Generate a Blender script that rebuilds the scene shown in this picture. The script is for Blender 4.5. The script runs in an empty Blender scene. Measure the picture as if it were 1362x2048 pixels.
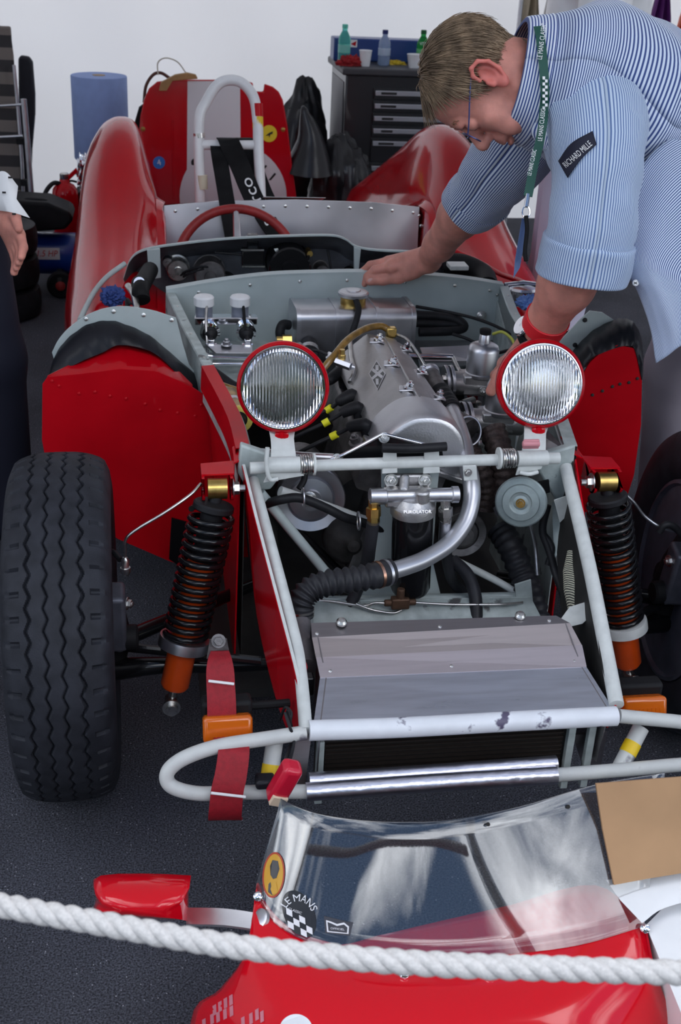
import bpy, bmesh, math, random
import numpy as np
from mathutils import Vector, Matrix
from math import sin, cos, pi, radians
random.seed(7); np.random.seed(7)
SC = bpy.context.scene
COL = SC.collection
# ------------------------------------------------------------------ camera
# World axes follow the car: x across it, y towards its tail, z up, metres.
F = 2400.0; PITCH = radians(26.48); ROLL = radians(2.95); YAW = radians(9.82)
CAM = Vector((-.467, -1.954, 1.522))
_sy, _cy, _sp, _cp, _sr, _cr = sin(YAW), cos(YAW), sin(PITCH), cos(PITCH), sin(ROLL), cos(ROLL)
FW = Vector((_sy*_cp, _cy*_cp, -_sp))
_rt = Vector((_cy, -_sy, 0)); _up = Vector((_sy*_sp, _cy*_sp, _cp))
RT = _rt*_cr + _up*_sr; UP = -_rt*_sr + _up*_cr
cd = bpy.data.cameras.new('camera'); cam = bpy.data.objects.new('camera', cd); COL.objects.link(cam)
cam.matrix_world = Matrix(((RT.x, UP.x, -FW.x, CAM.x), (RT.y, UP.y, -FW.y, CAM.y), (RT.z, UP.z, -FW.z, CAM.z), (0, 0, 0, 1)))
cd.sensor_fit = 'VERTICAL'; cd.sensor_height = 23.5; cd.lens = F*23.5/2048
cd.clip_start = .05; cd.clip_end = 200
cd.dof.use_dof = True; cd.dof.focus_distance = 2.05; cd.dof.aperture_fstop = 7.0
SC.camera = cam
# ------------------------------------------------------------------ sky, sun, exposure
w = bpy.data.worlds.new('sky'); SC.world = w; w.use_nodes = True
nt = w.node_tree; nt.nodes.clear(); L = nt.links.new
out = nt.nodes.new('ShaderNodeOutputWorld'); bg = nt.nodes.new('ShaderNodeBackground')
sky = nt.nodes.new('ShaderNodeTexSky'); sky.sky_type = 'NISHITA'; sky.sun_disc = False
SUN_EL, SUN_AZ = radians(52), radians(20)     # the sun stands behind the tent
sky.sun_elevation = SUN_EL; sky.sun_rotation = SUN_AZ; sky.dust_density = .6; sky.ozone_density = 2.0
tc = nt.nodes.new('ShaderNodeTexCoord'); mp = nt.nodes.new('ShaderNodeMapping'); mp.inputs['Scale'].default_value = (1, 1, 1.6); mp.inputs['Location'].default_value = (5.2, 1.1, 2.3)
nz = nt.nodes.new('ShaderNodeTexNoise'); nz.inputs['Scale'].default_value = 1.7; nz.inputs['Detail'].default_value = 7; nz.inputs['Roughness'].default_value = .55
rp = nt.nodes.new('ShaderNodeValToRGB'); rp.color_ramp.elements[0].position = .48; rp.color_ramp.elements[1].position = .60
mx = nt.nodes.new('ShaderNodeMixRGB'); mx.inputs[2].default_value = (27, 27.6, 29, 1)
L(tc.outputs['Generated'], mp.inputs[0]); L(mp.outputs[0], nz.inputs[0]); L(nz.outputs[0], rp.inputs[0]); L(rp.outputs[0], mx.inputs[0])
L(sky.outputs[0], mx.inputs[1]); L(mx.outputs[0], bg.inputs[0]); bg.inputs[1].default_value = .22; L(bg.outputs[0], out.inputs[0])
sl = bpy.data.lights.new('sun', 'SUN'); sl.energy = 4.0; sl.angle = radians(.6); sl.color = (1, .96, .9)
so = bpy.data.objects.new('sun', sl); COL.objects.link(so)
sd = Vector((sin(SUN_AZ)*cos(SUN_EL), cos(SUN_AZ)*cos(SUN_EL), sin(SUN_EL)))
so.rotation_euler = sd.to_track_quat('Z', 'Y').to_euler(); so.location = (0, 6, 8)
vs = SC.view_settings; vs.view_transform = 'Standard'; vs.look = 'None'; vs.gamma = 1; vs.use_curve_mapping = False
vs.exposure = -.38
# ------------------------------------------------------------------ helpers
def ray(px, py):
    return FW + RT*((px-681)/F) - UP*((py-1024)/F)
def W(px, py, x=None, y=None, z=None, d=None):
    """the point of the place seen at a pixel, on the plane x=, y= or z=, or at depth d"""
    r = ray(px, py)
    t = (x-CAM.x)/r.x if x is not None else (y-CAM.y)/r.y if y is not None else (z-CAM.z)/r.z if z is not None else d
    return CAM + r*t
V = lambda *a: Vector(a)
def spl(pts, n=6, closed=False):
    P = [Vector(p) for p in pts]; N = len(P); o = []
    for i in range(N if closed else N-1):
        a, b, c, d = (P[(i-1) % N] if closed or i else P[0]*2-P[1]), P[i], P[(i+1) % N], (P[(i+2) % N] if closed or i+2 < N else P[-1]*2-P[-2])
        for k in range(n):
            t = k/n
            o.append(.5*((2*b)+(c-a)*t+(2*a-5*b+4*c-d)*t*t+(3*b-a-3*c+d)*t**3))
    if not closed: o.append(P[-1])
    return o
def frame(d, up=None):
    d = Vector(d).normalized(); up = Vector(up) if up is not None else (V(0, 0, 1) if abs(d.z) < .9 else V(0, 1, 0))
    a = up.cross(d).normalized(); b = d.cross(a).normalized()
    return a, b, d
class G:
    def __init__(s): s.v = []; s.f = []; s.m = []; s.uv = {}; s.k = 0
    def add(s, v, f, uv=None):
        o = len(s.v); s.v += [tuple(p) for p in v]; s.f += [tuple(i+o for i in q) for q in f]; s.m += [s.k]*len(f)
        if uv:
            for i, q in enumerate(uv): s.uv[o+i] = q
        return s
    def box(s, c, size, ax=None):
        a, b, d = [Vector(q) for q in ax] if ax else (V(1, 0, 0), V(0, 1, 0), V(0, 0, 1)); c = Vector(c)
        v = [c+a*(size[0]*i/2)+b*(size[1]*j/2)+d*(size[2]*k/2) for i in (-1, 1) for j in (-1, 1) for k in (-1, 1)]
        return s.add(v, [(0, 1, 3, 2), (4, 6, 7, 5), (0, 4, 5, 1), (2, 3, 7, 6), (0, 2, 6, 4), (1, 5, 7, 3)])
    def tube(s, path, r, n=12, cap=True, closed=False, uvs=None):
        P = [Vector(p) for p in path]; N = len(P); R = r if isinstance(r, (list, tuple)) else [r]*N
        if len(R) != N: R = list(np.interp(np.linspace(0, 1, N), np.linspace(0, 1, len(R)), R))
        T = [((P[(i+1) % N]-P[(i-1) % N]) if closed else (P[min(i+1, N-1)]-P[max(i-1, 0)])).normalized() for i in range(N)]
        a, b, _ = frame(T[0]); v = []
        for i in range(N):
            if i:
                q = T[i-1].rotation_difference(T[i]); a = q @ a
            a = (a-T[i]*a.dot(T[i])).normalized(); b = T[i].cross(a)
            v += [P[i]+(a*cos(2*pi*k/n)+b*sin(2*pi*k/n))*R[i] for k in range(n)]
        M = N if closed else N-1
        f = [(i*n+k, i*n+(k+1) % n, ((i+1) % N)*n+(k+1) % n, ((i+1) % N)*n+k) for i in range(M) for k in range(n)]
        if cap and not closed: f += [tuple(range(n-1, -1, -1)), tuple((N-1)*n+k for k in range(n))]
        return s.add(v, f, uvs)
    def lathe(s, o, ax, prof, n=24, up=None, arc=None):
        o = Vector(o); a, b, d = frame(ax, up); v = []
        for r, h in prof: v += [o+d*h+(a*cos(2*pi*k/n)+b*sin(2*pi*k/n))*max(r, 1e-5) for k in range(n)]
        f = [(i*n+k, i*n+(k+1) % n, (i+1)*n+(k+1) % n, (i+1)*n+k) for i in range(len(prof)-1) for k in range(n)]
        if prof[0][0] > 1e-4: f.append(tuple(range(n-1, -1, -1)))
        if prof[-1][0] > 1e-4: f.append(tuple((len(prof)-1)*n+k for k in range(n)))
        return s.add(v, f)
    def cyl(s, a, b, r, n=16, r2=None):
        a = Vector(a); b = Vector(b); return s.lathe(a, b-a, [(r, 0), (r2 if r2 is not None else r, (b-a).length)], n)
    def prism(s, poly, vec):
        n = len(poly); P = [Vector(p) for p in poly]; vec = Vector(vec)
        return s.add(P+[p+vec for p in P], [tuple(range(n-1, -1, -1)), tuple(range(n, 2*n))]+[(i, (i+1) % n, n+(i+1) % n, n+i) for i in range(n)])
    def grid(s, rows, closed=False, uv=None):
        n = len(rows[0]); m = len(rows)
        f = [(i*n+k, i*n+(k+1) % n, (i+1)*n+(k+1) % n, (i+1)*n+k) for i in range(m-1) for k in range(n if closed else n-1)]
        return s.add([p for r in rows for p in r], f, uv)
    def slab(s, rows, vec):
        n = len(rows[0]); m = len(rows); vec = Vector(vec) if not callable(vec) else vec
        A = [Vector(p) for r in rows for p in r]; B = [p+vec for p in A]; N = n*m
        f = [(i*n+k, i*n+k+1, (i+1)*n+k+1, (i+1)*n+k) for i in range(m-1) for k in range(n-1)]
        f += [tuple(N+j for j in reversed(q)) for q in f]
        rim = [k for k in range(n)]+[i*n+n-1 for i in range(1, m)]+[(m-1)*n+k for k in range(n-2, -1, -1)]+[i*n for i in range(m-2, 0, -1)]
        f += [(rim[(i+1) % len(rim)], rim[i], N+rim[i], N+rim[(i+1) % len(rim)]) for i in range(len(rim))]
        return s.add(A+B, f)
    def hexnut(s, c, ax, r=.008, h=.007, stud=.4):
        s.lathe(c, ax, [(r*1.5, -.0005), (r*1.5, .0015), (r*1.45, .0018)], 16)
        s.lathe(c, ax, [(r, .0015), (r, h), (r*.85, h+.0008)], 6)
        if stud: s.lathe(c, ax, [(r*.55, h), (r*.55, h+r*stud), (r*.4, h+r*stud+.001)], 10)
        return s
    def ball(s, c, r, n=12, sc=(1, 1, 1), ax=None):
        a, b, d = [Vector(q) for q in ax] if ax else (V(1, 0, 0), V(0, 1, 0), V(0, 0, 1)); c = Vector(c); v = []; m = n//2
        for i in range(m+1):
            t = pi*i/m
            for k in range(n):
                p = 2*pi*k/n; v.append(c+a*(r*sc[0]*sin(t)*cos(p))+b*(r*sc[1]*sin(t)*sin(p))+d*(r*sc[2]*cos(t)))
        return s.add(v, [(i*n+k, (i+1)*n+k, (i+1)*n+(k+1) % n, i*n+(k+1) % n) for i in range(m) for k in range(n)])
WO = {}
def obj(name, g, m, parent=None, smooth=True, bevel=0, ang=35, seg=2, sub=0, label=None):
    me = bpy.data.meshes.new(name); v = np.array(g.v, dtype=float)
    c = (v.min(0)+v.max(0))/2
    me.from_pydata([tuple(p) for p in (v-c)], [], g.f)
    ms = m if isinstance(m, (list, tuple)) else [m]
    for x in ms: me.materials.append(x)
    if len(ms) > 1: me.polygons.foreach_set('material_index', g.m)
    if g.uv:
        ul = me.uv_layers.new(name='UVMap'); li = np.empty(len(me.loops), dtype=int); me.loops.foreach_get('vertex_index', li)
        ul.data.foreach_set('uv', np.array([g.uv.get(i, (0, 0)) for i in li], dtype=float).ravel())
    bm = bmesh.new(); bm.from_mesh(me)
    bmesh.ops.remove_doubles(bm, verts=bm.verts, dist=2e-6) if not g.uv else None
    bmesh.ops.recalc_face_normals(bm, faces=bm.faces)
    if smooth:
        for f in bm.faces: f.smooth = True
        for e in bm.edges:
            if len(e.link_faces) == 2 and e.calc_face_angle(0) > radians(ang): e.smooth = False
    bm.to_mesh(me); bm.free()
    o = bpy.data.objects.new(name, me); COL.objects.link(o)
    po = WO[parent.name] if parent else V(0, 0, 0)
    if parent: o.parent = parent
    o.location = Vector(c)-po; WO[o.name] = Vector(c)
    if bevel:
        b = o.modifiers.new('bevel', 'BEVEL'); b.width = bevel; b.segments = seg; b.limit_method = 'ANGLE'; b.angle_limit = radians(40); b.harden_normals = False
    if sub:
        b = o.modifiers.new('sub', 'SUBSURF'); b.levels = sub; b.render_levels = sub
    if label: o['label'] = label
    return o
def tag(o, label=None, cat=None, group=None, kind=None):
    for k, v in (('label', label), ('category', cat), ('group', group), ('kind', kind)):
        if v: o[k] = v
    return o
def thing(name, loc, label, cat, group=None):
    o = bpy.data.objects.new(name, None); COL.objects.link(o); o.location = loc; o.empty_display_size = .05; WO[o.name] = Vector(loc)
    return tag(o, label, cat, group)
def dup(src, name, delta, parent=None):
    """a copy of a mesh object moved by delta, for alike pieces"""
    o = src.copy(); o.name = name; COL.objects.link(o); p = WO[src.name]+Vector(delta)
    if parent: o.parent = parent; o.location = p-WO[parent.name]
    else: o.location = p
    WO[o.name] = p
    return o
def text(name, s, o, xd, yd, h, m, parent=None, wid=None, shear=0, ex=.0004, align='CENTER', sharp=None, label=None, bend=None):
    cu = bpy.data.curves.new(name, 'FONT'); cu.body = s; cu.size = 1; cu.align_x = align; cu.align_y = 'CENTER'; cu.shear = shear; cu.resolution_u = 3
    cu.offset = sharp or 0
    t = bpy.data.objects.new(name, cu); COL.objects.link(t)
    dg = bpy.context.evaluated_depsgraph_get(); me = bpy.data.meshes.new_from_object(t.evaluated_get(dg))
    bpy.data.objects.remove(t); bpy.data.curves.remove(cu)
    vv = np.array([v.co[:] for v in me.vertices]); o = Vector(o); xd = Vector(xd).normalized(); yd = Vector(yd); yd = (yd-xd*yd.dot(xd)).normalized(); nd = xd.cross(yd)
    k = h/.72; kx = wid/(vv[:, 0].max()-vv[:, 0].min()) if wid else k
    g = G(); P = []
    for a in vv:
        u, q = a[0]*kx, a[1]*k
        P.append(Vector(bend(u, q)) if bend else o+xd*u+yd*q+nd*ex)
    g.add(P, [tuple(p.vertices) for p in me.polygons]); bpy.data.meshes.remove(me)
    return obj(name, g, m, parent, smooth=False, label=label)
# SDF modelling for bodies: smooth unions of round cones and ellipsoids, skinned with quads
import openvdb
def sdf_mesh(prims, res, iters=2, pad=.02):
    """prims: list of dicts; returns verts, quads"""
    lo = np.min([p['lo'] for p in prims], 0)-pad; hi = np.max([p['hi'] for p in prims], 0)+pad
    n = np.ceil((hi-lo)/res).astype(int)+1
    D = np.full(n, 9.0, dtype=np.float32)
    for p in prims:
        k = p.get('k', .012); m = max(.03, k*2.5)
        a = np.clip(((p['lo']-m-lo)/res).astype(int), 0, n-1); b = np.clip(((p['hi']+m-lo)/res).astype(int)+2, 1, n)
        X, Y, Z = np.meshgrid(*[lo[i]+res*np.arange(a[i], b[i]) for i in range(3)], indexing='ij', sparse=True)
        d = p['fn'](X, Y, Z).astype(np.float32); S = (slice(a[0], b[0]), slice(a[1], b[1]), slice(a[2], b[2])); o = D[S]
        if p.get('op') == 'sub':
            h = np.clip(.5-.5*(o+d)/k, 0, 1); D[S] = o*(1-h)-d*h+k*h*(1-h)
        else:
            h = np.clip(.5+.5*(d-o)/k, 0, 1); D[S] = d*(1-h)+o*h-k*h*(1-h)
    g = openvdb.FloatGrid(.05); g.copyFromArray(np.clip(D, -.05, .05).astype(np.float64)); g.transform = openvdb.createLinearTransform(res)
    pts, quads = g.convertToQuads(0.0)
    return pts+lo, quads[:, ::-1]
def _bb(pts, r): 
    a = np.array(pts, dtype=float); return a.min(0)-r, a.max(0)+r
def cone(a, b, ra, rb, k=.012, op=None):
    a = np.array(a, dtype=float); b = np.array(b, dtype=float); ba = b-a; L2 = max(ba @ ba, 1e-9)
    def fn(X, Y, Z):
        px, py, pz = X-a[0], Y-a[1], Z-a[2]
        t = np.clip((px*ba[0]+py*ba[1]+pz*ba[2])/L2, 0, 1)
        return np.sqrt((px-t*ba[0])**2+(py-t*ba[1])**2+(pz-t*ba[2])**2)-(ra+(rb-ra)*t)
    lo, hi = _bb([a, b], max(ra, rb)); return dict(lo=lo, hi=hi, fn=fn, k=k, op=op)
def chain(pts, rs, k=.01): return [cone(pts[i], pts[i+1], rs[i], rs[i+1], k) for i in range(len(pts)-1)]
def ell(c, r, ax=None, k=.012, op=None):
    c = np.array(c, dtype=float); A = np.array([list(q) for q in ax], dtype=float) if ax is not None else np.eye(3); r = np.array(r, dtype=float)
    def fn(X, Y, Z):
        px, py, pz = X-c[0], Y-c[1], Z-c[2]; q = [(px*A[i][0]+py*A[i][1]+pz*A[i][2])/r[i] for i in range(3)]
        k0 = np.sqrt(q[0]**2+q[1]**2+q[2]**2); k1 = np.sqrt(sum((q[i]/r[i])**2 for i in range(3)))
        return k0*(k0-1)/np.maximum(k1, 1e-6)
    lo, hi = _bb([c], r.max()); return dict(lo=lo, hi=hi, fn=fn, k=k, op=op)
# ------------------------------------------------------------------ materials
def mat(name, col, rough=.5, metal=0, coat=0, var=0, vs=25, bump=0, bs=150, rvar=0, trans=0, ior=1.45, spec=.5, detail=4, col2=None, emit=0, alpha=1, stretch=None, sheen=0, sss=0):
    m = bpy.data.materials.new(name); m.use_nodes = True; t = m.node_tree; b = t.nodes['Principled BSDF']; L = t.links.new
    c = (*col, 1) if len(col) == 3 else col
    b.inputs['Base Color'].default_value = c; b.inputs['Roughness'].default_value = rough; b.inputs['Metallic'].default_value = metal
    b.inputs['Coat Weight'].default_value = coat; b.inputs['Coat Roughness'].default_value = .03; b.inputs['Transmission Weight'].default_value = trans; b.inputs['IOR'].default_value = ior
    b.inputs['Specular IOR Level'].default_value = spec; b.inputs['Alpha'].default_value = alpha; b.inputs['Sheen Weight'].default_value = sheen
    if sss: b.inputs['Subsurface Weight'].default_value = sss; b.inputs['Subsurface Radius'].default_value = (.012, .004, .002); b.inputs['Subsurface Scale'].default_value = 1
    if emit: b.inputs['Emission Color'].default_value = c; b.inputs['Emission Strength'].default_value = emit
    if var or bump or rvar or col2:
        tc = t.nodes.new('ShaderNodeTexCoord'); src = tc.outputs['Object']
        if stretch:
            mp = t.nodes.new('ShaderNodeMapping'); mp.inputs['Scale'].default_value = stretch; L(src, mp.inputs[0]); src = mp.outputs[0]
        if var or rvar or col2:
            n = t.nodes.new('ShaderNodeTexNoise'); n.inputs['Scale'].default_value = vs; n.inputs['Detail'].default_value = detail; L(src, n.inputs[0])
            if var or col2:
                r = t.nodes.new('ShaderNodeValToRGB'); r.color_ramp.elements[0].position = .35; r.color_ramp.elements[1].position = .65
                r.color_ramp.elements[0].color = (*(max(0, q*(1-var)) for q in c[:3]), 1) if not col2 else (*col2, 1)
                r.color_ramp.elements[1].color = (*(min(1, q*(1+var)) for q in c[:3]), 1) if not col2 else c
                L(n.outputs[0], r.inputs[0]); L(r.outputs[0], b.inputs['Base Color'])
            if rvar:
                q = t.nodes.new('ShaderNodeMapRange'); q.inputs[3].default_value = max(0, rough-rvar); q.inputs[4].default_value = min(1, rough+rvar); L(n.outputs[0], q.inputs[0]); L(q.outputs[0], b.inputs['Roughness'])
        if bump:
            n2 = t.nodes.new('ShaderNodeTexNoise'); n2.inputs['Scale'].default_value = bs; n2.inputs['Detail'].default_value = 5; L(src, n2.inputs[0])
            bp = t.nodes.new('ShaderNodeBump'); bp.inputs['Strength'].default_value = bump; bp.inputs['Distance'].default_value = .002; L(n2.outputs[0], bp.inputs['Height']); L(bp.outputs[0], b.inputs['Normal'])
    return m
M = dict(
    red=mat('red_paint', (.46, .002, .008), .12, coat=.2, var=.06, vs=4, spec=.22), red_dull=mat('red_satin', (.46, .002, .008), .4, coat=.08, var=.08, vs=9, rvar=.08, spec=.15),
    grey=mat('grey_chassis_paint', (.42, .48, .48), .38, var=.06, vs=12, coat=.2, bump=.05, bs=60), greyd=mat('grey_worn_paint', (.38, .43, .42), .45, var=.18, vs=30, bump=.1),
    cream=mat('pale_bracket_paint', (.60, .62, .60), .4, var=.07, vs=40), white=mat('white_paint', (.75, .75, .76), .35, coat=.3, var=.03),
    alu=mat('brushed_aluminium', (.58, .61, .69), .30, 1, var=.08, vs=8, rvar=.08, bump=.04, bs=300, stretch=(1, 12, 12)), alus=mat('satin_aluminium', (.60, .60, .63), .36, 1, var=.08, vs=20, rvar=.08),
    cast=mat('cast_aluminium', (.47, .46, .46), .42, 1, var=.14, vs=14, bump=.25, bs=260, rvar=.1), castd=mat('dirty_cast_metal', (.2, .19, .19), .5, 1, var=.3, vs=30, bump=.3, bs=200),
    warm=mat('warm_aluminium', (.50, .44, .43), .54, 1, var=.04, vs=6, stretch=(1, 20, 20)), chrome=mat('chrome', (.85, .85, .88), .07, 1), steel=mat('zinc_steel', (.6, .59, .57), .3, 1, var=.15, vs=60, rvar=.12),
    mirror=mat('polished_aluminium', (.80, .79, .82), .34, 1, var=.06, vs=5, rvar=.14, bump=.25, bs=6),
    brass=mat('brass', (.62, .42, .13), .3, 1, var=.15, vs=50), copper=mat('tinned_copper', (.5, .28, .2), .35, 1, var=.15, vs=50),
    rub=mat('black_rubber', (.013, .013, .015), .5, var=.25, vs=40, spec=.25), tyre=mat('tyre_rubber', (.022, .0235, .030), .6, var=.25, vs=30, bump=.25, bs=400, spec=.25), hose=mat('hose_rubber', (.022, .022, .026), .45, var=.2, vs=30, spec=.3),
    warm2=mat('mauve_aluminium', (.58, .52, .54), .54, 1, var=.04, vs=6, stretch=(1, 20, 20)),
    black=mat('black_enamel', (.006, .006, .007), .22, coat=.3, spec=.3), blackm=mat('black_matt', (.009, .009, .010), .6, var=.2, spec=.2), tape=mat('black_tape', (.010, .0105, .014), .36, bump=.6, bs=22, var=.3, vs=18, spec=.28),
    orange=mat('orange_enamel', (.68, .075, .006), .35, coat=.4, var=.1, vs=20), amber=mat('amber_lens', (.85, .17, .005), .18, trans=.35, coat=.6), yellow=mat('yellow_tape', (.75, .5, .01), .45),
    vyel=mat('yellow_tag', (.8, .75, .02), .45), foil=mat('foil_wrap', (.66, .66, .74), .3, 1, bump=1, bs=38), strap=mat('red_webbing', (.27, .006, .014), .65, var=.12, vs=150, bump=.3, bs=500),
    web=mat('black_webbing', (.009, .009, .010), .7, spec=.15, bump=.3, bs=500, var=.2), wtape=mat('white_tape_wrap', (.72, .74, .78), .4, bump=.2, bs=40, var=.04), blu=mat('blue_cloth', (.16, .28, .62), .7, var=.12, vs=20, bump=.3, bs=30),
    paper=mat('white_paper', (.8, .8, .8), .7, var=.02), oil=mat('old_oil_gold', (.35, .2, .05), .3, .6, var=.4, vs=40), txt=mat('white_print', (.78, .78, .78), .6), txtk=mat('black_print', (.01, .01, .01), .6),
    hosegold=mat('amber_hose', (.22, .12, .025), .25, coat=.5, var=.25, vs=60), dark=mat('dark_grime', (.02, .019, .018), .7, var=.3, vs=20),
)
# ------------------------------------------------------------------ setting: paddock asphalt and a white tent open to the front
def asphalt():
    m = mat('asphalt', (.062, .064, .078), .85, bump=1, bs=230, var=.65, vs=300, detail=4, spec=.2)
    t = m.node_tree; b = t.nodes['Principled BSDF']; L = t.links.new
    tc = t.nodes.new('ShaderNodeTexCoord'); v = t.nodes.new('ShaderNodeTexVoronoi'); v.inputs['Scale'].default_value = 130; L(tc.outputs['Object'], v.inputs[0])
    r = t.nodes.new('ShaderNodeValToRGB'); r.color_ramp.elements[0].position = .10; r.color_ramp.elements[0].color = (1, 1, 1, 1); r.color_ramp.elements[1].position = .2; r.color_ramp.elements[1].color = (0, 0, 0, 1); L(v.outputs['Distance'], r.inputs[0])
    n = t.nodes.new('ShaderNodeTexNoise'); n.inputs['Scale'].default_value = 90; L(tc.outputs['Object'], n.inputs[0])
    q = t.nodes.new('ShaderNodeValToRGB'); q.color_ramp.elements[0].position = .55; q.color_ramp.elements[1].position = .59; L(n.outputs[0], q.inputs[0])
    mu = t.nodes.new('ShaderNodeMath'); mu.operation = 'MULTIPLY'; L(r.outputs[0], mu.inputs[0]); L(q.outputs[0], mu.inputs[1])
    src = b.inputs['Base Color'].links[0].from_socket
    big = t.nodes.new('ShaderNodeTexNoise'); big.inputs['Scale'].default_value = 2.2; big.inputs['Detail'].default_value = 6; L(tc.outputs['Object'], big.inputs[0])
    bm = t.nodes.new('ShaderNodeMapRange'); bm.inputs[1].default_value = .3; bm.inputs[2].default_value = .7; bm.inputs[3].default_value = .65; bm.inputs[4].default_value = 1.25; L(big.outputs[0], bm.inputs[0])
    m1 = t.nodes.new('ShaderNodeMixRGB'); m1.blend_type = 'MULTIPLY'; m1.inputs[0].default_value = 1; L(src, m1.inputs[1]); L(bm.outputs[0], m1.inputs[2])
    m2 = t.nodes.new('ShaderNodeMixRGB'); m2.inputs[2].default_value = (.33, .33, .36, 1); L(mu.outputs[0], m2.inputs[0]); L(m1.outputs[0], m2.inputs[1]); L(m2.outputs[0], b.inputs['Base Color'])
    return m
def fabric(name, col, tr):
    m = bpy.data.materials.new(name); m.use_nodes = True; t = m.node_tree; t.nodes.clear(); L = t.links.new
    o = t.nodes.new('ShaderNodeOutputMaterial'); d = t.nodes.new('ShaderNodeBsdfDiffuse'); s = t.nodes.new('ShaderNodeBsdfTranslucent'); x = t.nodes.new('ShaderNodeMixShader')
    d.inputs[0].default_value = (*col, 1); s.inputs[0].default_value = (*col, 1); x.inputs[0].default_value = tr
    tc = t.nodes.new('ShaderNodeTexCoord'); n = t.nodes.new('ShaderNodeTexNoise'); n.inputs['Scale'].default_value = 1.4; n.inputs['Detail'].default_value = 6; n.inputs['Distortion'].default_value = 1.2; L(tc.outputs['Object'], n.inputs[0])
    b = t.nodes.new('ShaderNodeBump'); b.inputs['Strength'].default_value = .35; b.inputs['Distance'].default_value = .05; L(n.outputs[0], b.inputs['Height']); L(b.outputs[0], d.inputs['Normal'])
    L(d.outputs[0], x.inputs[1]); L(s.outputs[0], x.inputs[2]); L(x.outputs[0], o.inputs[0]); return m
TENT = fabric('tent_fabric', (.80, .80, .82), .27); ROOF = fabric('roof_fabric', (.68, .68, .70), .10)
g = G(); n = 2
g.slab([[(-16, -18, 0), (16, -18, 0)], [(-16, 12, 0), (16, 12, 0)]], (0, 0, -.1)); tag(obj('floor', g, asphalt(), smooth=False), kind='structure')
BY = 4.75; HX = 3.4; CZ = 2.55; FY = -.5
def sheetwall(name, a, b, z0, z1):
    a = Vector(a); b = Vector(b); rows = []
    nrm = (b-a).cross(V(0, 0, 1)).normalized()
    for j in range(25):
        z = z0+(z1-z0)*j/24
        rows.append([a.lerp(b, i/48)+V(0, 0, z)+nrm*(.018*sin(i*.55+.12*j)+.012*sin(i*1.3-j*.35)) for i in range(49)])
    gg = G(); gg.grid(rows); return tag(obj(name, gg, TENT), kind='structure')
sheetwall('wall_back', (HX, BY, 0), (-HX, BY, 0), 0, CZ+.4)
sheetwall('wall_left', (-HX, BY, 0), (-HX, FY, 0), 0, CZ)
sheetwall('wall_right', (HX, FY, 0), (HX, BY, 0), 0, CZ)
g = G(); g.grid([[(x, y, CZ+.35*(1-abs(x)/HX)) for x in np.linspace(-HX, HX, 21)] for y in np.linspace(FY, BY, 17)]); tag(obj('ceiling', g, ROOF), kind='structure')

# unseen bumpy belt added behind the camera to darken reflections and low sky light
from mathutils import noise as _N
rows = []
for j in range(15):
    z = 3.3*j/14; r = []
    for i in range(61):
        x = -15+30*i/60; k = _N.noise(V(x*.5, z*.6, 3)); r.append(V(x, -14.5+1.6*k-.12*z+(1.5 if j == 14 else 0), z*(1+.12*_N.noise(V(x*.35, 0, 9)))))
    rows.append(r)
g = G(); g.slab(rows, (0, -1.2, 0)); tag(obj('reflection_belt', g, mat('belt_dark_green', (.03, .05, .02), .9, var=.5, vs=2, bump=1, bs=6, spec=.1), None), kind='structure')
# ------------------------------------------------------------------ the race car: one thing, all its parts below
CAR = thing('race_car', (0, 0, 0), 'open red vintage sports racing car with its front bodywork removed, standing in the tent', 'car')
def Q(y, *pp): return [W(px, py, y=y) for px, py in pp]
def QS(*pp): return [W(px, py, y=y) for px, py, y in pp]
# --- wheels
def tyre_mesh():
    g = G(); R = .32; hw = .072; NT = 540; ws = np.linspace(-hw, hw, 97); P = 2*pi/54
    prof = [(.205, -.068), (.215, -.078), (.235, -.087), (.262, -.0905), (.285, -.087), (.303, -.079)]
    th = np.linspace(0, 2*pi, NT, endpoint=False); rows = []
    for i, t in enumerate(th):
        row = [(r, h) for r, h in prof]; tri = abs(((t/P) % 1)*2-1)-.5
        for wv in ws:
            r = R-.012*(abs(wv)/hw)**3
            for j, wc in enumerate((-.043, -.015, .012, .041)):
                dd = abs(wv-(wc+.0075*tri*(1 if j != 3 else 1.2)))
                if dd < .0024: r -= .0065*min(1, (.0024-dd)/.0009)
            if abs(wv) > .056:
                q = (t/(2*pi/48)) % 1
                if .44 < q < .58: r -= .0055
            row.append((r, wv))
        row += [(r, -h) for r, h in reversed(prof)]
        rows.append([(h, r*cos(t), r*sin(t)) for r, h in row])
    rows.append(rows[0]); n = len(rows[0]); v = [p for r in rows[:-1] for p in r]
    f = [(i*n+k, i*n+k+1, ((i+1) % NT)*n+k+1, ((i+1) % NT)*n+k) for i in range(NT) for k in range(n-1)]
    return g.add(v, f)
def place(g, M4):
    g.v = [tuple(M4 @ Vector(p)) for p in g.v]; return g
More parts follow.
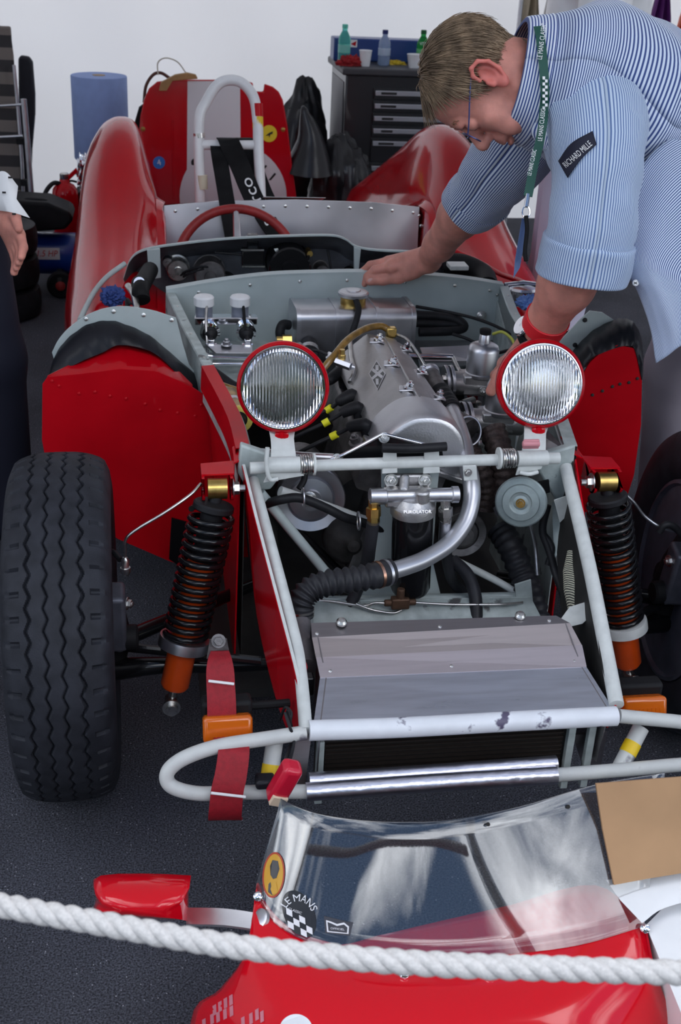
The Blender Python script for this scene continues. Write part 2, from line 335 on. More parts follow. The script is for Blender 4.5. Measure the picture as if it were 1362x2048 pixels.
def wheel(c, steer, camber, side):
    M4 = Matrix.Translation(c) @ Matrix.Rotation(radians(steer), 4, 'Z') @ Matrix.Rotation(radians(camber), 4, 'Y')
    t = tyre_mesh(); ty = obj('tyre', place(t, M4), M['tyre'], CAR, ang=50)
    g = G(); s = -side                       # inner face of the rim looks to the middle of the car
    for sgn in (1,): g.lathe((0, 0, 0), (1, 0, 0), [(.208, -.07), (.208, -.076), (.2, -.078), (.196, -.072), (.19, -.055), (.17, -.05), (.168, .05), (.19, .055), (.196, .072), (.2, .078), (.208, .076), (.208, .07)], 48)
    g.lathe((0, 0, 0), (1, 0, 0), [(.169, side*.03-.004), (.12, side*.045-.004), (.06, side*.02-.004), (.06, side*.02+.004), (.12, side*.045+.004), (.169, side*.03+.004)], 40)
    obj('wheel_rim', place(g, M4), M['rimpaint'], ty, ang=30)
    g = G(); g.lathe((0, 0, 0), (1, 0, 0), [(.05, s*.03), (.11, s*.03), (.118, s*.036), (.118, s*.052), (.11, s*.058), (.05, s*.058)], 48); obj('brake_disc', place(g, M4), M['castd'], CAR, ang=30)
    return M4
M['rimpaint'] = mat('dark_rim_paint', (.07, .075, .1), .4, var=.2)
ML = wheel(V(-.634, -.01, .32), 1, 0, -1)
MR = wheel(V(.655, .06, .32), -6, 3, 1)
# --- rear bodywork: both fenders and the deck as one moulded shell
def body_half(s):
    ys = [1.02, 1.12, 1.25, 1.4, 1.55, 1.7, 1.82, 1.93, 2.03, 2.14, 2.27, 2.45, 2.7, 3.0, 3.3, 3.45]
    zf = [.575, .59, .61, .635, .665, .71, .765, .825, .868, .888, .885, .84, .745, .62, .50, .44]
    wd = [.10, .105, .11, .115, .118, .12, .122, .122, .122, .122, .122, .122, .122, .12, .11, .09]
    rows = []
    for i, y in enumerate(ys):
        k = max(0, (y-2.7)/.75); xo = .715-.10*k-.035*max(0, (1.6-y)/.6); f = zf[i]; W_ = wd[i]; xc = .545-.05*k
        deck = (.555 + .135*min(1, max(0, (y-1.55)/.3))) if y < 1.9 else .690-.30*(y-1.9)
        inner = .432 if y < 1.86 else .42
        rise = f-deck
        outer = [(xo-.06, .17), (xo-.008, .26), (xo+.005, .38), (xo, .46), (xo-.012, .52)]
        arc = [(xo-.03, .52+(f-.52)*.35), (xo-.055, .52+(f-.52)*.68), (xc+.07, .52+(f-.52)*.9), (xc+.035, f-.008), (xc, f), (xc-.035, f-.010), (xc-.06, f-.1*rise-.018), (xc-.085, f-.42*rise-.018), (xc-.105, f-.75*rise-.01), (inner+.015, deck+.012*(rise > .05)), (inner-.01, deck-.004)]
        if y < 1.86: tail = [(inner-.02, deck-.02), (inner-.022, deck-.10), (inner-.02, .32)]
        else: tail = [(inner-.12, deck+.004), (inner-.26, deck+.008), (0, deck+.01)]
        rows.append([V(s*x, y, z) for x, z in outer+arc+tail])
    return rows
for s in (-1, 1):
    rows = body_half(s)
    NA = 16
    def surf(nm, part, ny=2, nx=2):
        rr = [spl(r, nx) for r in part]; rr = [list(c) for c in zip(*[spl(c, ny) for c in zip(*rr)])]; g = G(); g.grid(rr); return obj(nm, g, M['red'], CAR, ang=70)
    surf('rear_bodywork', [r[:NA] for r in rows], 3, 3)
    fr = [r[NA-1:] for r in rows[:7]]; e7 = rows[7][NA-1]; surf('cockpit_side', fr+[[e7+V(0, -.015, 0), V(s*.425, 1.915, e7.z-.03), V(s*.42, 1.915, .58), V(s*.41, 1.915, .32)]])
    dk = [r[NA-1:] for r in rows[8:]]; surf('rear_deck', [[p+V(0, -.115, .026) for p in dk[0]]]+dk)
# white stripe of the deck, seen edge on behind the bulkhead
g = G(); g.slab([[(x, y, .704-.30*(y-1.9)) for x in (-.10, .10)] for y in (1.905, 2.3, 2.7)], (0, 0, .0015)); obj('deck_stripe', g, M['white'], CAR)
# rear bulkhead in bright aluminium, with rivets
bl = [W(x, y_, y=1.9) for x, y_ in ((328, 418), (420, 410), (520, 405), (640, 402), (760, 406), (838, 412), (858, 480))]
top = [(-.415, .675), (-.25, .692), (0, .70), (.25, .695), (.405, .682)]
g = G(); g.slab([[V(x, 1.885, z) for x, z in top], [V(x*1.0, 1.84, .36) for x, z in top]], (0, .004, 0)); BH = obj('cockpit_bulkhead', g, M['mirror'], CAR)
def rivets(name, pts, nrm, r, parent, m, h=.002):
    g = G()
    for p in pts: g.lathe(p, nrm, [(r, -.001), (r*.9, h*.6), (r*.4, h), (0, h)], 8)
    return tag(obj(name, g, m, parent), kind='stuff')
rv = [V(x, 1.884, np.interp(x, [-.415, -.25, 0, .25, .405], [.675, .692, .70, .695, .682])-.02) for x in np.linspace(-.38, .385, 12)]+[W(*p, y=1.883) for p in ((345, 440), (352, 468), (838, 432), (842, 452), (700, 432), (755, 436), (660, 450), (800, 440), (820, 470))]
rivets('rivet', rv, (0, -1, .1), .006, BH, M['steel'], .003)
# --- roll bar
RB = [V(-.297, 2.0, .60), V(-.297, 2.0, .67)]+QS((398, 250, 2.04), (412, 205, 2.06), (440, 166, 2.07), (478, 163, 2.07), (506, 192, 2.06), (515, 240, 2.04), (517, 300, 2.01))+[W(522, 400, y=1.97), W(522, 440, y=1.97)]
g = G(); g.tube(spl(RB, 8), .0168, 16); rb = obj('roll_bar', g, M['white'], CAR, ang=60)
g = G(); g.tube([W(402, 290, y=2.03), W(515, 290, y=2.02)], .015, 14); obj('harness_bar', g, M['white'], rb)
def band(name, path, r, m, parent): 
    g = G(); g.tube(path, r, 18); return obj(name, g, m, parent)
band('tape_band', [W(514.5, 207, y=2.052), W(515.5, 233, y=2.043)], .0174, M['red_dull'], rb); band('tape_band', [W(515.5, 234, y=2.043), W(516, 257, y=2.033)], .0174, M['yellow'], rb)
band('tape_band', [W(404, 350, y=2.006), W(405, 378, y=2.003)], .0174, mat('aged_tape', (.62, .56, .42), .5), rb)
g = G(); g.tube([W(398, 266, y=2.036), W(399, 276, y=2.034)], .019, 18); obj('hose_clip', g, M['steel'], rb)
# --- harness straps hanging over the bar
def ribbon(name, path, wdt, m, parent, th=.002, wd=None, n=6):
    P = spl(path, n); rows = []
    for i, p in enumerate(P):
        t = (P[min(i+1, len(P)-1)]-P[max(0, i-1)]).normalized(); a = Vector(wd) if wd is not None else V(1, 0, 0)
        a = (a-t*a.dot(t)).normalized(); w_ = wdt if not callable(wdt) else wdt(i/(len(P)-1)); rows.append([p-a*w_/2, p, p+a*w_/2])
    g = G(); nn = (rows[0][2]-rows[0][0]).cross(P[1]-P[0]).normalized(); g.slab(rows, nn*th); return obj(name, g, m, parent)
def strap(pp, w_=.058, **k): return ribbon('harness_strap', pp, w_, M['web'], CAR, .004, **k)
strap([W(437, 285, y=2.05), W(437, 300, y=1.995), W(445, 350, y=1.98), W(455, 410, y=1.87), W(466, 475, y=1.80)], .05)
STR2 = strap([W(452, 275, y=2.05), W(458, 283, y=1.995), W(480, 330, y=1.985), W(510, 400, y=1.93), W(560, 478, y=1.80)], .062)
strap([W(487, 275, y=2.06), W(492, 283, y=2.02), W(508, 330, y=2.01), W(536, 400, y=1.985), W(585, 475, y=1.86)], .052)
# --- steering wheel
g = G(); sc = V(-.213, 1.475, .592); ax = V(0, -.86, .5).normalized(); a, b, _ = frame(ax)
g.tube([sc+(a*cos(t)+b*sin(t))*.172 for t in np.linspace(0, 2*pi, 64, endpoint=False)], .0135, 14, closed=True); sw = obj('steering_wheel', g, mat('red_leather', (.28, .015, .015), .5, var=.15, vs=60, bump=.15), CAR, ang=80)
g = G()
for t in (pi/2+.0, pi/2+2.1, pi/2-2.1): g.tube([sc+ax*.03, sc+(a*cos(t)+b*sin(t))*.17], [.013, .009], 8)
g.lathe(sc, ax, [(.04, -.03), (.04, .03), (.03, .035)], 20); obj('wheel_spoke', g, M['alus'], sw)
g = G(); g.tube([sc-ax*.02, V(-.22, 1.18, .5)], .013, 10); obj('steering_column', g, M['blackm'], CAR)
# --- scuttle hoop behind the engine bay: pale painted sheet with a folded rim, gauges hang from it
hoop = QS((247, 560, 1.22), (262, 520, 1.25), (292, 501, 1.25), (360, 490, 1.25), (430, 482, 1.25), (500, 477, 1.25), (580, 474, 1.25), (660, 473, 1.25), (690, 480, 1.25), (715, 496, 1.25), (760, 503, 1.25), (850, 508, 1.25), (935, 525, 1.25), (960, 560, 1.22))
hp = spl(hoop, 5); g = G(); rows = [[p+V(0, .0, .004) for p in hp], [p+V(0, .010, .005) for p in hp], [p+V(0, .022, .0) for p in hp]]; g.slab(rows, (0, 0, -.004)); obj('scuttle_skin', g, M['grey'], CAR, ang=60)
g = G(); rows = [[p+V(0, .018, -.004) for p in hp], [V(p.x*.98, p.y+.10, p.z-.06) for p in hp], [V(p.x*.98, p.y+.10, .30) for p in hp]]; g.slab(rows, (0, .004, 0)); SP = obj('scuttle_panel', g, mat('dash_back_paint', (.13, .14, .16), .5, var=.3, vs=14, col2=(.07, .07, .08)), CAR)
g = G(); g.slab([Q(1.24, (294, 500), (320, 497)), Q(1.24, (298, 560), (322, 556))], (0, .01, 0)); obj('scuttle_stay', g, M['grey'], CAR, bevel=.002); g = G(); g.slab([Q(1.24, (708, 494), (722, 498)), Q(1.24, (708, 540), (718, 540))], (0, .01, 0)); obj('scuttle_stay', g, M['grey'], CAR, bevel=.002)
# instruments and looms on the back of the dash
def can(name, c, ax, r, L_, m, parent=CAR, lip=0, n=22):
    g = G(); g.lathe(c, ax, [(r*.35, L_+.006), (r*.4, L_), (r*.92, L_), (r, L_-.004), (r, .004), (r+lip, .004), (r+lip, 0)], n); return obj(name, g, m, parent, ang=30)
YD = 1.35
for px, py, r, L_, m in ((355, 532, .030, .05, 'steel'), (418, 540, .042, .07, 'castd'), (573, 520, .058, .09, 'black'), (335, 520, .014, .03, 'castd'), (640, 535, .02, .05, 'castd'), (700, 548, .022, .05, 'blackm'), (752, 552, .02, .04, 'blackm'), (450, 565, .03, .05, 'blackm'), (665, 552, .016, .04, 'steel')):
    can('gauge_back', W(px, py, y=YD-.02), (0, -1, 0), r, L_, M[m], lip=.003)
g = G(); g.box(W(505, 515, y=1.27), (.06, .04, .048)); g.box(W(505, 490, y=1.30), (.03, .03, .06)); obj('relay_box', g, M['black'], CAR, bevel=.003)
g = G(); g.box(W(505, 500, y=1.245), (.062, .004, .004)); obj('relay_bracket', g, M['steel'], CAR); g = G(); g.box(W(507, 533, y=1.245), (.062, .004, .004)); obj('relay_bracket', g, M['steel'], CAR)
g = G(); g.slab([QS((548, 498, 1.26), (556, 497, 1.26)), QS((560, 520, 1.25), (568, 520, 1.25)), QS((570, 545, 1.26), (578, 545, 1.26))], (0, .004, 0)); obj('gauge_bracket', g, M['cream'], CAR)
g = G(); g.cyl(W(616, 500, y=1.30), W(620, 508, y=1.24), .008); obj('brass_union', g, M['brass'], CAR)
g = G()
for pts in (((430, 505, 1.3), (470, 508, 1.29), (498, 512, 1.28)), ((352, 560, 1.3), (372, 543, 1.27), (410, 533, 1.26), (440, 545, 1.29)), ((358, 560, 1.3), (376, 548, 1.27), (408, 537, 1.26)), ((618, 510, 1.24), (612, 535, 1.25), (618, 560, 1.27)), ((655, 500, 1.3), (660, 525, 1.28), (664, 550, 1.28)), ((880, 545, 1.25), (910, 520, 1.22), (945, 535, 1.18), (950, 560, 1.12)), ((870, 548, 1.25), (920, 535, 1.2), (940, 555, 1.15)), ((440, 520, 1.31), (445, 545, 1.3), (470, 560, 1.28)), ((700, 530, 1.3), (740, 545, 1.28), (780, 540, 1.28), (850, 550, 1.27))):
    g = G(); g.tube(spl(QS(*pts), 6), .0035, 8); obj('wiring_loom', g, M['rub'], CAR)
# deep tub floor and inner walls so that the bay closes below
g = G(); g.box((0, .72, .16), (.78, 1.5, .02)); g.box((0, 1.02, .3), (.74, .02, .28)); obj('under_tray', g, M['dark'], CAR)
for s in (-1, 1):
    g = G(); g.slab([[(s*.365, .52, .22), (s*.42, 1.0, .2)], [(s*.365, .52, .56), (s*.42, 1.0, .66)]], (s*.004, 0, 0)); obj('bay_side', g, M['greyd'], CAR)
# --- firewall
fwp = spl(Q(.95, (332, 580), (440, 562), (540, 550), (640, 546), (735, 545), (860, 551), (940, 559), (1008, 570)), 5)
g = G(); g.slab([[p+V(0, .0, 0) for p in fwp], [V(p.x*.985, .95, .40) for p in fwp]], (0, .004, 0)); g.slab([[p+V(0, -.001, .001) for p in fwp], [p+V(0, .022, .003) for p in fwp]], (0, 0, -.003)); FWALL = obj('firewall', g, M['grey'], CAR, ang=50)
rivets('rivet', [p+V(0, -.001, -.02) for p in fwp[3::5]]+Q(.949, (995, 590), (996, 625), (992, 655), (342, 600), (352, 640)), (0, -1, .1), .0045, FWALL, M['steel'])
# top rails of the side panels, running forward from the firewall to the shock mounts
railL = QS((338, 585, .95), (372, 655, .74), (405, 715, .55), (438, 775, .38), (470, 838, .20), (487, 900, .03))
railR = QS((1012, 572, .95), (1030, 620, .80), (1052, 660, .62), (1090, 760, .36), (1118, 830, .18), (1140, 895, .02))
for r in (railL, railR):
    P = spl(r, 5); s = -1 if r is railL else 1; g = G(); rows = [[p+V(-s*.016, 0, -.06), p+V(-s*.016, 0, -.002), p+V(-s*.014, 0, 0), p+V(s*.006, 0, 0), p+V(s*.008, 0, -.003), p+V(s*.01, 0, -.08)] for p in P]
    g.slab(rows, (0, 0, -.002)); rl = obj('side_rail', g, M['greyd'] if s < 0 else M['grey'], CAR, ang=30)
    rivets('rivet', [p+V(-s*.004, 0, .0) for p in P[2::4]], (0, 0, 1), .004, rl, M['steel'])
# ------------------------------------------------------------------ front frame, arches, radiator, suspension
# grey back plates and red liners of the wheel arches, edges wrapped in black tape
def plate(name, px, y, m, parent=CAR, th=.004, bevel=0):
    g = G(); g.prism([W(a, b, y=y) for a, b in px], (0, th, 0)); return obj(name, g, m, parent, bevel=bevel)
ar = plate('arch_plate', [(p.x, p.y) for p in spl([V(104, 705, 0), V(118, 678, 0), V(145, 650, 0), V(188, 624, 0), V(240, 613, 0), V(300, 620, 0), V(352, 636, 0)], 4)]+[(366, 690), (378, 730), (420, 780), (300, 760), (120, 760)], .60, M['grey'])
rivets('rivet', Q(.599, (172, 638), (227, 623), (287, 630), (343, 640)), (0, -1, .2), .005, ar, M['steel'])
ar = plate('arch_plate', [(1128, 740), (1100, 700), (1130, 672), (1160, 640), (1180, 622), (1205, 625), (1235, 645), (1262, 668), (1280, 720)], .60, M['grey'])
rivets('rivet', Q(.599, (1170, 640), (1150, 690), (1135, 715)), (0, -1, .2), .006, ar, M['rub'])
def rim_strip(name, outer, inner, y0, y1, m):
    a = spl([V(*p, 0) for p in outer], 6); b = spl([V(*p, 0) for p in inner], 6); rows = []
    for i, (p, q) in enumerate(zip(a, b)):
        j = .003*sin(i*1.7)+.002*sin(i*.9)
        rows.append([W(p.x, p.y, y=y1+.0)+V(0, 0, -.004), W(p.x, p.y, y=y1)+V(0, 0, j*.3), W(p.x*.7+q.x*.3, p.y*.7+q.y*.3, y=(y0+y1)/2)+V(0, j, .004+j), W(p.x*.3+q.x*.7, p.y*.3+q.y*.7, y=y0+.012)+V(0, j-.006, .001), W(q.x, q.y, y=y0)])
    g = G(); g.slab(rows, (0, .005, -.003)); return obj(name, g, m, CAR, ang=60)
rim_strip('taped_edge', [(100, 752), (108, 715), (140, 672), (190, 644), (240, 645), (300, 672), (360, 722), (420, 775), (432, 790)], [(92, 778), (105, 755), (160, 724), (205, 705), (240, 690), (300, 702), (345, 738), (395, 800), (425, 812)], .535, .597, M['tape'])
rim_strip('taped_edge', [(1118, 745), (1140, 712), (1165, 680), (1200, 652), (1240, 637), (1265, 643), (1281, 670), (1288, 720)], [(1135, 790), (1150, 772), (1176, 722), (1205, 706), (1235, 695), (1256, 692), (1270, 700), (1284, 760)], .498, .595, M['tape'])
crs = [(95, 754), (160, 748), (240, 738), (310, 742), (345, 756), (385, 775)]; tps = [(95, 752), (160, 720), (240, 690), (310, 706), (350, 735), (385, 770)]
lp = [(85, 768)]+crs+[(425, 800), (480, 930), (500, 1150), (420, 1150), (338, 1122), (236, 1078), (200, 1055), (95, 940), (84, 880)]
al = plate('arch_liner', lp, .5, M['red_dull'], th=.004)
g = G(); g.slab([Q(.5, *crs), QS(*[(a, b+(0 if i in (0, 5) else 0), .5+(.0 if i in (0, 5) else .055)) for i, (a, b) in enumerate(tps)])], (0, .004, 0)); obj('liner_top', g, M['red'], al)
rivets('rivet', Q(.499, (104, 762), (118, 772), (158, 787), (190, 784), (220, 792), (252, 797), (290, 808), (320, 820), (355, 826), (390, 832), (402, 810)), (0, -1, .2), .0035, al, M['red_dull'])
rp_ = [(1284, 760), (1270, 697), (1236, 690), (1205, 702), (1180, 725), (1150, 775), (1128, 800), (1125, 860), (1146, 905), (1150, 1020), (1200, 1030), (1252, 1000), (1268, 950), (1282, 850)]
al = plate('arch_liner', rp_, .5, M['red_dull'], th=.004)
rivets('rivet', Q(.499, (1185, 790), (1205, 782), (1225, 773), (1258, 765), (1275, 757), (1240, 768)), (0, -1, .2), .004, al, M['dark'])
# red inner side walls from the firewall to the front of the frame
for s, r in ((-1, railL), (1, railR)):
    P = spl(r, 3); P = [p for p in P if p.y < .52]; g = G()
    g.slab([[p+V(s*.004, 0, -.004) for p in P], [V(s*.318, p.y, .20) for p in P]], (s*.003, 0, 0)); obj('side_wall', g, M['red_dull'], CAR)
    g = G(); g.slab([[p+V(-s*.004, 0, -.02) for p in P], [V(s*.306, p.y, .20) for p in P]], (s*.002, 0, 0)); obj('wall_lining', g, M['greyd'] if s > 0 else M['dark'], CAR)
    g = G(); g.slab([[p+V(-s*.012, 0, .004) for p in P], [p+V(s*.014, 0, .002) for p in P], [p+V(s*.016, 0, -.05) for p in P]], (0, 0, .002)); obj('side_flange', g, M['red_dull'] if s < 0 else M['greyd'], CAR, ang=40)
# frame tubes
def tube(name, pts, r, m='grey', parent=CAR, n=14, k=6, **kw):
    g = G(); g.tube(spl(pts, k) if len(pts) > 2 else pts, r, n); return obj(name, g, M[m] if isinstance(m, str) else m, parent, ang=60, **kw)
tube('hinge_tube', QS((500, 936, -.03), (780, 926, -.03), (1118, 916, -.03)), .0108, 'cream')
for s, px in ((-1, 520), (1, 1115)):
    c = W(px, 935, y=.0); g = G(); g.prism([c+V(-.035, 0, .045), c+V(.03, 0, .02), c+V(.045, 0, -.01), c+V(.02, 0, -.045), c+V(-.02, 0, -.05), c+V(-.04, 0, -.01)] if s < 0 else [c+V(.03, 0, .045), c+V(-.02, 0, .03), c+V(-.04, 0, -.0), c+V(-.02, 0, -.03), c+V(.01, 0, -.075), c+V(.035, 0, -.075)], (0, .02, 0)); obj('frame_gusset', g, M['greyd'], CAR, bevel=.004)
BL, BR = W(612, 1462, y=-.486), W(1238, 1432, y=-.486)
tube('frame_tube', [W(506, 960, y=0), W(583, 1250, y=-.30), W(601, 1345, y=-.385), BL], .0105, 'cream'); tube('frame_tube', [W(1132, 935, y=0), W(1178, 1130, y=-.22), W(1212, 1300, y=-.37), W(1233, 1410, y=-.47)], .0122, 'cream')
tube('frame_tube', QS((520, 985, -.01), (590, 1070, .0), (665, 1160, 0)), .0095); tube('frame_tube', QS((560, 982, .0), (665, 1018, .02), (780, 1060, .03)), .0095, 'cream')
tube('frame_tube', QS((1040, 1190, .0), (990, 1160, .02), (905, 1118, .04)), .0075, 'cream'); tube('frame_tube', QS((540, 1000, .12), (546, 1090, .12), (548, 1130, .12)), .011, 'dark')
g = G(); g.slab([Q(.005, (762, 930), (880, 925)), Q(.005, (764, 990), (874, 990)), Q(.01, (750, 1120), (865, 1120)), Q(.01, (715, 1205), (885, 1205))], (0, .004, 0)); g2 = obj('filter_mount_plate', g, M['grey'], CAR, bevel=.001)
for a, b in ((764, 795), (846, 880)):
    g = G(); g.slab([Q(-.038, (a+3, 900), (b-2, 897)), Q(-.038, (a, 948), (b, 946))], (0, .003, 0)); obj('tube_strap', g, M['cream'], CAR, bevel=.001)
# cross tray below
g = G(); g.slab([Q(-.06, (592, 1205), (1062, 1195)), Q(-.10, (600, 1250), (1085, 1240))], (0, .003, 0)); g.slab([QS((592, 1205, -.06), (1062, 1195, -.06)), QS((592, 1193, .0), (1062, 1183, .0))], (0, 0, -.003)); obj('cross_member', g, M['greyd'], CAR)
plate('frame_bracket', [(1030, 1170), (1062, 1160), (1066, 1205), (1034, 1210)], -.055, M['greyd'])
plate('frame_bracket', [(588, 1205), (625, 1195), (628, 1260), (600, 1260)], -.10, M['grey'])
# front crossbar wrapped in white tape, worn through in places
def chips(m, sc, lo, hi, col):
    t = m.node_tree; L = t.links.new; b = t.nodes['Principled BSDF']; tcn = t.nodes.new('ShaderNodeTexCoord'); n = t.nodes.new('ShaderNodeTexNoise'); n.inputs['Scale'].default_value = sc; n.inputs['Detail'].default_value = 7; L(tcn.outputs['Object'], n.inputs[0])
    r = t.nodes.new('ShaderNodeValToRGB'); r.color_ramp.elements[0].position = lo; r.color_ramp.elements[1].position = hi; L(n.outputs[0], r.inputs[0])
    mxx = t.nodes.new('ShaderNodeMixRGB'); mxx.inputs[2].default_value = (*col, 1); L(r.outputs[0], mxx.inputs[0]); L(b.inputs['Base Color'].links[0].from_socket, mxx.inputs[1]); L(mxx.outputs[0], b.inputs['Base Color'])
tw = M['wtape']; chips(tw, 26, .63, .68, (.10, .085, .14))
tube('front_crossbar', [W(618, 1461, y=-.486), W(800, 1455, y=-.486), W(1000, 1444, y=-.486), W(1232, 1432, y=-.486)], .0158, tw, n=18)
M['hoop'] = mat('chipped_hoop_paint', (.56, .57, .55), .45, var=.0, vs=22, detail=6, col2=(.50, .51, .50), bump=.15)
chips(M['hoop'], 17, .60, .66, (.13, .12, .15)); chips(M['greyd'], 22, .63, .68, (.10, .10, .10))
def hoop_tube(pts): return tube('bumper_hoop', QS(*pts), .0112, 'hoop', k=8)
hoop_tube(((612, 1465, -.486), (540, 1476, -.49), (440, 1492, -.50), (375, 1513, -.51), (340, 1537, -.515), (334, 1560, -.52), (352, 1577, -.525), (400, 1587, -.525), (470, 1585, -.525), (620, 1583, -.52)))
hoop_tube(((1238, 1432, -.486), (1300, 1438, -.49), (1375, 1446, -.5), (1450, 1462, -.51), (1490, 1490, -.515), (1470, 1515, -.52), (1400, 1526, -.525), (1340, 1531, -.525), (1240, 1540, -.52), (1100, 1551, -.52)))
M['foilm'] = M['foil']
tube('lower_crossbar', QS((612, 1584, -.525), (860, 1566, -.525), (1112, 1550, -.525)), .0145, 'foil', n=18); tube('lower_crossbar', QS((618, 1562, -.505), (860, 1546, -.505), (1112, 1527, -.505)), .0135, 'foil', n=18)
for s, a, b in ((-1, (550, 1478), (536, 1575)), (1, (1282, 1455), (1238, 1540))):
    A, B = W(*a, y=-.47), W(*b, y=-.51); up_ = tube('hoop_strut', [A, B], .0135, 'hoop'); q = (.52, .76) if s < 0 else (.36, .62)
    g = G(); g.tube([A.lerp(B, q[0]), A.lerp(B, q[1])], .0141, 18); obj('tape_band', g, M['yellow'], up_)
# skins of the frame sides ahead of the axle
for s in (-1, 1):
    up_ = [V(s*.312, .0, .632), V(s*.296, -.12, .575), V(s*.272, -.28, .50), V(s*.256, -.40, .448), V(s*.251, -.475, .412)]
    lo_ = [V(s*.300, .012, .50), V(s*.29, -.10, .38), V(s*.275, -.26, .33), V(s*.262, -.39, .33), V(s*.254, -.45, .355)]
    g = G(); g.slab([spl(up_, 4), spl(lo_, 4)], (s*-.0025, 0, 0)); sk = obj('side_skin', g, M['red'], CAR)
    if s > 0: g = G(); g.slab([spl([p+V(-.006, 0, -.004) for p in up_], 4), spl([p+V(-.006, 0, 0) for p in lo_], 4)], (-.0015, 0, 0)); obj('skin_lining', g, M['dark'], sk)
    if s < 0:
        g = G(); g.slab([spl([p+V(.001, 0, .001) for p in up_], 4), spl([p+V(.006, 0, .001) for p in up_], 4)], (0, 0, .0015)); obj('skin_edge', g, M['cream'], sk)
# radiator, its shroud sheets and core
def sheet(name, quad, m, th=(0, 0, -.002), n=1):
    g = G(); g.slab([[quad[0], quad[1]], [quad[3], quad[2]]], th); return obj(name, g, m, CAR)
S0 = QS((622, 1246, -.285), (1112, 1231, -.285)); S1 = QS((624, 1275, -.309), (1140, 1246, -.309)); S2 = QS((632, 1316, -.348), (1164, 1291, -.348)); S3 = QS((640, 1356, -.388), (1173, 1334, -.388)); S4 = QS((627, 1447, -.476), (1228, 1421, -.476))
M['warmd'] = mat('dull_warm_sheet', (.30, .28, .29), .42, 1, var=.05, vs=6, stretch=(1, 20, 20))
g = G(); g.slab([[S0[0]+V(0, .01, -.05), S0[1]+V(0, .01, -.05)], S0, S1], (0, 0, -.002)); SH = obj('shroud_lip', g, M['warmd'], CAR)
g = G(); g.slab([S1, S2], (0, 0, -.002)); obj('shroud_sheet', g, M['warm'], CAR)
g = G(); g.slab([[p+V(0, 0, .0012) for p in S2], [p+V(0, 0, .0012) for p in S3]], (0, 0, -.002)); s2 = obj('shroud_sheet', g, M['warm2'], CAR)
g = G(); g.slab([S3, S4], (0, 0, -.002)); obj('shroud_sheet', g, M['alu'], CAR)
rivets('rivet', [S3[0].lerp(S3[1], k)+V(0, .012, .004) for k in (.04, .49, .96)]+[S1[0].lerp(S1[1], k)+V(0, .006, .003) for k in (.02, .49, .92)], (0, -.4, 1), .0035, s2, M['steel'], .002)
for k in (.02, .98):
    g = G(); a, b = S3[0].lerp(S3[1], k), S4[0].lerp(S4[1], k)
    g.slab([[S1[0].lerp(S1[1], k), S3[0].lerp(S3[1], k), S4[0].lerp(S4[1], k)], [S1[0].lerp(S1[1], k)+V(0, 0, -.14), S3[0].lerp(S3[1], k)+V(0, 0, -.13), S4[0].lerp(S4[1], k)+V(0, .01, -.11)]], (.002, 0, 0)); obj('shroud_cheek', g, M['warmd'], CAR)
M['core'] = mat('radiator_black', (.016, .014, .013), .5, .3)
g = G(); c0, c1 = W(640, 1500, y=-.46), W(1140, 1478, y=-.46); zt, zb = c0.z+.01, c0.z-.102
g.box(((c0.x+c1.x)/2, -.425, (zt+zb)/2), (c1.x-c0.x, .05, zt-zb)); RAD = obj('radiator', g, M['core'], CAR, bevel=.003)
g = G()
for k in range(11): g.box(((c0.x+c1.x)/2, -.452, zt-.006-k*.0085), (c1.x-c0.x-.02, .006, .0022))
tag(obj('cooling_tube', g, mat('radiator_tube', (.05, .04, .034), .45, .6), RAD), kind='stuff')
for px in (640, 1140, 1180):
    c = W(px, 1500 if px < 700 else 1478, y=-.455); g = G(); g.box((c.x, -.455, (zt+zb)/2), (.012, .012, zt-zb+.01)); obj('radiator_frame', g, M['greyd'], RAD, bevel=.001)
g = G(); g.slab([Q(-.44, (1145, 1470), (1215, 1465)), Q(-.43, (1170, 1545), (1200, 1540))], (0, .004, 0)); obj('air_duct', g, M['warmd'], CAR)
g = G(); g.slab([Q(-.46, (582, 1475), (622, 1478)), Q(-.48, (585, 1570), (610, 1575))], (0, .003, 0)); obj('air_duct', g, M['warmd'], CAR)
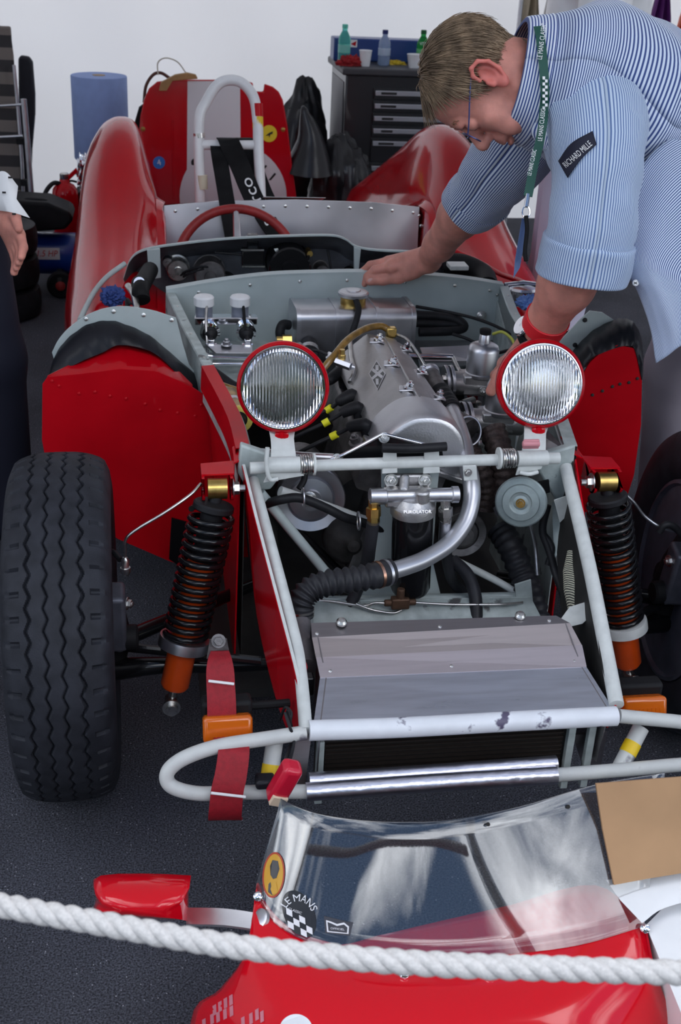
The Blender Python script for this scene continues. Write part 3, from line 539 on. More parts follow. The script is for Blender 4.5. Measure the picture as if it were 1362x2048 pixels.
# --- coil-over dampers
def coilover(top, bot, side):
    ax = (bot-top).normalized(); Ln = (bot-top).length; a, b, _ = frame(ax)
    root_g = G(); root_g.lathe(top, ax, [(.012, .05), (.019, Ln*.40), (.019, Ln*.45), (.026, Ln*.46), (.0265, Ln+.09), (.022, Ln+.097), (.008, Ln+.1)], 22)
    body = obj('damper', root_g, M['orange'], CAR, ang=40)
    g = G(); g.lathe(top, ax, [(.011, -.005), (.012, .012), (.034, .015), (.037, .018), (.037, .026), (.034, .029), (.02, .034), (.0195, Ln*.42), (.028, Ln*.43), (.012, Ln*.44)], 22); obj('bump_stop', g, M['rub'], body)
    N = 15; P = []
    for i in range(N*18+1):
        t = i/(N*18); th = 2*pi*N*t; P.append(top+ax*(.033+(Ln-.043)*t)+(a*cos(th)+b*sin(th))*.0375)
    g = G(); g.tube(P, .0056, 8); obj('coil_spring', g, M['black'], body, ang=80)
    g = G(); g.lathe(top, ax, [(.03, Ln-.008), (.046, Ln-.006), (.047, Ln+.0), (.047, Ln+.014), (.03, Ln+.016)], 30); obj('spring_perch', g, M['alus'] if side < 0 else M['cream'], body, ang=30)
    g = G(); ex_ = V(1, 0, 0); c = top-ax*.012; g.lathe(c-ex_*.017, ex_, [(.010, 0), (.0185, 0), (.0185, .034), (.010, .034)], 24); g.cyl(c, top+ax*.015, .011, 12); obj('eye_bush', g, M['brass'], body, ang=30)
    e = bot+ax*.125; g = G(); g.lathe(e-V(0, .02, 0), (0, 1, 0), [(.006, -.012), (.011, -.012), (.011, -.002), (.017, -.002), (.017, .002), (.012, .004), (.012, .03)], 18); g.cyl(bot+ax*.09, e, .007); obj('eye_bush', g, M['steel'], body)
    return body, c
tl = W(432, 990, y=-.035); bl_ = W(369, 1280, y=-.08); tr = W(1213, 975, y=-.035); br_ = W(1246, 1246, y=-.06)
for s, T, B, nut in ((-1, tl, bl_, (458, 972)), (1, tr, br_, (1188, 962))):
    body, c = coilover(T, B, s)
    inn = V(-s, 0, 0)
    for sg in (-1, 1):      # the two red ears of the mounting bracket
        g = G(); o = c+V(sg*.0225, 0, 0); aa = [o+V(0, cos(t)*.021, sin(t)*.021) for t in np.linspace(-pi*.9, pi*.55, 14)]
        g.prism(aa+[o+V(0, .05, .024), o+V(0, .055, -.015)], (.005*(1 if sg > 0 else -1), 0, 0)); obj('shock_bracket', g, M['red'], CAR, bevel=.0012)
    g = G(); g.slab([[c+V(s*.027, .008, .0215), c+V(s*.027, .055, .0215)], [c+V(-s*.03, .008, .0225), c+V(-s*.03, .055, .026)], [V(s*.325, .004, c.z+.03), V(s*.325, .06, c.z+.036)], [V(s*.298, .0, c.z+.045), V(s*.298, .06, c.z+.05)]], (0, 0, .003)); obj('shock_bracket', g, M['red'], CAR)
    g = G(); g.hexnut(c+V(-s*.0275, 0, 0), (-s, 0, 0), .0115, .011, .9); obj('shock_bolt', g, M['steel'], CAR)
# --- uprights, hubs, wishbones, brake lines
for s, MW in ((-1, ML), (1, MR)):
    h = MW @ V(-s*.075, 0, 0); g = G()
    T = lambda p: MW @ Vector(p)
    g.tube([T((-s*.06, .0, .10)), T((-s*.075, -.01, .05)), T((-s*.085, -.01, -.03)), T((-s*.075, -.01, -.10))], [.022, .03, .034, .024], 14); g.lathe(T((-s*.05, 0, 0)), T((-s*.13, 0, 0))-T((-s*.05, 0, 0)), [(.05, 0), (.05, .03), (.035, .05), (.0, .052)], 20)
    obj('upright', g, M['blackm'], CAR)
    g = G(); R3 = MW.to_3x3(); g.box(T((-s*.082, -.055, .045)), (.055, .06, .12), [R3 @ V(1, 0, 0), R3 @ V(0, 1, .1).normalized(), R3 @ V(0, -.1, 1).normalized()]); cal = obj('brake_caliper', g, mat('caliper_grey', (.10, .105, .13), .45, .5, var=.2), CAR, bevel=.008, seg=3)
    g = G(); g.lathe(T((-s*.11, -.055, .0)), (-s, 0, 0), [(.024, -.01), (.024, .016), (.02, .02), (0, .021)], 20); obj('caliper_bolt', g, M['blackm'], cal); g = G(); g.hexnut(T((-s*.112, -.06, .075)), (-s, -.3, 0), .008, .008, .3); obj('caliper_bolt', g, M['steel'], cal)
    g = G(); g.hexnut(T((-s*.095, -.045, -.02)), (0, -1, .2), .010, .012, .5); obj('hub_nut', g, M['steel'], CAR)
    ip = V(s*.25, -.05, .24); op = T((-s*.08, -.03, -.085))
    g = G(); g.tube(spl([op, op.lerp(ip, .3)+V(0, -.01, .012), op.lerp(ip, .7), ip], 4), [.022, .016, .014, .012], 12); obj('wishbone', g, M['black'], CAR)
    g = G(); g.tube([op+V(0, .01, .05), V(s*.26, .22, .26)], [.016, .012], 12); g.tube([T((-s*.07, -.03, -.03)), V(s*.28, -.10, .28)], [.009, .009], 10); obj('wishbone', g, M['black'], CAR)
tube('brake_line', QS((402, 967, -.02), (380, 990, -.04), (330, 1025, -.06), (275, 1058, -.07), (252, 1078, -.075), (250, 1105, -.07), (250, 1125, -.07)), .0028, 'steel', n=8)
g = G(); g.lathe(W(250, 1115, y=-.07), (0, 0, -1), [(.004, 0), (.007, .005), (.007, .02), (.009, .02), (.009, .03), (.006, .035)], 10); obj('brake_union', g, M['steel'], CAR)
tube('brake_line', QS((1246, 985, .0), (1268, 1005, .0), (1290, 1033, -.0), (1322, 1055, -.01), (1350, 1062, -.01)), .0032, 'alus', n=8); tube('brake_hose', QS((1318, 1065, -.02), (1330, 1050, -.02), (1350, 1055, -.02), (1380, 1090, -.02)), .007, 'rub')
tube('brake_hose', QS((212, 1100, -.01), (228, 1105, -.03), (240, 1120, -.05)), .005, 'rub')
plate('damper_guard', [(343, 1036), (388, 1048), (384, 1150), (338, 1118)], .40, M['black'])
# --- red tow strap hung over the hoop
g = G(); c = W(437, 1282, y=-.40); g.hexnut(c, (0, -1, .5), .0075, .008, 0); g.slab([[c+V(-.013, .004, .0), c+V(.013, .004, 0)], [c+V(-.018, -.002, -.03), c+V(.018, -.002, -.03)]], (0, .003, 0)); hk = obj('strap_anchor', g, M['castd'], CAR)
TS = ribbon('tow_strap', QS((440, 1303, -.405), (440, 1330, -.41), (443, 1400, -.44), (446, 1450, -.455), (462, 1478, -.478), (468, 1500, -.512), (462, 1550, -.535), (455, 1582, -.545), (451, 1622, -.55), (450, 1640, -.54), (452, 1636, -.525)), lambda t: .028+.014*min(1, t*8)+.009*t, M['strap'], CAR, .003, wd=(1, 0, -.06))
for a, b, y in (((417, 1362), (468, 1368), -.432), ((422, 1586), (491, 1594), -.549)):
    g = G(); g.tube([W(*a, y=y-.002), W(*b, y=y-.002)], .0022, 6); obj('strap_stitching', g, M['txt'], TS)
# --- indicators, rear-marker box and its wiring
for s, c in ((-1, W(455, 1456, y=-.455)), (1, W(1285, 1416, y=-.42))):
    g = G(); g.box(c+V(0, .03, .012), (.078, .03, .046), None); ba = obj('indicator', g, M['blackm'], CAR, bevel=.006)
    g = G(); q = V(0, -.92, .38).normalized(); X = V(1, 0, 0); g.box(c, (.076, .042, .030), (X, V(0, .38, .92).cross(X)*0+V(0, .38, .92), q)); ln = obj('indicator_lens', g, M['amber'], ba, bevel=.007, seg=4)
    g = G()
    for k in range(8): g.box(c+q*.0152+V((k-3.5)*.0072, 0, 0)+V(0, .38, .92)*-.006, (.0024, .018, .0016), (X, V(0, .38, .92), q))
    tag(obj('lens_rib', g, M['amber'], ln), kind='stuff')
    g = G(); g.tube([c+V(-s*.02, .04, .01), V(s*.265, c.y+.05, c.z+.005)], .007, 10); obj('indicator_stalk', g, M['blackm'], ba)
rb0 = W(568, 1563, y=-.56); q1 = V(.36, -.12, .92).normalized(); q2 = V(.92, .1, -.36); q2 = (q2-q1*q2.dot(q1)).normalized(); q3 = q1.cross(q2)
g = G(); g.box(rb0, (.030, .074, .03), (q2, q1, q3)); bx = obj('marker_lamp', g, mat('red_plastic', (.55, .01, .035), .3, coat=.4), CAR, bevel=.008, seg=3)
g = G(); g.box(rb0-q1*.026+V(0, -.003, 0), (.024, .018, .031), (q2, q1, q3)); obj('lamp_label', g, mat('pale_label', (.7, .55, .4), .5), bx, bevel=.001)
g = G(); g.box(rb0+q2*.0155, (.002, .05, .008), (q2, q1, q3)); obj('lamp_clip', g, M['chrome'], bx)
for pts in (((575, 1420, -.47), (585, 1470, -.475), (578, 1500, -.5), (566, 1530, -.56)), ((570, 1425, -.47), (580, 1455, -.49), (588, 1480, -.495), (580, 1520, -.53), (568, 1545, -.57)), ((560, 1440, -.44), (570, 1415, -.45), (582, 1425, -.46), (580, 1445, -.47))):
    tube('wire', QS(*pts), .0025, 'rub', n=6)
tube('wire', QS((594, 1325, -.33), (606, 1322, -.35), (612, 1335, -.36), (606, 1345, -.36)), .003, 'strap', n=6)
g = G(); g.box(W(612, 1368, y=-.37), (.024, .02, .034)); obj('relay_box', g, M['black'], CAR, bevel=.003)
g = G(); g.box(W(530, 1562, y=-.53), (.03, .025, .016)); obj('cable_wrap', g, M['tape'], CAR, bevel=.005)
# ------------------------------------------------------------------ headlamps on spring-loaded brackets
glass = mat('lamp_glass', (.95, .96, .97), .06, trans=1, ior=1.45)
t = glass.node_tree; b = t.nodes['Principled BSDF']; L = t.links.new; tcn = t.nodes.new('ShaderNodeTexCoord'); wv = t.nodes.new('ShaderNodeTexWave'); wv.inputs['Scale'].default_value = 58; wv.inputs['Distortion'].default_value = .4; wv.inputs['Detail'].default_value = 0
bp = t.nodes.new('ShaderNodeBump'); bp.inputs['Strength'].default_value = .8; bp.inputs['Distance'].default_value = .0018; L(tcn.outputs['Object'], wv.inputs[0]); L(wv.outputs['Fac'], bp.inputs['Height']); L(bp.outputs[0], b.inputs['Normal'])
M['reflector'] = mat('lamp_reflector', (.9, .9, .92), .12, 1)
def headlamp(c, ax, foot, hub):
    ax = Vector(ax).normalized(); r = .0735
    g = G(); g.lathe(c, ax, [(.02, -.085), (.05, -.07), (.07, -.045), (.0815, -.018), (.0825, -.006), (.0815, .004), (.077, .008), (.0735, .006), (.0725, -.002)], 56); hl = obj('headlamp', g, M['red'], CAR, ang=50)
    g = G(); g.lathe(c, ax, [(.0755, .0085), (.0745, .0105), (.0725, .0105), (.0715, .0085)], 56); obj('lamp_rim', g, M['chrome'], hl, ang=60)
    g = G(); g.lathe(c, ax, [(.0728, .004), (.07, .0095), (.058, .0145), (.04, .0185), (.02, .0205), (0, .021), (0, .0185), (.02, .018), (.04, .016), (.058, .012), (.07, .006), (.0728, .002)], 56); obj('lamp_lens', g, glass, hl, ang=70)
    g = G(); g.lathe(c, ax, [(.0722, .002), (.068, -.016), (.058, -.035), (.044, -.052), (.026, -.064), (.012, -.069), (0, -.070)], 56); obj('lamp_reflector', g, M['reflector'], hl, ang=70)
    g = G(); g.lathe(c, ax, [(.008, -.068), (.012, -.04), (.030, -.016), (.029, -.012), (0, -.010)], 28); obj('lamp_bulb', g, mat('bulb_shield', (.42, .42, .45), .3, .9) if 'bulb_shield' not in bpy.data.materials else bpy.data.materials['bulb_shield'], hl)
    dn = (V(0, 0, -1)-ax*ax.dot(V(0, 0, -1))).normalized(); g = G(); g.lathe(c+dn*.085-ax*.004, ax, [(.012, -.006), (.0125, .006), (.008, .008), (0, .008)], 16); g.hexnut(c+dn*.085+ax*.004, ax, .004, .003, 0); obj('rim_screw', g, M['red'], hl)
    # sheet bracket down to the hinge tube
    s = dn.cross(ax)*1; X = V(1, 0, 0); p0 = c+dn*.075-ax*.012; f = Vector(foot)
    g = G(); g.slab([[p0-X*.024, p0+X*.024], [p0.lerp(f, .3)-X*.021, p0.lerp(f, .3)+X*.021], [p0.lerp(f, .5)-X*.021+V(0, -.006, 0), p0.lerp(f, .5)+X*.021+V(0, -.006, 0)], [f-X*.024+V(0, -.012, .0), f+X*.024+V(0, -.012, .0)], [f-X*.036*hub[0]+V(0, -.012, -.03), f+X*.036*hub[1]+V(0, -.012, -.018)]], (0, .003, 0)); lb = obj('lamp_bracket', g, M['cream'], CAR, bevel=.001, ang=40)
    g = G(); g.tube([f-X*.028+V(0, -.006, .001), f+X*.028+V(0, -.006, .001)], .0145, 16); obj('hinge_sleeve', g, M['cream'], lb)
    return hl
cl, cr_ = W(566, 775, d=2.131), W(1082, 768, d=2.203)
headlamp(cl, (CAM-cl)+V(.0, 0, -.25), W(567, 928, y=-.035), (1, 1)); headlamp(cr_, (CAM-cr_)+V(.55, 0, -.2), W(1062, 915, y=-.035), (.8, .5))
for a, b, e in (((600, 929), (628, 928), 629), ((1002, 917), (1030, 916), 999)):
    A, B = W(*a, y=-.035), W(*b, y=-.035); N = 6; P = [A.lerp(B, i/(N*12))+V(0, cos(2*pi*i/12)*.0165, sin(2*pi*i/12)*.0165) for i in range(N*12+1)]
    sg = obj('hinge_spring', (g := G()).tube(P, .0021, 6), M['steel'], CAR); e_ = W(e, (a[1]+b[1])/2, y=-.035); g = G(); g.lathe(e_-V(.003, 0, 0), (1, 0, 0), [(.012, 0), (.02, 0), (.02, .004), (.012, .004)], 20); obj('spring_washer', g, M['cream'], sg)
g = G(); g.box(W(1062, 888, y=-.055), (.03, .006, .018)); g.tube([W(1045, 888, y=-.06), W(1079, 888, y=-.06)], .006, 8); obj('tape_tab', g, mat('pink_tape', (.62, .25, .28), .4), CAR, bevel=.002)
tube('hinge_pin', QS((535, 895, -.05), (533, 930, -.055), (540, 958, -.055), (556, 958, -.055)), .004, 'cream', n=8)
tube('hinge_pin', QS((1040, 945, -.05), (1058, 948, -.055), (1075, 944, -.05)), .004, 'cream', n=8)
# ------------------------------------------------------------------ engine bay
flr = W(470, 700, z=.55).z
g = G(); g.slab([[W(366, 652, z=.545), W(600, 648, z=.545)], [W(440, 790, z=.545), W(640, 790, z=.545)]], (0, 0, -.004)); obj('footbox_top', g, M['greyd'], CAR)
g = G(); g.slab([[W(820, 650, z=.545), W(1008, 640, z=.545)], [W(840, 735, z=.545), W(1060, 725, z=.545)]], (0, 0, -.004)); obj('footbox_top', g, mat('grimy_grey', (.20, .21, .22), .45, .3, var=.25, vs=12), CAR)
g = G(); c = W(405, 725, z=.57); g.box(c, (.045, .06, .03)); obj('junction_box', g, M['greyd'], CAR, bevel=.002)
# header tank
tc_ = V(.022, .855, .603)
def rbox(g, c, sz, r, ax=None, n=5, axis=0):
    """box with four long edges rounded, drawn along one axis"""
    o = [i for i in range(3) if i != axis]; h = [sz[o[0]]/2-r, sz[o[1]]/2-r]; P = []
    for q, (sx, sy) in enumerate(((1, 1), (-1, 1), (-1, -1), (1, -1))):
        for k in range(n+1):
            a = pi/2*(q+k/n); P.append((sx*h[0]+r*cos(a), sy*h[1]+r*sin(a)))
    A = ax or [V(1, 0, 0), V(0, 1, 0), V(0, 0, 1)]
    rows = [[Vector(c)+A[axis]*(e*sz[axis]/2)+A[o[0]]*p[0]+A[o[1]]*p[1] for p in P] for e in (-1, 1)]
    g.grid(rows, closed=True); k = len(P); b0 = len(g.v)-2*k; g.add(rows[0], [tuple(range(k))]); g.add(rows[1], [tuple(range(k))]); return g
A_ = [V(1, .05, .0).normalized(), V(-.05, 1, 0).normalized(), V(0, 0, 1)]
g = G(); rbox(g, tc_, (.292, .125, .138), .024, A_); TK = obj('header_tank', g, M['alus'], CAR, ang=40)
for x in (-.142, -.048, .052, .142):
    g = G(); rbox(g, tc_+A_[0]*x, (.008 if abs(x) < .1 else .010, .131, .144), .027, A_); obj('tank_seam', g, M['alus'], TK)
cp = W(707, 598, y=.845); g = G(); cp = V(cp.x, .85, .690); g.lathe(cp+V(0, 0, -.026), (0, 0, 1), [(.031, 0), (.031, .026), (.028, .028)], 28); obj('filler_neck', g, M['brass'], TK, ang=30)
g = G(); g.lathe(cp+V(0, 0, .002), (0, 0, 1), [(.034, 0), (.0375, .002), (.0375, .009), (.034, .012), (.018, .0135), (.016, .016), (0, .016)], 36); obj('filler_cap', g, M['alus'], TK, ang=30)
tube('overflow_hose', QS((712, 600, .82), (717, 622, .785), (708, 655, .76), (698, 685, .755), (695, 715, .74)), .0075, 'rub')
g = G(); o = W(618, 688, y=.785); g.cyl(o, o+V(-.01, -.11, -.03), .021, 20); tk2 = obj('tank_outlet', g, M['rub'], TK); g = G(); g.cyl(o+V(-.002, -.025, -.006), o+V(-.004, -.038, -.01), .024, 20); g.hexnut(o+V(-.027, -.03, .006), (-.2, -1, 0), .006, .006, .5); obj('hose_clip', g, M['steel'], tk2)
g = G(); o = W(578, 680, y=.80); g.cyl(o+V(-.016, 0, 0), o+V(.006, 0, 0), .013, 6); g.cyl(o+V(-.03, 0, 0), o+V(-.015, 0, 0), .009, 12); obj('drain_union', g, M['brass'], TK)
tube('wire', QS((565, 683, .8), (545, 690, .79), (528, 702, .77)), .003, 'rub', n=6)
tube('overflow_hose', QS((578, 650, .86), (565, 650, .85), (560, 668, .84), (570, 690, .84)), .012, 'rub')
# brake and clutch reservoirs on the firewall
g = G(); g.box(W(452, 641, y=.82), (.148, .016, .018)); g.box(W(452, 633, y=.826), (.15, .034, .004)); RS = obj('reservoir_rail', g, M['chrome'], CAR, bevel=.003)
for px in (408, 480):
    c = W(px, 622, y=.845); g = G(); g.lathe(c+V(0, 0, -.012), (0, 0, 1), [(.0205, 0), (.0205, .028)], 24); rv_ = obj('fluid_reservoir', g, mat('cloudy_plastic', (.22, .24, .3), .3, trans=.3), CAR)
    g = G(); N = 40; prof = []; cc = c+V(0, 0, .014)
    rows = [[cc+V(cos(2*pi*k/N)*r*(1+.02*(k % 4 < 2)), sin(2*pi*k/N)*r*(1+.02*(k % 4 < 2)), h) for k in range(N)] for r, h in ((.0225, 0), (.024, .002), (.024, .02), (.021, .0235), (.013, .0245), (.0001, .0245))]
    g.grid(rows, closed=True); obj('reservoir_cap', g, M['white'], rv_, ang=30)
    c = W(px+12, 664, y=.80); ax = V(0, -1, -.12).normalized(); g = G(); g.lathe(c, ax, [(.021, -.05), (.021, .0), (.024, .0), (.024, .006), (.018, .008), (.0175, .002), (.015, .0)], 28); mc = obj('master_cylinder', g, M['chrome'], CAR, ang=30)
    g = G(); g.lathe(c, ax, [(.017, .002), (.017, .012), (.013, .016), (.014, .022), (.009, .026), (.005, .028), (.005, .05)], 20); obj('dust_boot', g, M['rub'], mc, ang=40)
    g = G(); q = c+ax*.05; g.box(q+V(0, 0, -.006), (.016, .018, .022)); g.cyl(q+V(-.014, 0, -.008), q+V(.014, 0, -.008), .004, 10); obj('clevis', g, M['chrome'], mc, bevel=.002)
    tube('brake_pipe', QS((px+6, 606, .83), (px+4, 640, .80), (px+6, 690, .765), (px+8, 725, .74)) if px < 450 else QS((px+6, 606, .83), (px+9, 640, .80), (px+12, 690, .765), (px+8, 735, .74), (px-18, 758, .72), (px-30, 766, .70)), .0036, 'steel' if px < 450 else 'blackm', n=8)
g = G(); g.slab([[W(412, 688, y=.74), W(505, 690, y=.74)], [W(432, 706, y=.70), W(505, 706, y=.70)]], (0, 0, -.006)); g.hexnut(W(453, 690, y=.73), (0, 0, 1), .009, .009, .6); obj('pedal_plate', g, M['alus'], CAR, bevel=.002)
tube('pedal_shaft', QS((398, 712, .73), (500, 716, .73)), .009, 'chrome', n=16); tube('pedal_shaft', QS((412, 728, .70), (440, 728, .70), (495, 728, .69)), .005, 'chrome', n=12)
tube('heater_hose', QS((412, 735, .62), (440, 755, .6), (470, 775, .58), (520, 790, .55), (540, 800, .5)), .013, 'rub'); tube('oil_hose', QS((428, 765, .45), (470, 780, .45), (520, 790, .42), (560, 800, .40)), .008, 'hosegold')
# ignition coil
a_, b_ = W(458, 796, y=.42), W(478, 838, y=.26); g = G(); g.cyl(a_, b_, .0245, 28); ic = obj('ignition_coil', g, M['oil'], CAR); ax = (b_-a_).normalized()
g = G(); g.lathe(b_, ax, [(.026, -.006), (.0275, -.004), (.0275, .004), (.025, .005)], 28); obj('coil_rim', g, mat('yellow_rim', (.72, .6, .12), .4), ic); g = G(); g.lathe(b_, ax, [(.0245, .002), (.014, .006), (.011, .022), (.006, .024), (0, .024)], 24); obj('coil_cap', g, M['blackm'], ic)
g = G(); m_ = a_.lerp(b_, .45); g.cyl(m_, m_+ax*.02, .0258, 28); obj('coil_clip', g, M['alus'], ic)
# ------------------------------------------------------------------ engine, canted over to one side
ENG = None
tl_ = radians(17); U_ = V(cos(tl_), 0, -sin(tl_)); Wv = V(sin(tl_), 0, cos(tl_)); Eo = V(.030, 0, .628)
def E3(u, y, w): return Eo+U_*u+Wv*w+V(-.018*(y-.12)/.35, y, .012*(y-.12)/.35)
g = G(); rbox(g, E3(.01, .27, -.155), (.115, .46, .26), .015, [U_, V(0, 1, 0), Wv], axis=1); ENG = obj('engine_block', g, M['castd'], CAR, ang=40)
sec = [(-.090, -.012), (-.090, -.002), (-.086, .006), (-.0495, .064), (-.044, .070), (-.034, .073), (.030, .073), (.040, .070), (.0465, .064), (.076, .010), (.080, .004), (.080, -.006)]
g = G(); g.grid([[E3(u, y, w) for u, w in sec] for y in (.105, .47)]); rows = [[E3(u, y, w) for u, w in sec] for y in (.47, .475)]; g.prism([E3(u, .468, w) for u, w in sec], (0, .004, 0)); VC = obj('valve_cover', g, M['cast'], ENG, ang=30)
# domed front housing over the cam drive
dome = [(-.094, -.014), (-.090, .012), (-.077, .040), (-.055, .066), (-.026, .079), (.0, .083), (.026, .079), (.052, .062), (.070, .036), (.081, .008), (.084, -.025)]
rows = []
for y, k in ((.128, 1.0), (.12, 1.01), (.066, 1.0), (.054, .99), (.045, .965), (.040, .93), (.0375, .88), (.037, .84), (.0368, .4), (.0367, .05)): rows.append([E3(u*k, y, (w+.01)*k-.01) for u, w in spl([V(u, w, 0) for u, w in dome], 4) and [(p.x, p.y) for p in spl([V(u, w, 0) for u, w in dome], 4)]])
g = G(); g.grid(rows); g.add(rows[2], []); fc = obj('cam_drive_cover', g, mat('pale_cast_aluminium', (.60, .60, .62), .4, .9, var=.06, vs=14, bump=.2, bs=320), ENG, ang=24)
g = G(); g.slab([[E3(-.108, .10, -.012), E3(.090, .10, -.02)], [E3(-.108, .030, -.012), E3(.090, .030, -.02)]], Wv*-.012); obj('cover_flange', g, M['cast'], ENG, bevel=.003)
# ribs, nuts and raised lettering on top
ys = (.43, .30, .17)
for y in ys:
    for u in (-.03, .034):
        g = G(); p = E3(u, y, .073); g.slab([[p-U_*.020-V(0, .012, 0)-Wv*.006, p-U_*.016+V(0, .014, 0)-Wv*.004], [p+U_*.004-V(0, .012, 0)+Wv*.002, p+U_*.004+V(0, .012, 0)+Wv*.002], [p+U_*.014-V(0, .008, 0), p+U_*.014+V(0, .008, 0)]], Wv*.004); fb = obj('cover_foot', g, M['alus'], ENG, bevel=.0015); g = G(); g.hexnut(p+Wv*.004, Wv, .0075, .009, .6); obj('cover_nut', g, M['chrome'], ENG)
g = G(); rbox(g, E3(.0, .30, .074), (.03, .36, .008), .003, [U_, V(0, 1, 0), Wv], axis=1); obj('cover_rib', g, M['cast'], ENG)
# cylinder head shoulder with studs, plug boots and leads
g = G(); rbox(g, E3(-.055, .27, -.075), (.07, .42, .07), .012, [U_, V(0, 1, 0), Wv], axis=1); HD = obj('cylinder_head', g, M['castd'], ENG, ang=40)
for px, py in ((702, 743), (709, 772), (722, 803), (736, 836), (712, 884)):
    g = G(); q = E3(-.095, W(px, py, z=.60).y, -.008); q = W(px, py, z=.64); g.hexnut(q, (-.4, -.2, 1), .0095, .012, .6); g.cyl(q-V(0, 0, .04), q, .009, 10); obj('head_nut', g, M['castd'], ENG)
boots = (((690, 742), (668, 758), (640, 775)), ((712, 790), (690, 800), (658, 818)), ((722, 815), (698, 822), (652, 845)), ((738, 850), (712, 852), (668, 871)))
for (ex, ey), (mx_, my), (tx, ty) in boots:
    ex -= 8; mx_ -= 6
    e, m_, t_ = W(ex, ey, z=.655), W(mx_, my, z=.648), W(tx, ty, z=.625); g = G(); g.tube(spl([e+V(.012, 0, -.05), e+V(.004, 0, -.012), e, m_, m_.lerp(t_, .25)], 4), [.0115, .0115, .0135, .012, .010], 14); bt = obj('plug_boot', g, M['rub'], ENG)
    tube('plug_lead', [m_, t_, t_+V(-.05, -.01, -.02), t_+V(-.10, .03, -.07)], .0042, 'rub', ENG, n=8)
    if tx != 640: g = G(); d_ = (t_-m_).normalized(); g.cyl(t_-d_*.007, t_+d_*.007, .0075, 12); obj('lead_tag', g, M['vyel'], bt)
# sender, unions and amber oil pipe
tube('oil_pipe', QS((640, 745, .35), (665, 715, .37), (695, 680, .42), (730, 658, .47), (760, 652, .50), (778, 660, .50)), .0075, 'hosegold', n=14)
g = G(); c = W(782, 664, y=.50); g.box(c, (.022, .02, .022)); g.cyl(c, c-V(0, 0, .022), .007, 6); obj('pipe_union', g, M['brass'], ENG, bevel=.003)
tube('vent_pipe', QS((790, 668, .50), (815, 680, .47), (838, 712, .43), (855, 742, .40)), .0035, 'steel', n=8)
g = G(); a_, b_ = W(672, 722, y=.36), W(702, 733, y=.34); g.cyl(a_, b_, .009, 6); g.cyl(b_, W(708, 735, y=.34), .006, 12); obj('pressure_sender', g, M['alus'], ENG); g = G(); g.cyl(W(655, 710, y=.38), W(662, 713, y=.38), .008, 10); obj('connector', g, M['white'], ENG); g = G(); c = W(684, 710, y=.36); g.lathe(c, (0, 0, 1), [(.008, -.02), (.008, 0), (.006, .002), (.006, .012), (0, .012)], 6); obj('pipe_union', g, M['brass'], ENG)
tube('wire', QS((655, 710, .38), (640, 703, .4), (625, 700, .42)), .0028, 'rub', n=6)
tube('vent_pipe', QS((700, 680, .50), (702, 715, .42), (708, 740, .36), (700, 765, .33)), .0055, 'steel', n=8)
# engine bearer plate at the front with bright edges
bp_ = Q(-.005, (688, 912), (764, 868), (780, 870), (884, 898), (890, 935), (690, 935)); g = G(); g.prism(bp_, (0, .006, 0)); EP = obj('engine_plate', g, M['black'], CAR)
tube('plate_edge', QS((662, 918, -.008), (690, 908, -.008), (766, 868, -.008)), .0035, 'chrome', EP, n=8); tube('plate_edge', QS((766, 868, -.008), (830, 884, -.008), (890, 900, -.008)), .003, 'chrome', EP, n=8)
for px, py in ((768, 875), (674, 918)): g = G(); g.hexnut(W(px, py, y=-.008), (0, -1, .3), .0068, .006, .5); obj('plate_bolt', g, M['steel'], EP)
tube('rubber_sleeve', QS((764, 896, -.045), (825, 897, -.05), (892, 893, -.045)), .0085, 'rub', n=14)
tube('support_rod', QS((520, 905, .05), (600, 912, .03), (668, 916, .0)), .008, 'alus', n=10)
# ------------------------------------------------------------------ water pipes and hoses on the intake side
tube('water_rail', QS((858, 742, .42), (872, 768, .36), (880, 785, .32)), .0175, 'castd', n=18); g = G(); c = W(860, 748, y=.40); g.lathe(c, (-.1, 1, .25), [(.019, -.004), (.022, 0), (.022, .008), (.019, .01)], 24); obj('pipe_collar', g, M['alus'], CAR)
g = G(); P = spl(QS((880, 783, .325), (896, 806, .275), (905, 822, .235)), 10); g.tube(P, [.019+.002*(1 if i % 4 < 2 else 0) for i in range(len(P))], 20); obj('rubber_joint', g, M['rub'], CAR, ang=60)
M['pipe'] = mat('silver_pipe_paint', (.50, .50, .53), .34, .75, var=.06, vs=10)
WPp = spl(QS((903, 820, .24), (916, 852, .16), (928, 890, .08), (934, 925, .03), (942, 960, -.01), (943, 1000, -.035), (930, 1045, -.06), (897, 1088, -.09), (850, 1118, -.12), (812, 1133, -.14), (768, 1146, -.16)), 6); g = G(); g.tube(WPp, [.0165, .0165, .016, .0155, .0155], 22); obj('water_pipe', g, M['pipe'], CAR, ang=80)
g = G(); g.slab([Q(-.055, (926, 932), (953, 931)), Q(-.055, (928, 962), (955, 960))], (0, .004, 0)); pb = obj('pipe_bracket', g, M['cream'], CAR, bevel=.001); g = G(); g.hexnut(W(936, 945, y=-.056), (0, -1, 0), .005, .004, 0); obj('bracket_bolt', g, M['steel'], pb)
CP = spl(QS((782, 1143, -.155), (745, 1152, -.17), (700, 1160, -.18), (655, 1166, -.19), (620, 1180, -.20), (602, 1205, -.21), (600, 1232, -.215)), 14); n_ = len(CP); g = G(); g.tube(CP, [(.0235 if i < 14 or i > n_-12 else .0215+.0028*cos(i*2*pi/5)) for i in range(n_)], 22); CH = obj('corrugated_hose', g, M['hose'], CAR, ang=80)
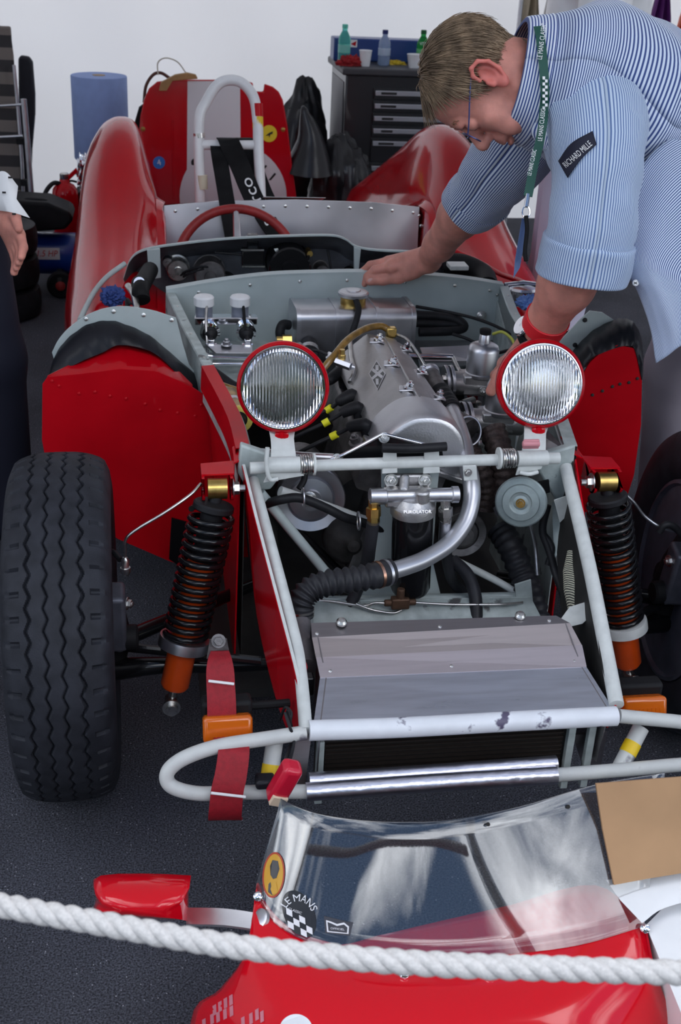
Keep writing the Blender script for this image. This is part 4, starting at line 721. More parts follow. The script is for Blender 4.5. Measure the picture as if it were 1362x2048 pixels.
for i, m in ((3, 'alus'), (9, 'copper'), (n_-4, 'steel'), (n_-8, 'steel')):
    g = G(); g.tube([CP[i], CP[i+2]], .0246, 24); hc = obj('hose_clip', g, M[m], CH)
    if i > n_-12: g = G(); p = CP[i]+V(-.026, -.005, .008); g.cyl(p, p+V(-.002, -.018, .004), .006, 10); obj('clip_screw', g, M['steel'], CH)
tube('radiator_pipe', QS((600, 1230, -.215), (603, 1265, -.25), (608, 1310, -.30), (612, 1335, -.33)), .0175, mat('stained_pipe', (.16, .145, .15), .5, .5, var=.3, vs=25), n=20)
def ribbed(name, pts, r, amp=.0025, per=5, m='hose', k=12):
    P = spl(QS(*pts), k); g = G(); g.tube(P, [r+amp*cos(i*2*pi/per) for i in range(len(P))], 18); return obj(name, g, M[m], CAR, ang=80)
ribbed('corrugated_hose', ((1000, 1060, .10), (1022, 1095, .06), (1045, 1150, .02), (1062, 1195, -.02), (1075, 1250, -.06)), .026, .0022, 5, 'hose', 16)
M['mesh'] = mat('braided_duct', (.07, .05, .045), .5, .4, var=.4, vs=120, bump=.6, bs=260)
ribbed('braided_duct', ((985, 860, .2), (1000, 905, .16), (1008, 950, .14), (1000, 1010, .12)), .026, .002, 4, 'mesh'); ribbed('braided_duct', ((935, 900, .16), (958, 935, .14), (970, 980, .13), (965, 1020, .12)), .022, .002, 4, 'mesh')
tube('rubber_hose', QS((905, 1120, .0), (935, 1150, -.03), (950, 1190, -.06), (953, 1240, -.09)), .0125, 'hose'); tube('rubber_hose', QS((890, 1060, -.03), (893, 1110, -.02), (905, 1160, .0), (930, 1190, .02)), .011, 'hose'); tube('rubber_hose', QS((746, 1045, -.075), (740, 1090, -.07), (730, 1140, -.05), (712, 1185, -.05), (688, 1238, -.07)), .0118, 'hose')
tube('rubber_hose', QS((520, 1012, .0), (560, 1000, -.03), (600, 996, -.035), (650, 1015, -.03), (690, 1035, -.02), (725, 1045, .0), (775, 1062, .02)), .0085, 'rub')
tube('rubber_hose', QS((610, 940, .05), (608, 960, .04), (598, 978, .03)), .006, 'rub')
for px, py in ((602, 995), (713, 1042)): g = G(); c = W(px, py, y=-.03); g.tube([c+V(.004, cos(t)*.0165, sin(t)*.0165) for t in np.linspace(0, 2*pi, 16, endpoint=False)], .0018, 6, closed=True); obj('cable_tie', g, M['alus'], CAR)
# ------------------------------------------------------------------ oil filter
fc0, fc1 = W(826, 1018, y=-.055), W(820, 1182, y=-.05); ax = (fc1-fc0).normalized(); Lf = (fc1-fc0).length
g = G(); g.lathe(fc0, ax, [(.036, 0), (.0375, .004), (.0375, Lf-.012), (.034, Lf-.003), (.02, Lf), (0, Lf)], 32); OF = obj('oil_filter', g, M['black'], CAR, ang=50)
g = G(); g.lathe(fc0, ax, [(.0, -.03), (.028, -.026), (.036, -.012), (.0405, -.010), (.0415, -.004), (.0415, .006), (.0375, .008)], 32); obj('filter_head', g, M['cast'], OF, ang=40)
a_, b_ = W(738, 993, y=-.06), W(918, 989, y=-.06); g = G(); g.lathe(a_, b_-a_, [(.011, 0), (.0155, .002), (.0155, .03), (.013, .032), (.013, .15), (.0155, .152), (.0155, (b_-a_).length-.002), (.011, (b_-a_).length)], 20); fa = obj('filter_gallery', g, M['alus'], OF, ang=30)
g = G(); g.box(W(815, 993, y=-.055), (.085, .03, .032)); g.box(W(815, 965, y=-.03), (.082, .012, .035)); g.cyl(W(807, 985, y=-.06), W(810, 950, y=-.035), .009, 12); g.cyl(W(845, 1005, y=-.075), W(845, 980, y=-.075), .013, 16); obj('filter_mount', g, M['cast'], OF, bevel=.005, seg=3)
for px in (782, 850): g = G(); g.hexnut(W(px, 961, y=-.037), (0, -1, .25), .0085, .008, .6); obj('mount_bolt', g, M['steel'], OF)
for a_, b_, m in (((747, 1010), (747, 1040), 'brass'), ((891, 1010), (891, 1042), 'steel')):
    A, B = W(*a_, y=-.065), W(*b_, y=-.068); g = G(); g.lathe(A, B-A, [(.009, -.01), (.009, .004), (.0135, .005), (.0135, .022), (.0115, .023), (.0115, .034)], 6); obj('hose_union', g, M[m], OF)
A, B = W(891, 1040, y=-.068), W(888, 1080, y=-.06); g = G(); g.cyl(A, B, .011, 16); obj('hose_ferrule', g, M['alus'], OF)
text('cast_lettering', 'PUROLATOR', fc0-ax*.013+V(0, -.0375, .0), (1, -.02, 0), (0, .55, .8), .006, M['alus'], OF, wid=.05)
# ------------------------------------------------------------------ pulleys, pump, dynamo, horn
def pulley(name, c, ax, r, m, hub=.02, holes=0):
    g = G(); g.lathe(c, ax, [(.0, .02), (hub*.5, .02), (hub*.55, .012), (hub, .012), (hub*1.05, .004), (r*.62, .002), (r*.66, -.004), (r*.70, .0), (r*.97, .004), (r, .002), (r*.96, -.006), (r*.88, -.012), (r*.96, -.018), (r, -.024), (r*.9, -.028), (0, -.028)], 48); return obj(name, g, M[m], CAR, ang=30)
pl = pulley('dynamo_pulley', W(622, 998, y=.08), (-.05, -1, .12), .066, 'alus'); g = G(); g.hexnut(W(618, 998, y=.066), (-.05, -1, .12), .010, .01, .5); obj('pulley_nut', g, M['steel'], pl)
g = G(); c = W(612, 990, y=.19); g.cyl(c, c+V(0, .14, 0), .055, 28); obj('dynamo', g, M['castd'], CAR)
pulley('crank_pulley', W(925, 1068, y=.06), (0, -1, .05), .048, 'castd'); c = W(940, 1060, y=.03)
g = G(); c = W(702, 1080, y=.06); g.lathe(c, (0, -1, .1), [(.0, .035), (.012, .033), (.018, .02), (.04, .012), (.052, .0), (.054, -.02), (.04, -.04), (.02, -.06)], 32); obj('water_pump', g, mat('sooty_casting', (.055, .052, .05), .6, .4, var=.3, bump=.3), CAR, ang=50)
g = G(); g.lathe(W(720, 1000, y=.14), (0, -1, .2), [(.0, .02), (.05, .015), (.06, -.02), (.06, -.08)], 24); obj('pump_housing', g, M['dark'], CAR)
tube('drive_belt', [W(622, 998, y=.10)+V(cos(t)*.06, 0, sin(t)*.06) for t in np.linspace(.4, pi+.6, 10)]+[W(650, 1110, y=.10), W(700, 1150, y=.10), W(760, 1120, y=.10)], .006, 'rub', n=8)
hc_ = W(1042, 1004, y=-.02); hx = (CAM-hc_).normalized()+V(-.05, 0, -.25); g = G(); g.lathe(hc_, hx, [(.0, .012), (.006, .012), (.0065, .009), (.014, .007), (.019, .008), (.0215, .010), (.034, .0085), (.0355, .0035), (.046, .002), (.0485, .0), (.0485, -.004), (.046, -.006), (.03, -.02), (.022, -.04), (0, -.042)], 48)
HN = obj('horn', g, mat('horn_greygreen', (.30, .35, .35), .45, .4, var=.08, vs=60, bump=.1), CAR, ang=25); g = G(); g.hexnut(hc_+hx.normalized()*.010, hx, .006, .004, .2); obj('horn_bolt', g, M['oil'], HN)
plate('horn_bracket', [(1076, 965), (1098, 960), (1100, 985), (1080, 990)], -.005, M['blackm'])
tube('horn_wire', QS((1060, 1045, .0), (1070, 1090, .0), (1075, 1150, -.02)), .004, 'alus', n=8); tube('wire', QS((1095, 1010, .01), (1085, 1060, .0), (1098, 1100, -.02), (1112, 1150, -.05), (1130, 1200, -.10), (1138, 1240, -.15)), .0075, 'rub'); tube('wire', QS((1085, 1065, .0), (1104, 1095, -.02), (1095, 1130, -.03)), .006, 'rub')
plate('side_bracket', [(1108, 1000), (1138, 990), (1146, 1020), (1120, 1046)], -.03, M['cream'], th=.002, bevel=.001)
g = G(); g.slab([QS((1104, 1005, .02), (1132, 1000, .02)), QS((1110, 1170, -.05), (1160, 1160, -.10))], (.003, 0, 0)); obj('side_inner_panel', g, M['greyd'], CAR)
# woven sleeve behind the frame tube
wm = mat('woven_sleeve', (.62, .6, .45), .7); t = wm.node_tree; L = t.links.new; tcn = t.nodes.new('ShaderNodeTexCoord'); ck = t.nodes.new('ShaderNodeTexWave'); ck.inputs['Scale'].default_value = 95; ck.bands_direction = 'DIAGONAL'; ck.inputs['Distortion'].default_value = 2; L(tcn.outputs['Object'], ck.inputs[0]); rr_ = t.nodes.new('ShaderNodeValToRGB'); rr_.color_ramp.elements[0].position = .35; rr_.color_ramp.elements[0].color = (.03, .03, .03, 1); rr_.color_ramp.elements[1].position = .6; rr_.color_ramp.elements[1].color = (.6, .58, .44, 1); L(ck.outputs['Fac'], rr_.inputs[0]); L(rr_.outputs[0], t.nodes['Principled BSDF'].inputs['Base Color'])
g = G(); g.tube(spl(QS((1148, 1100, -.10), (1152, 1140, -.12), (1156, 1180, -.15), (1158, 1230, -.18)), 4), [.012, .024, .026, .018], 16); obj('woven_sleeve', g, wm, CAR)
g = G(); g.slab([QS((1118, 1245, -.26), (1140, 1215, -.24), (1172, 1205, -.24)), QS((1122, 1258, -.27), (1165, 1248, -.27), (1185, 1230, -.26))], (0, .003, 0)); obj('frame_tab', g, M['cream'], CAR, bevel=.001)
# brake tee and pipes along the cross member
g = G(); c = W(800, 1205, y=-.085); g.box(c, (.034, .018, .022)); g.cyl(c+V(-.03, 0, 0), c+V(.03, 0, 0), .007, 8); g.cyl(c, c+V(0, 0, .03), .008, 8); obj('brake_tee', g, mat('rusty_brown', (.10, .055, .035), .6, .5, var=.4), CAR, bevel=.003)
tube('brake_pipe', QS((778, 1207, -.085), (750, 1206, -.085), (725, 1212, -.08), (660, 1203, -.06), (580, 1200, -.04)), .0028, 'steel', n=8); tube('brake_pipe', QS((825, 1205, -.085), (900, 1209, -.08), (1000, 1209, -.08), (1045, 1205, -.07)), .0028, 'steel', n=8); tube('brake_pipe', QS((712, 1208, -.08), (745, 1220, -.09), (785, 1226, -.09), (803, 1220, -.085)), .0028, 'steel', n=8)
g = G(); g.lathe(W(683, 1246, y=-.29), (0, -.3, 1), [(.009, 0), (.009, .004), (.006, .008), (0, .009)], 12); obj('lip_bolt', g, M['steel'], CAR); g = G(); g.lathe(W(1040, 1233, y=-.29), (0, -.3, 1), [(.009, 0), (.009, .004), (.006, .008), (0, .009)], 12); obj('lip_bolt', g, M['steel'], CAR)
# ------------------------------------------------------------------ carburettors
def carb(c, sc, cap):
    g = G(); g.lathe(c, (0, 0, 1), [(.020*sc, -.05), (.034*sc, -.045), (.037*sc, -.042), (.037*sc, -.036), (.0345*sc, -.034), (.0345*sc, .015), (.031*sc, .024), (.022*sc, .029), (.013*sc, .031), (.0115*sc, .05), (.010*sc, .052)], 32); d = obj('carburettor_dashpot', g, M['alus'], CAR, ang=40)
    g = G(); g.lathe(c+V(0, 0, .05*sc), (0, 0, 1), [(.012, 0), (.013, .004), (.013, .010), (.010, .012), (0, .012)], 14); obj('dashpot_cap', g, M['blackm'], d)
    g = G(); b0 = c+V(0, 0, -.07); g.cyl(b0+V(-.075, 0, .01), b0+V(.05, 0, .0), .026, 20); g.box(b0+V(-.01, 0, .01), (.07, .05, .045)); bd_ = obj('carburettor_body', g, M['cast'], CAR, bevel=.004, ang=40)
    for x in (-.082, -.070):
        g = G(); g.lathe(b0+V(x, 0, .012), (1, 0, .05), [(.02, 0), (.036, 0), (.036, .007), (.02, .007)], 24); obj('carb_flange', g, M['alus'], bd_, bevel=.001)
    for q in ((-.086, -.03, .03), (-.086, .028, -.02), (.0, -.03, .0)): g = G(); g.hexnut(b0+V(*q), (-1, 0, 0) if q[0] < -.05 else (0, -1, 0), .007, .008, .7); obj('carb_nut', g, M['steel'], bd_)
    g = G(); g.cyl(b0+V(-.05, -.05, -.02), b0+V(-.02, -.03, -.02), .008, 10); g.ball(b0+V(-.055, -.055, -.022), .010); g.cyl(b0+V(-.01, -.02, -.03), b0+V(-.01, -.02, -.085), .012, 12); obj('throttle_link', g, M['steel'], bd_)
    return bd_
carb(W(966, 712, y=.46), 1.0, 0); carb(W(1006, 785, y=.30), 1.0, 0)
tube('inlet_tube', QS((905, 845, .20), (920, 850, .20), (938, 862, .18)), .026, 'castd', n=18); g = G(); c = W(938, 862, y=.17); g.tube([c+V(cos(t)*.024, sin(t)*.012, sin(t)*.026) for t in np.linspace(-1.6, 2.4, 18)], .0022, 6); obj('hose_clip', g, M['alus'], CAR)
tube('throttle_rod', QS((792, 712, .55), (905, 714, .55)), .0065, 'chrome', n=12); tube('throttle_rod', QS((905, 714, .55), (915, 735, .52), (926, 755, .48)), .005, 'steel', n=10)
g = G(); g.slab([QS((840, 695, .60), (950, 690, .60)), QS((850, 722, .56), (950, 722, .56))], (0, 0, -.004)); obj('scuttle_tray', g, M['alus'], CAR)
tube('rubber_hose', QS((832, 630, .86), (880, 633, .86), (915, 640, .85), (928, 655, .84), (900, 662, .83), (838, 664, .83)), .0115, 'rub'); tube('rubber_hose', QS((832, 646, .85), (930, 650, .85)), .010, 'rub'); tube('control_cable', QS((832, 613, .90), (900, 625, .86), (960, 640, .80), (1010, 662, .74), (1040, 690, .7)), .0042, 'rub', n=8); tube('control_cable', QS((986, 668, .62), (1005, 664, .60), (1025, 680, .58), (1030, 700, .56)), .0035, mat('yellow_green_wire', (.5, .5, .08), .5), n=8)
tube('control_cable', QS((905, 668, .7), (940, 680, .68), (985, 705, .64), (1020, 700, .6)), .004, 'rub', n=8)
g = G(); g.hexnut(W(963, 632, y=.945), (0, -1, .1), .009, .006, .3); obj('firewall_bolt', g, M['steel'], CAR)
g = G(); g.slab([[W(1050, 850, y=.08), W(1085, 850, y=.08)], [W(1105, 920, y=.02), W(1138, 905, y=.02)]], (0, .003, -.003)); obj('rail_cover', g, M['castd'], CAR)
# cockpit side clutter ahead of the scuttle
tub = M['dark']
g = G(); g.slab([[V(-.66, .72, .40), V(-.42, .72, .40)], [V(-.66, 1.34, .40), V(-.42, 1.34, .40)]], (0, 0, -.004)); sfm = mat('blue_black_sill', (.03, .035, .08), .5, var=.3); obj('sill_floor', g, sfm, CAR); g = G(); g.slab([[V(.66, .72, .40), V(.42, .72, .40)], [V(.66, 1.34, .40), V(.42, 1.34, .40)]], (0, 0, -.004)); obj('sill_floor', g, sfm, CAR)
c = W(279, 566, y=1.02); g = G(); g.lathe(c, (-.1, -1, .5), [(.014, -.05), (.02, -.04), (.022, -.01), (.016, .0), (.016, .004), (.011, .005), (.011, 0), (0, 0)], 24); sh = obj('column_joint', g, M['blackm'], CAR, ang=40); g = G(); g.lathe(c, (-.1, -1, .5), [(.008, .002), (.014, .002), (.014, .007), (.008, .007)], 24); obj('joint_ring', g, M['chrome'], sh)
tube('steering_column', QS((283, 600, .98), (282, 575, 1.02), (300, 540, 1.2)), .022, 'blackm', n=16); tube('drag_link', QS((256, 572, 1.05), (268, 590, 1.0), (275, 630, .9)), .009, 'steel'); tube('wire', QS((262, 610, .9), (254, 600, .92), (258, 628, .88), (280, 640, .86), (300, 638, .86)), .005, 'rub')
tube('wire', QS((262, 612, .9), (270, 622, .88), (285, 628, .87)), .004, 'strap', n=6)
# red and pale edge of the moulded body side next to the scuttle
for s, pts in ((-1, ((250, 527, 1.26), (215, 553, 1.22), (190, 582, 1.15), (172, 615, 1.05), (160, 640, .98))), (1, ((905, 500, 1.4), (960, 525, 1.3), (1000, 548, 1.2), (1040, 562, 1.1), (1072, 578, 1.0)))):
    tube('body_lip', QS(*pts), .007, 'grey' if s < 0 else 'red', n=10)
g = G(); c = W(1045, 578, y=.98); g.lathe(c, (0, 0, 1), [(.03, -.04), (.03, -.005), (.042, -.002), (.044, .002), (.040, .008), (.02, .012), (0, .013)], 32); fl = obj('fuel_filler', g, M['chrome'], CAR, ang=40); g = G(); g.tube([c+V(-.05, -.0, .012), c+V(0, 0, .018), c+V(.05, 0, .012)], .005, 8); obj('filler_lever', g, M['chrome'], fl)
g = G(); g.box(W(915, 532, y=1.12), (.05, .05, .012)); obj('bracket_plate', g, M['cream'], CAR, bevel=.002)
tube('vent_duct', QS((890, 530, 1.22), (925, 530, 1.2), (965, 550, 1.14), (975, 575, 1.05)), .03, 'blackm', n=18)
# ------------------------------------------------------------------ things along the back of the tent
def crumple(name, c, r, sc, m, parent=None, amp=.25, freq=7, n=28, floor=None, seed=0):
    from mathutils import noise
    g = G(); g.ball((0, 0, 0), 1, n*2); P = []
    for p in g.v:
        p = Vector(p).normalized(); o = V(seed, seed*.7, -seed)
        k = 1+amp*(noise.turbulence(p*freq*.35+o, 4, True)-.5)+amp*.35*abs(noise.noise(p*freq+o))
        q = V(p.x*r[0]*k, p.y*r[1]*k, p.z*r[2]*k)+Vector(c)
        if floor is not None: q.z = max(q.z, floor)
        P.append(tuple(q))
    g.v = P; return obj(name, g, m, parent, ang=50)
# tool chest
CF = 3.9; x0 = W(690, 200, y=CF).x; CW = .74; zt = W(700, 148, y=CF).z; CD = .46
TCH = thing('tool_chest', (x0+CW/2, CF+CD/2, 0), 'black roller tool chest with bright drawer pulls by the white tent wall', 'tool chest')
M['chest'] = mat('chest_black', (.012, .012, .014), .3, coat=.3); M['chestg'] = mat('chest_side_grey', (.10, .10, .11), .4)
g = G(); g.box((x0+CW/2, CF+CD/2, (zt+.09)/2), (CW, CD, zt-.09)); ct = obj('cabinet', g, M['chest'], TCH, bevel=.008)
g = G(); g.box((x0-.001, CF+CD/2+.01, zt*.55), (.004, CD-.09, zt*.8)); obj('side_panel', g, M['chestg'], ct, bevel=.001)
g = G(); g.box((x0+CW/2, CF+CD/2, zt+.012), (CW+.04, CD+.05, .032)); obj('chest_top', g, mat('chest_top_grey', (.04, .04, .045), .45), TCH, bevel=.008)
dx0 = W(746, 200, y=CF).x; zs = [W(760, py, y=CF-.01).z for py in (174, 200, 225, 250, 275, 325, 375)]+[.12]
for i in range(7):
    z1, z0 = zs[i], zs[i+1]; g = G(); g.box(((dx0+x0+CW-.03)/2, CF-.004, (z0+z1)/2), (x0+CW-.03-dx0, .02, z1-z0-.006)); d = obj('drawer', g, M['chest'], TCH, bevel=.002)
    zc = z1-.026; g = G(); g.box(((dx0+x0+CW-.03)/2, CF-.02, zc), (x0+CW-.04-dx0, .016, .024)); h = obj('drawer_pull', g, mat('pull_aluminium', (.45, .45, .48), .35, .8) if i == 0 else bpy.data.materials['pull_aluminium'], d, bevel=.003)
    g = G(); g.box((dx0+.07, CF-.0285, zc), (.075 if i not in (2, 3) else .055, .002, .011)); obj('pull_label', g, M['txtk'], h, bevel=.001)
for a in (.06, CW-.06):
    for b in (.06, CD-.06): g = G(); g.cyl((x0+a-.012, CF+b, .045), (x0+a+.012, CF+b, .045), .045, 18); g.box((x0+a, CF+b, .09), (.05, .06, .02)); obj('caster', g, M['rub'], TCH)
ZT = zt+.028
# on the chest: blue case, bottles, cups, cloth and gloves
a, b = W(668, 75, y=CF+.28), W(905, 80, y=CF+.28); g = G(); g.box(((a.x+b.x)/2, CF+.33, (ZT+a.z)/2), (b.x-a.x, .12, a.z-ZT)); BC = obj('metal_case', g, mat('deep_blue_paint', (.012, .045, .20), .4, coat=.2), None, bevel=.006); tag(BC, 'deep blue metal case standing behind the bottles on the tool chest', 'case')
c = W(707, 87, y=CF+.265); g = G(); g.box(c, (.036, .002, .034)); cl_ = obj('case_label', g, M['paper'], BC); g = G(); q = c+V(0, -.0015, 0); g.prism([q+V(-.014, 0, -.002), q+V(.014, 0, .012), q+V(.010, 0, -.012)], (0, -.0006, 0)); obj('label_print', g, M['red_dull'], cl_)
def bottle(px, top, col, cap, label, prin=None, yo=.14):
    y = CF+yo; c = W(px, 130, y=y); z1 = W(px, top, y=y).z; h = z1-ZT; r = .029; x = c.x
    pm = mat('bottle_plastic', col, .08, trans=.7, ior=1.2); t = thing('water_bottle', (x, y, ZT), label, 'bottle', 'bottles on the tool chest')
    g = G(); P = [(0, .004), (r*.8, 0), (r, .006), (r, .10*h/.22), (r*.93, .11*h/.22), (r, .12*h/.22), (r*1.0, h*.62), (r*.92, h*.70), (r*.62, h*.80), (r*.42, h*.86), (r*.42, h*.93)]
    g.lathe((x, y, ZT), (0, 0, 1), P, 28); obj('bottle_body', g, pm, t, ang=50)
    g = G(); g.lathe((x, y, ZT+h*.915), (0, 0, 1), [(r*.46, 0), (r*.48, .003), (r*.48, .016), (r*.42, .0185), (0, .0185)], 20); obj('bottle_cap', g, cap, t, ang=30)
    g = G(); g.lathe((x, y, ZT+h*.3), (0, 0, 1), [(r*1.01, 0), (r*1.02, .001), (r*1.02, h*.2), (r*1.01, h*.2+.001)], 28); obj('bottle_label', g, mat('bottle_wrap', tuple(q*.8+.12 for q in col), .4, trans=.4), t)
    if prin: text('label_print', prin, (x, y-r*1.03, ZT+h*.66), (1, 0, 0), (0, 0, 1), .014, M['txt'], t, wid=.045)
bottle(687, 50, (.20, .78, .66), mat('aqua_cap', (.12, .55, .42), .4), 'aqua tinted plastic water bottle with a green cap on the tool chest')
bottle(767, 62, (.62, .74, .92), mat('navy_cap', (.01, .02, .12), .4), 'clear plastic water bottle with a navy cap on the tool chest')
bottle(843, 62, (.05, .55, .12), mat('green_cap', (.005, .10, .03), .4), 'bright green plastic bottle with a dark green cap on the tool chest', 'VITTEL')
o = crumple('shop_cloth', W(700, 126, y=CF+.085)+V(0, 0, -.004), (.056, .034, .036), 1, mat('red_cloth', (.30, .008, .012), .8, var=.2), amp=.6, seed=3, floor=ZT); tag(o, 'crumpled red shop cloth on the tool chest under the aqua bottle', 'cloth')
def cup(px, r, h, label, yo): 
    c = W(px, 130, y=CF+yo); g = G(); g.lathe((c.x, CF+yo, ZT), (0, 0, 1), [(0, .002), (r*.72, 0), (r, h), (r*1.05, h+.001), (r*1.03, h+.003), (r*.95, h), (r*.68, .004), (0, .004)], 26); tag(obj('paper_cup', g, M['white'], None, ang=40), label, 'cup', 'cups on the tool chest')
cup(730, .030, .068, 'small white paper cup on the tool chest beside the red cloth', .08); cup(829, .038, .058, 'wide white paper cup on the tool chest below the green bottle', .08)
o = crumple('work_glove', W(790, 133, y=CF+.2)+V(0, 0, .004), (.055, .03, .022), 1, mat('yellow_leather', (.55, .38, .02), .7, var=.2), amp=.7, seed=8, floor=ZT); tag(o, 'crumpled yellow work glove lying behind the clear bottle on the chest', 'glove')
# black rubbish sacks beside the chest
pl_ = mat('black_polythene', (.010, .010, .012), .28, bump=.6, bs=18)
c = W(640, 330, y=3.6); o = crumple('rubbish_sack', (c.x+.115, 3.69, .29), (.16, .12, .31), 1, pl_, amp=.28, freq=5, seed=2, floor=.0); tag(o, 'black polythene sack slumped against the tool chest', 'sack', 'rubbish sacks')
g = G(); k = W(606, 212, y=3.6); g.tube(spl([V(c.x-.05, 3.62, .46), k.lerp(V(c.x-.05, 3.62, .46), .5)+V(.02, 0, 0), k+V(.008, 0, -.03), k], 4), [.12, .06, .02, .006], 14); obj('sack_neck', g, pl_, o)
c = W(600, 330, y=4.15); o = crumple('rubbish_sack', (c.x+.03, 4.27, .36), (.13, .12, .40), 1, pl_, amp=.25, freq=5, seed=5, floor=0); tag(o, 'black polythene sack half hidden behind the leaning red panel', 'sack', 'rubbish sacks')
# leaning red body panel with white stripe, roundel and stickers
PY = 3.5
def LP(px, py): 
    p = W(px, py, y=PY); zf = (p.z-.05)/.8; y = PY+.10*zf; return W(px, py, y=y)
NP = thing('nose_panel', (W(430, 400, y=PY).x, PY, 0), 'red body panel with white stripe and race roundel leaning behind the roll bar', 'body panel')
outl = [(262, 640), (266, 480), (270, 385), (276, 290), (281, 232), (288, 200), (298, 178), (314, 164), (345, 160), (480, 160), (506, 166), (507, 183), (527, 184), (529, 168), (546, 174), (558, 184), (566, 200), (575, 250), (586, 340), (594, 400), (604, 480), (612, 640)]
g = G(); g.prism([LP(*p) for p in outl], (0, .025, 0)); sh_ = obj('panel_shell', g, M['red'], NP, bevel=.006)
off = V(0, -.0025, 0)
def decal(name, pts, m, parent, dy=-.002): g = G(); g.prism([LP(*p)+V(0, dy, 0) for p in pts], (0, .0015, 0)); return obj(name, g, m, parent, smooth=False)
M['stripe'] = mat('stripe_white', (.66, .66, .67), .4, coat=.2)
decal('white_stripe', [(375, 162), (480, 162), (484, 640), (372, 640)], M['stripe'], sh_, -.0022)
decal('race_roundel', [(466+107*cos(t), 392+105*sin(t)) for t in np.linspace(0, 2*pi, 48, endpoint=False)], M['stripe'], sh_, -.0036)
q = LP(535, 350); text('roundel_print', 'J.1', q+V(0, -.006, 0), (.75, 0, -.62), (.62, 0, .75), .055, M['txtk'], sh_, wid=.075); q = LP(391, 325); g = G(); g.lathe(q+V(0, -.004, 0), (0, -1, 0), [(.02, 0), (.02, .001), (0, .001)], 16); obj('roundel_print', g, M['txtk'], sh_)
d_ = decal('blue_sticker', [(318+12*cos(t), 325+12.5*sin(t)) for t in np.linspace(0, 2*pi, 28, endpoint=False)], mat('sticker_blue', (.02, .16, .52), .4), sh_, -.003); text('sticker_print', '4', LP(318, 325)+V(0, -.005, 0), (1, 0, .25), (-.25, 0, 1), .026, M['txt'], d_)
d_ = decal('yellow_sticker', [(538+16*cos(t), 267+17*sin(t)) for t in np.linspace(0, 2*pi, 28, endpoint=False)], mat('sticker_yellow', (.72, .55, .01), .4), sh_, -.003)
q = LP(539, 267)+V(0, -.005, 0); g = G(); X_, Z_ = V(.8, 0, .6), V(-.6, 0, .8); g.prism([q+X_*.018, q+Z_*.004, q-X_*.02+Z_*.003, q-X_*.006-Z_*.004, q-X_*.012-Z_*.014, q+X_*.002-Z_*.004, q+X_*.010-Z_*.008], (0, -.0008, 0)); obj('sticker_print', g, M['dark'], d_)
for px, py in ((286, 258), (566, 259)): g = G(); g.lathe(LP(px, py), (0, -1, 0), [(.010, 0), (.010, .004), (.006, .006), (0, .006)], 14); obj('panel_fastener', g, M['oil'], sh_)
for a_ in ((345, 250, 345, 380),): g = G(); g.tube([LP(345, 240), LP(347, 400)], .004, 6); obj('panel_crease', g, M['red'], sh_)
# tan bag hung behind the panel
BG = thing('leather_bag', W(350, 200, y=PY+.22), 'tan leather bag with cord handles showing above the red panel', 'bag')
g = G(); g.slab([[W(x, y, y=PY+.05) for x, y in r] for r in (((318, 182), (333, 182), (345, 162), (370, 160), (396, 158)), ((322, 165), (332, 160), (350, 150), (375, 146), (392, 150)))], (0, .03, 0)); obj('bag_flap', g, mat('tan_leather', (.36, .21, .08), .6, var=.12), BG, bevel=.006)
g = G(); g.box(W(345, 215, y=PY+.25), (.16, .10, .22)); obj('bag_body', g, mat('brown_leather', (.10, .05, .03), .6), BG, bevel=.03)
tube('bag_handle', QS((316, 150, PY+.16), (316, 125, PY+.16), (332, 116, PY+.15), (355, 124, PY+.15), (372, 146, PY+.14)), .003, mat('cream_cord', (.55, .52, .44), .6), BG, n=8); tube('bag_handle', QS((288, 205, PY+.2), (292, 172, PY+.2), (306, 150, PY+.2), (322, 146, PY+.2), (342, 158, PY+.2)), .007, mat('dark_brown_strap', (.09, .03, .02), .5), BG, n=8)
g = G(); g.slab([QS((278, 215, PY+.13), (292, 205, PY+.13)), QS((268, 250, PY+.13), (286, 330, PY+.13))], (0, .03, 0)); o = obj('black_holdall', g, M['blackm'], None, bevel=.004); o.name = 'umbrella_case'; tag(o, 'slim black case standing upright behind the red panel', 'case')
c = WO['black_holdall']; WO[o.name] = c
# blue paper roll on a stand
p0, p1 = W(134, 156, y=4.0), W(250, 160, y=4.0); pb_ = W(140, 326, y=4.0); cx, rr_ = (p0.x+p1.x)/2+.008, (p1.x-p0.x)/2
PR = thing('paper_roll', (cx, 4.0+rr_, pb_.z), 'large blue paper towel roll standing upright on its holder', 'paper roll')
g = G(); g.lathe((cx, 4.0+rr_, pb_.z), (0, 0, 1), [(.03, 0), (rr_*.98, 0), (rr_, .004), (rr_, p0.z-pb_.z-.004), (rr_*.98, p0.z-pb_.z), (.03, p0.z-pb_.z), (.03, 0)], 56); obj('paper_wrap', g, mat('blue_paper', (.27, .36, .64), .8, var=.04, bump=.15, bs=8), PR, ang=40)
g = G(); g.lathe((cx, 4.0+rr_, pb_.z), (0, 0, 1), [(.026, -.0), (.03, 0), (.03, p0.z-pb_.z+.002), (.026, p0.z-pb_.z+.002)], 24); obj('cardboard_core', g, mat('core_brown', (.4, .28, .16), .8), PR)
RSd = thing('roll_stand', (cx, 4.0+rr_, 0), 'plain metal stand carrying the blue paper roll', 'stand'); g = G(); g.lathe((cx, 4.0+rr_, pb_.z-.012), (0, 0, 1), [(0, 0), (.09, 0), (.09, .01), (0, .01)], 28); obj('stand_plate', g, M['steel'], RSd)
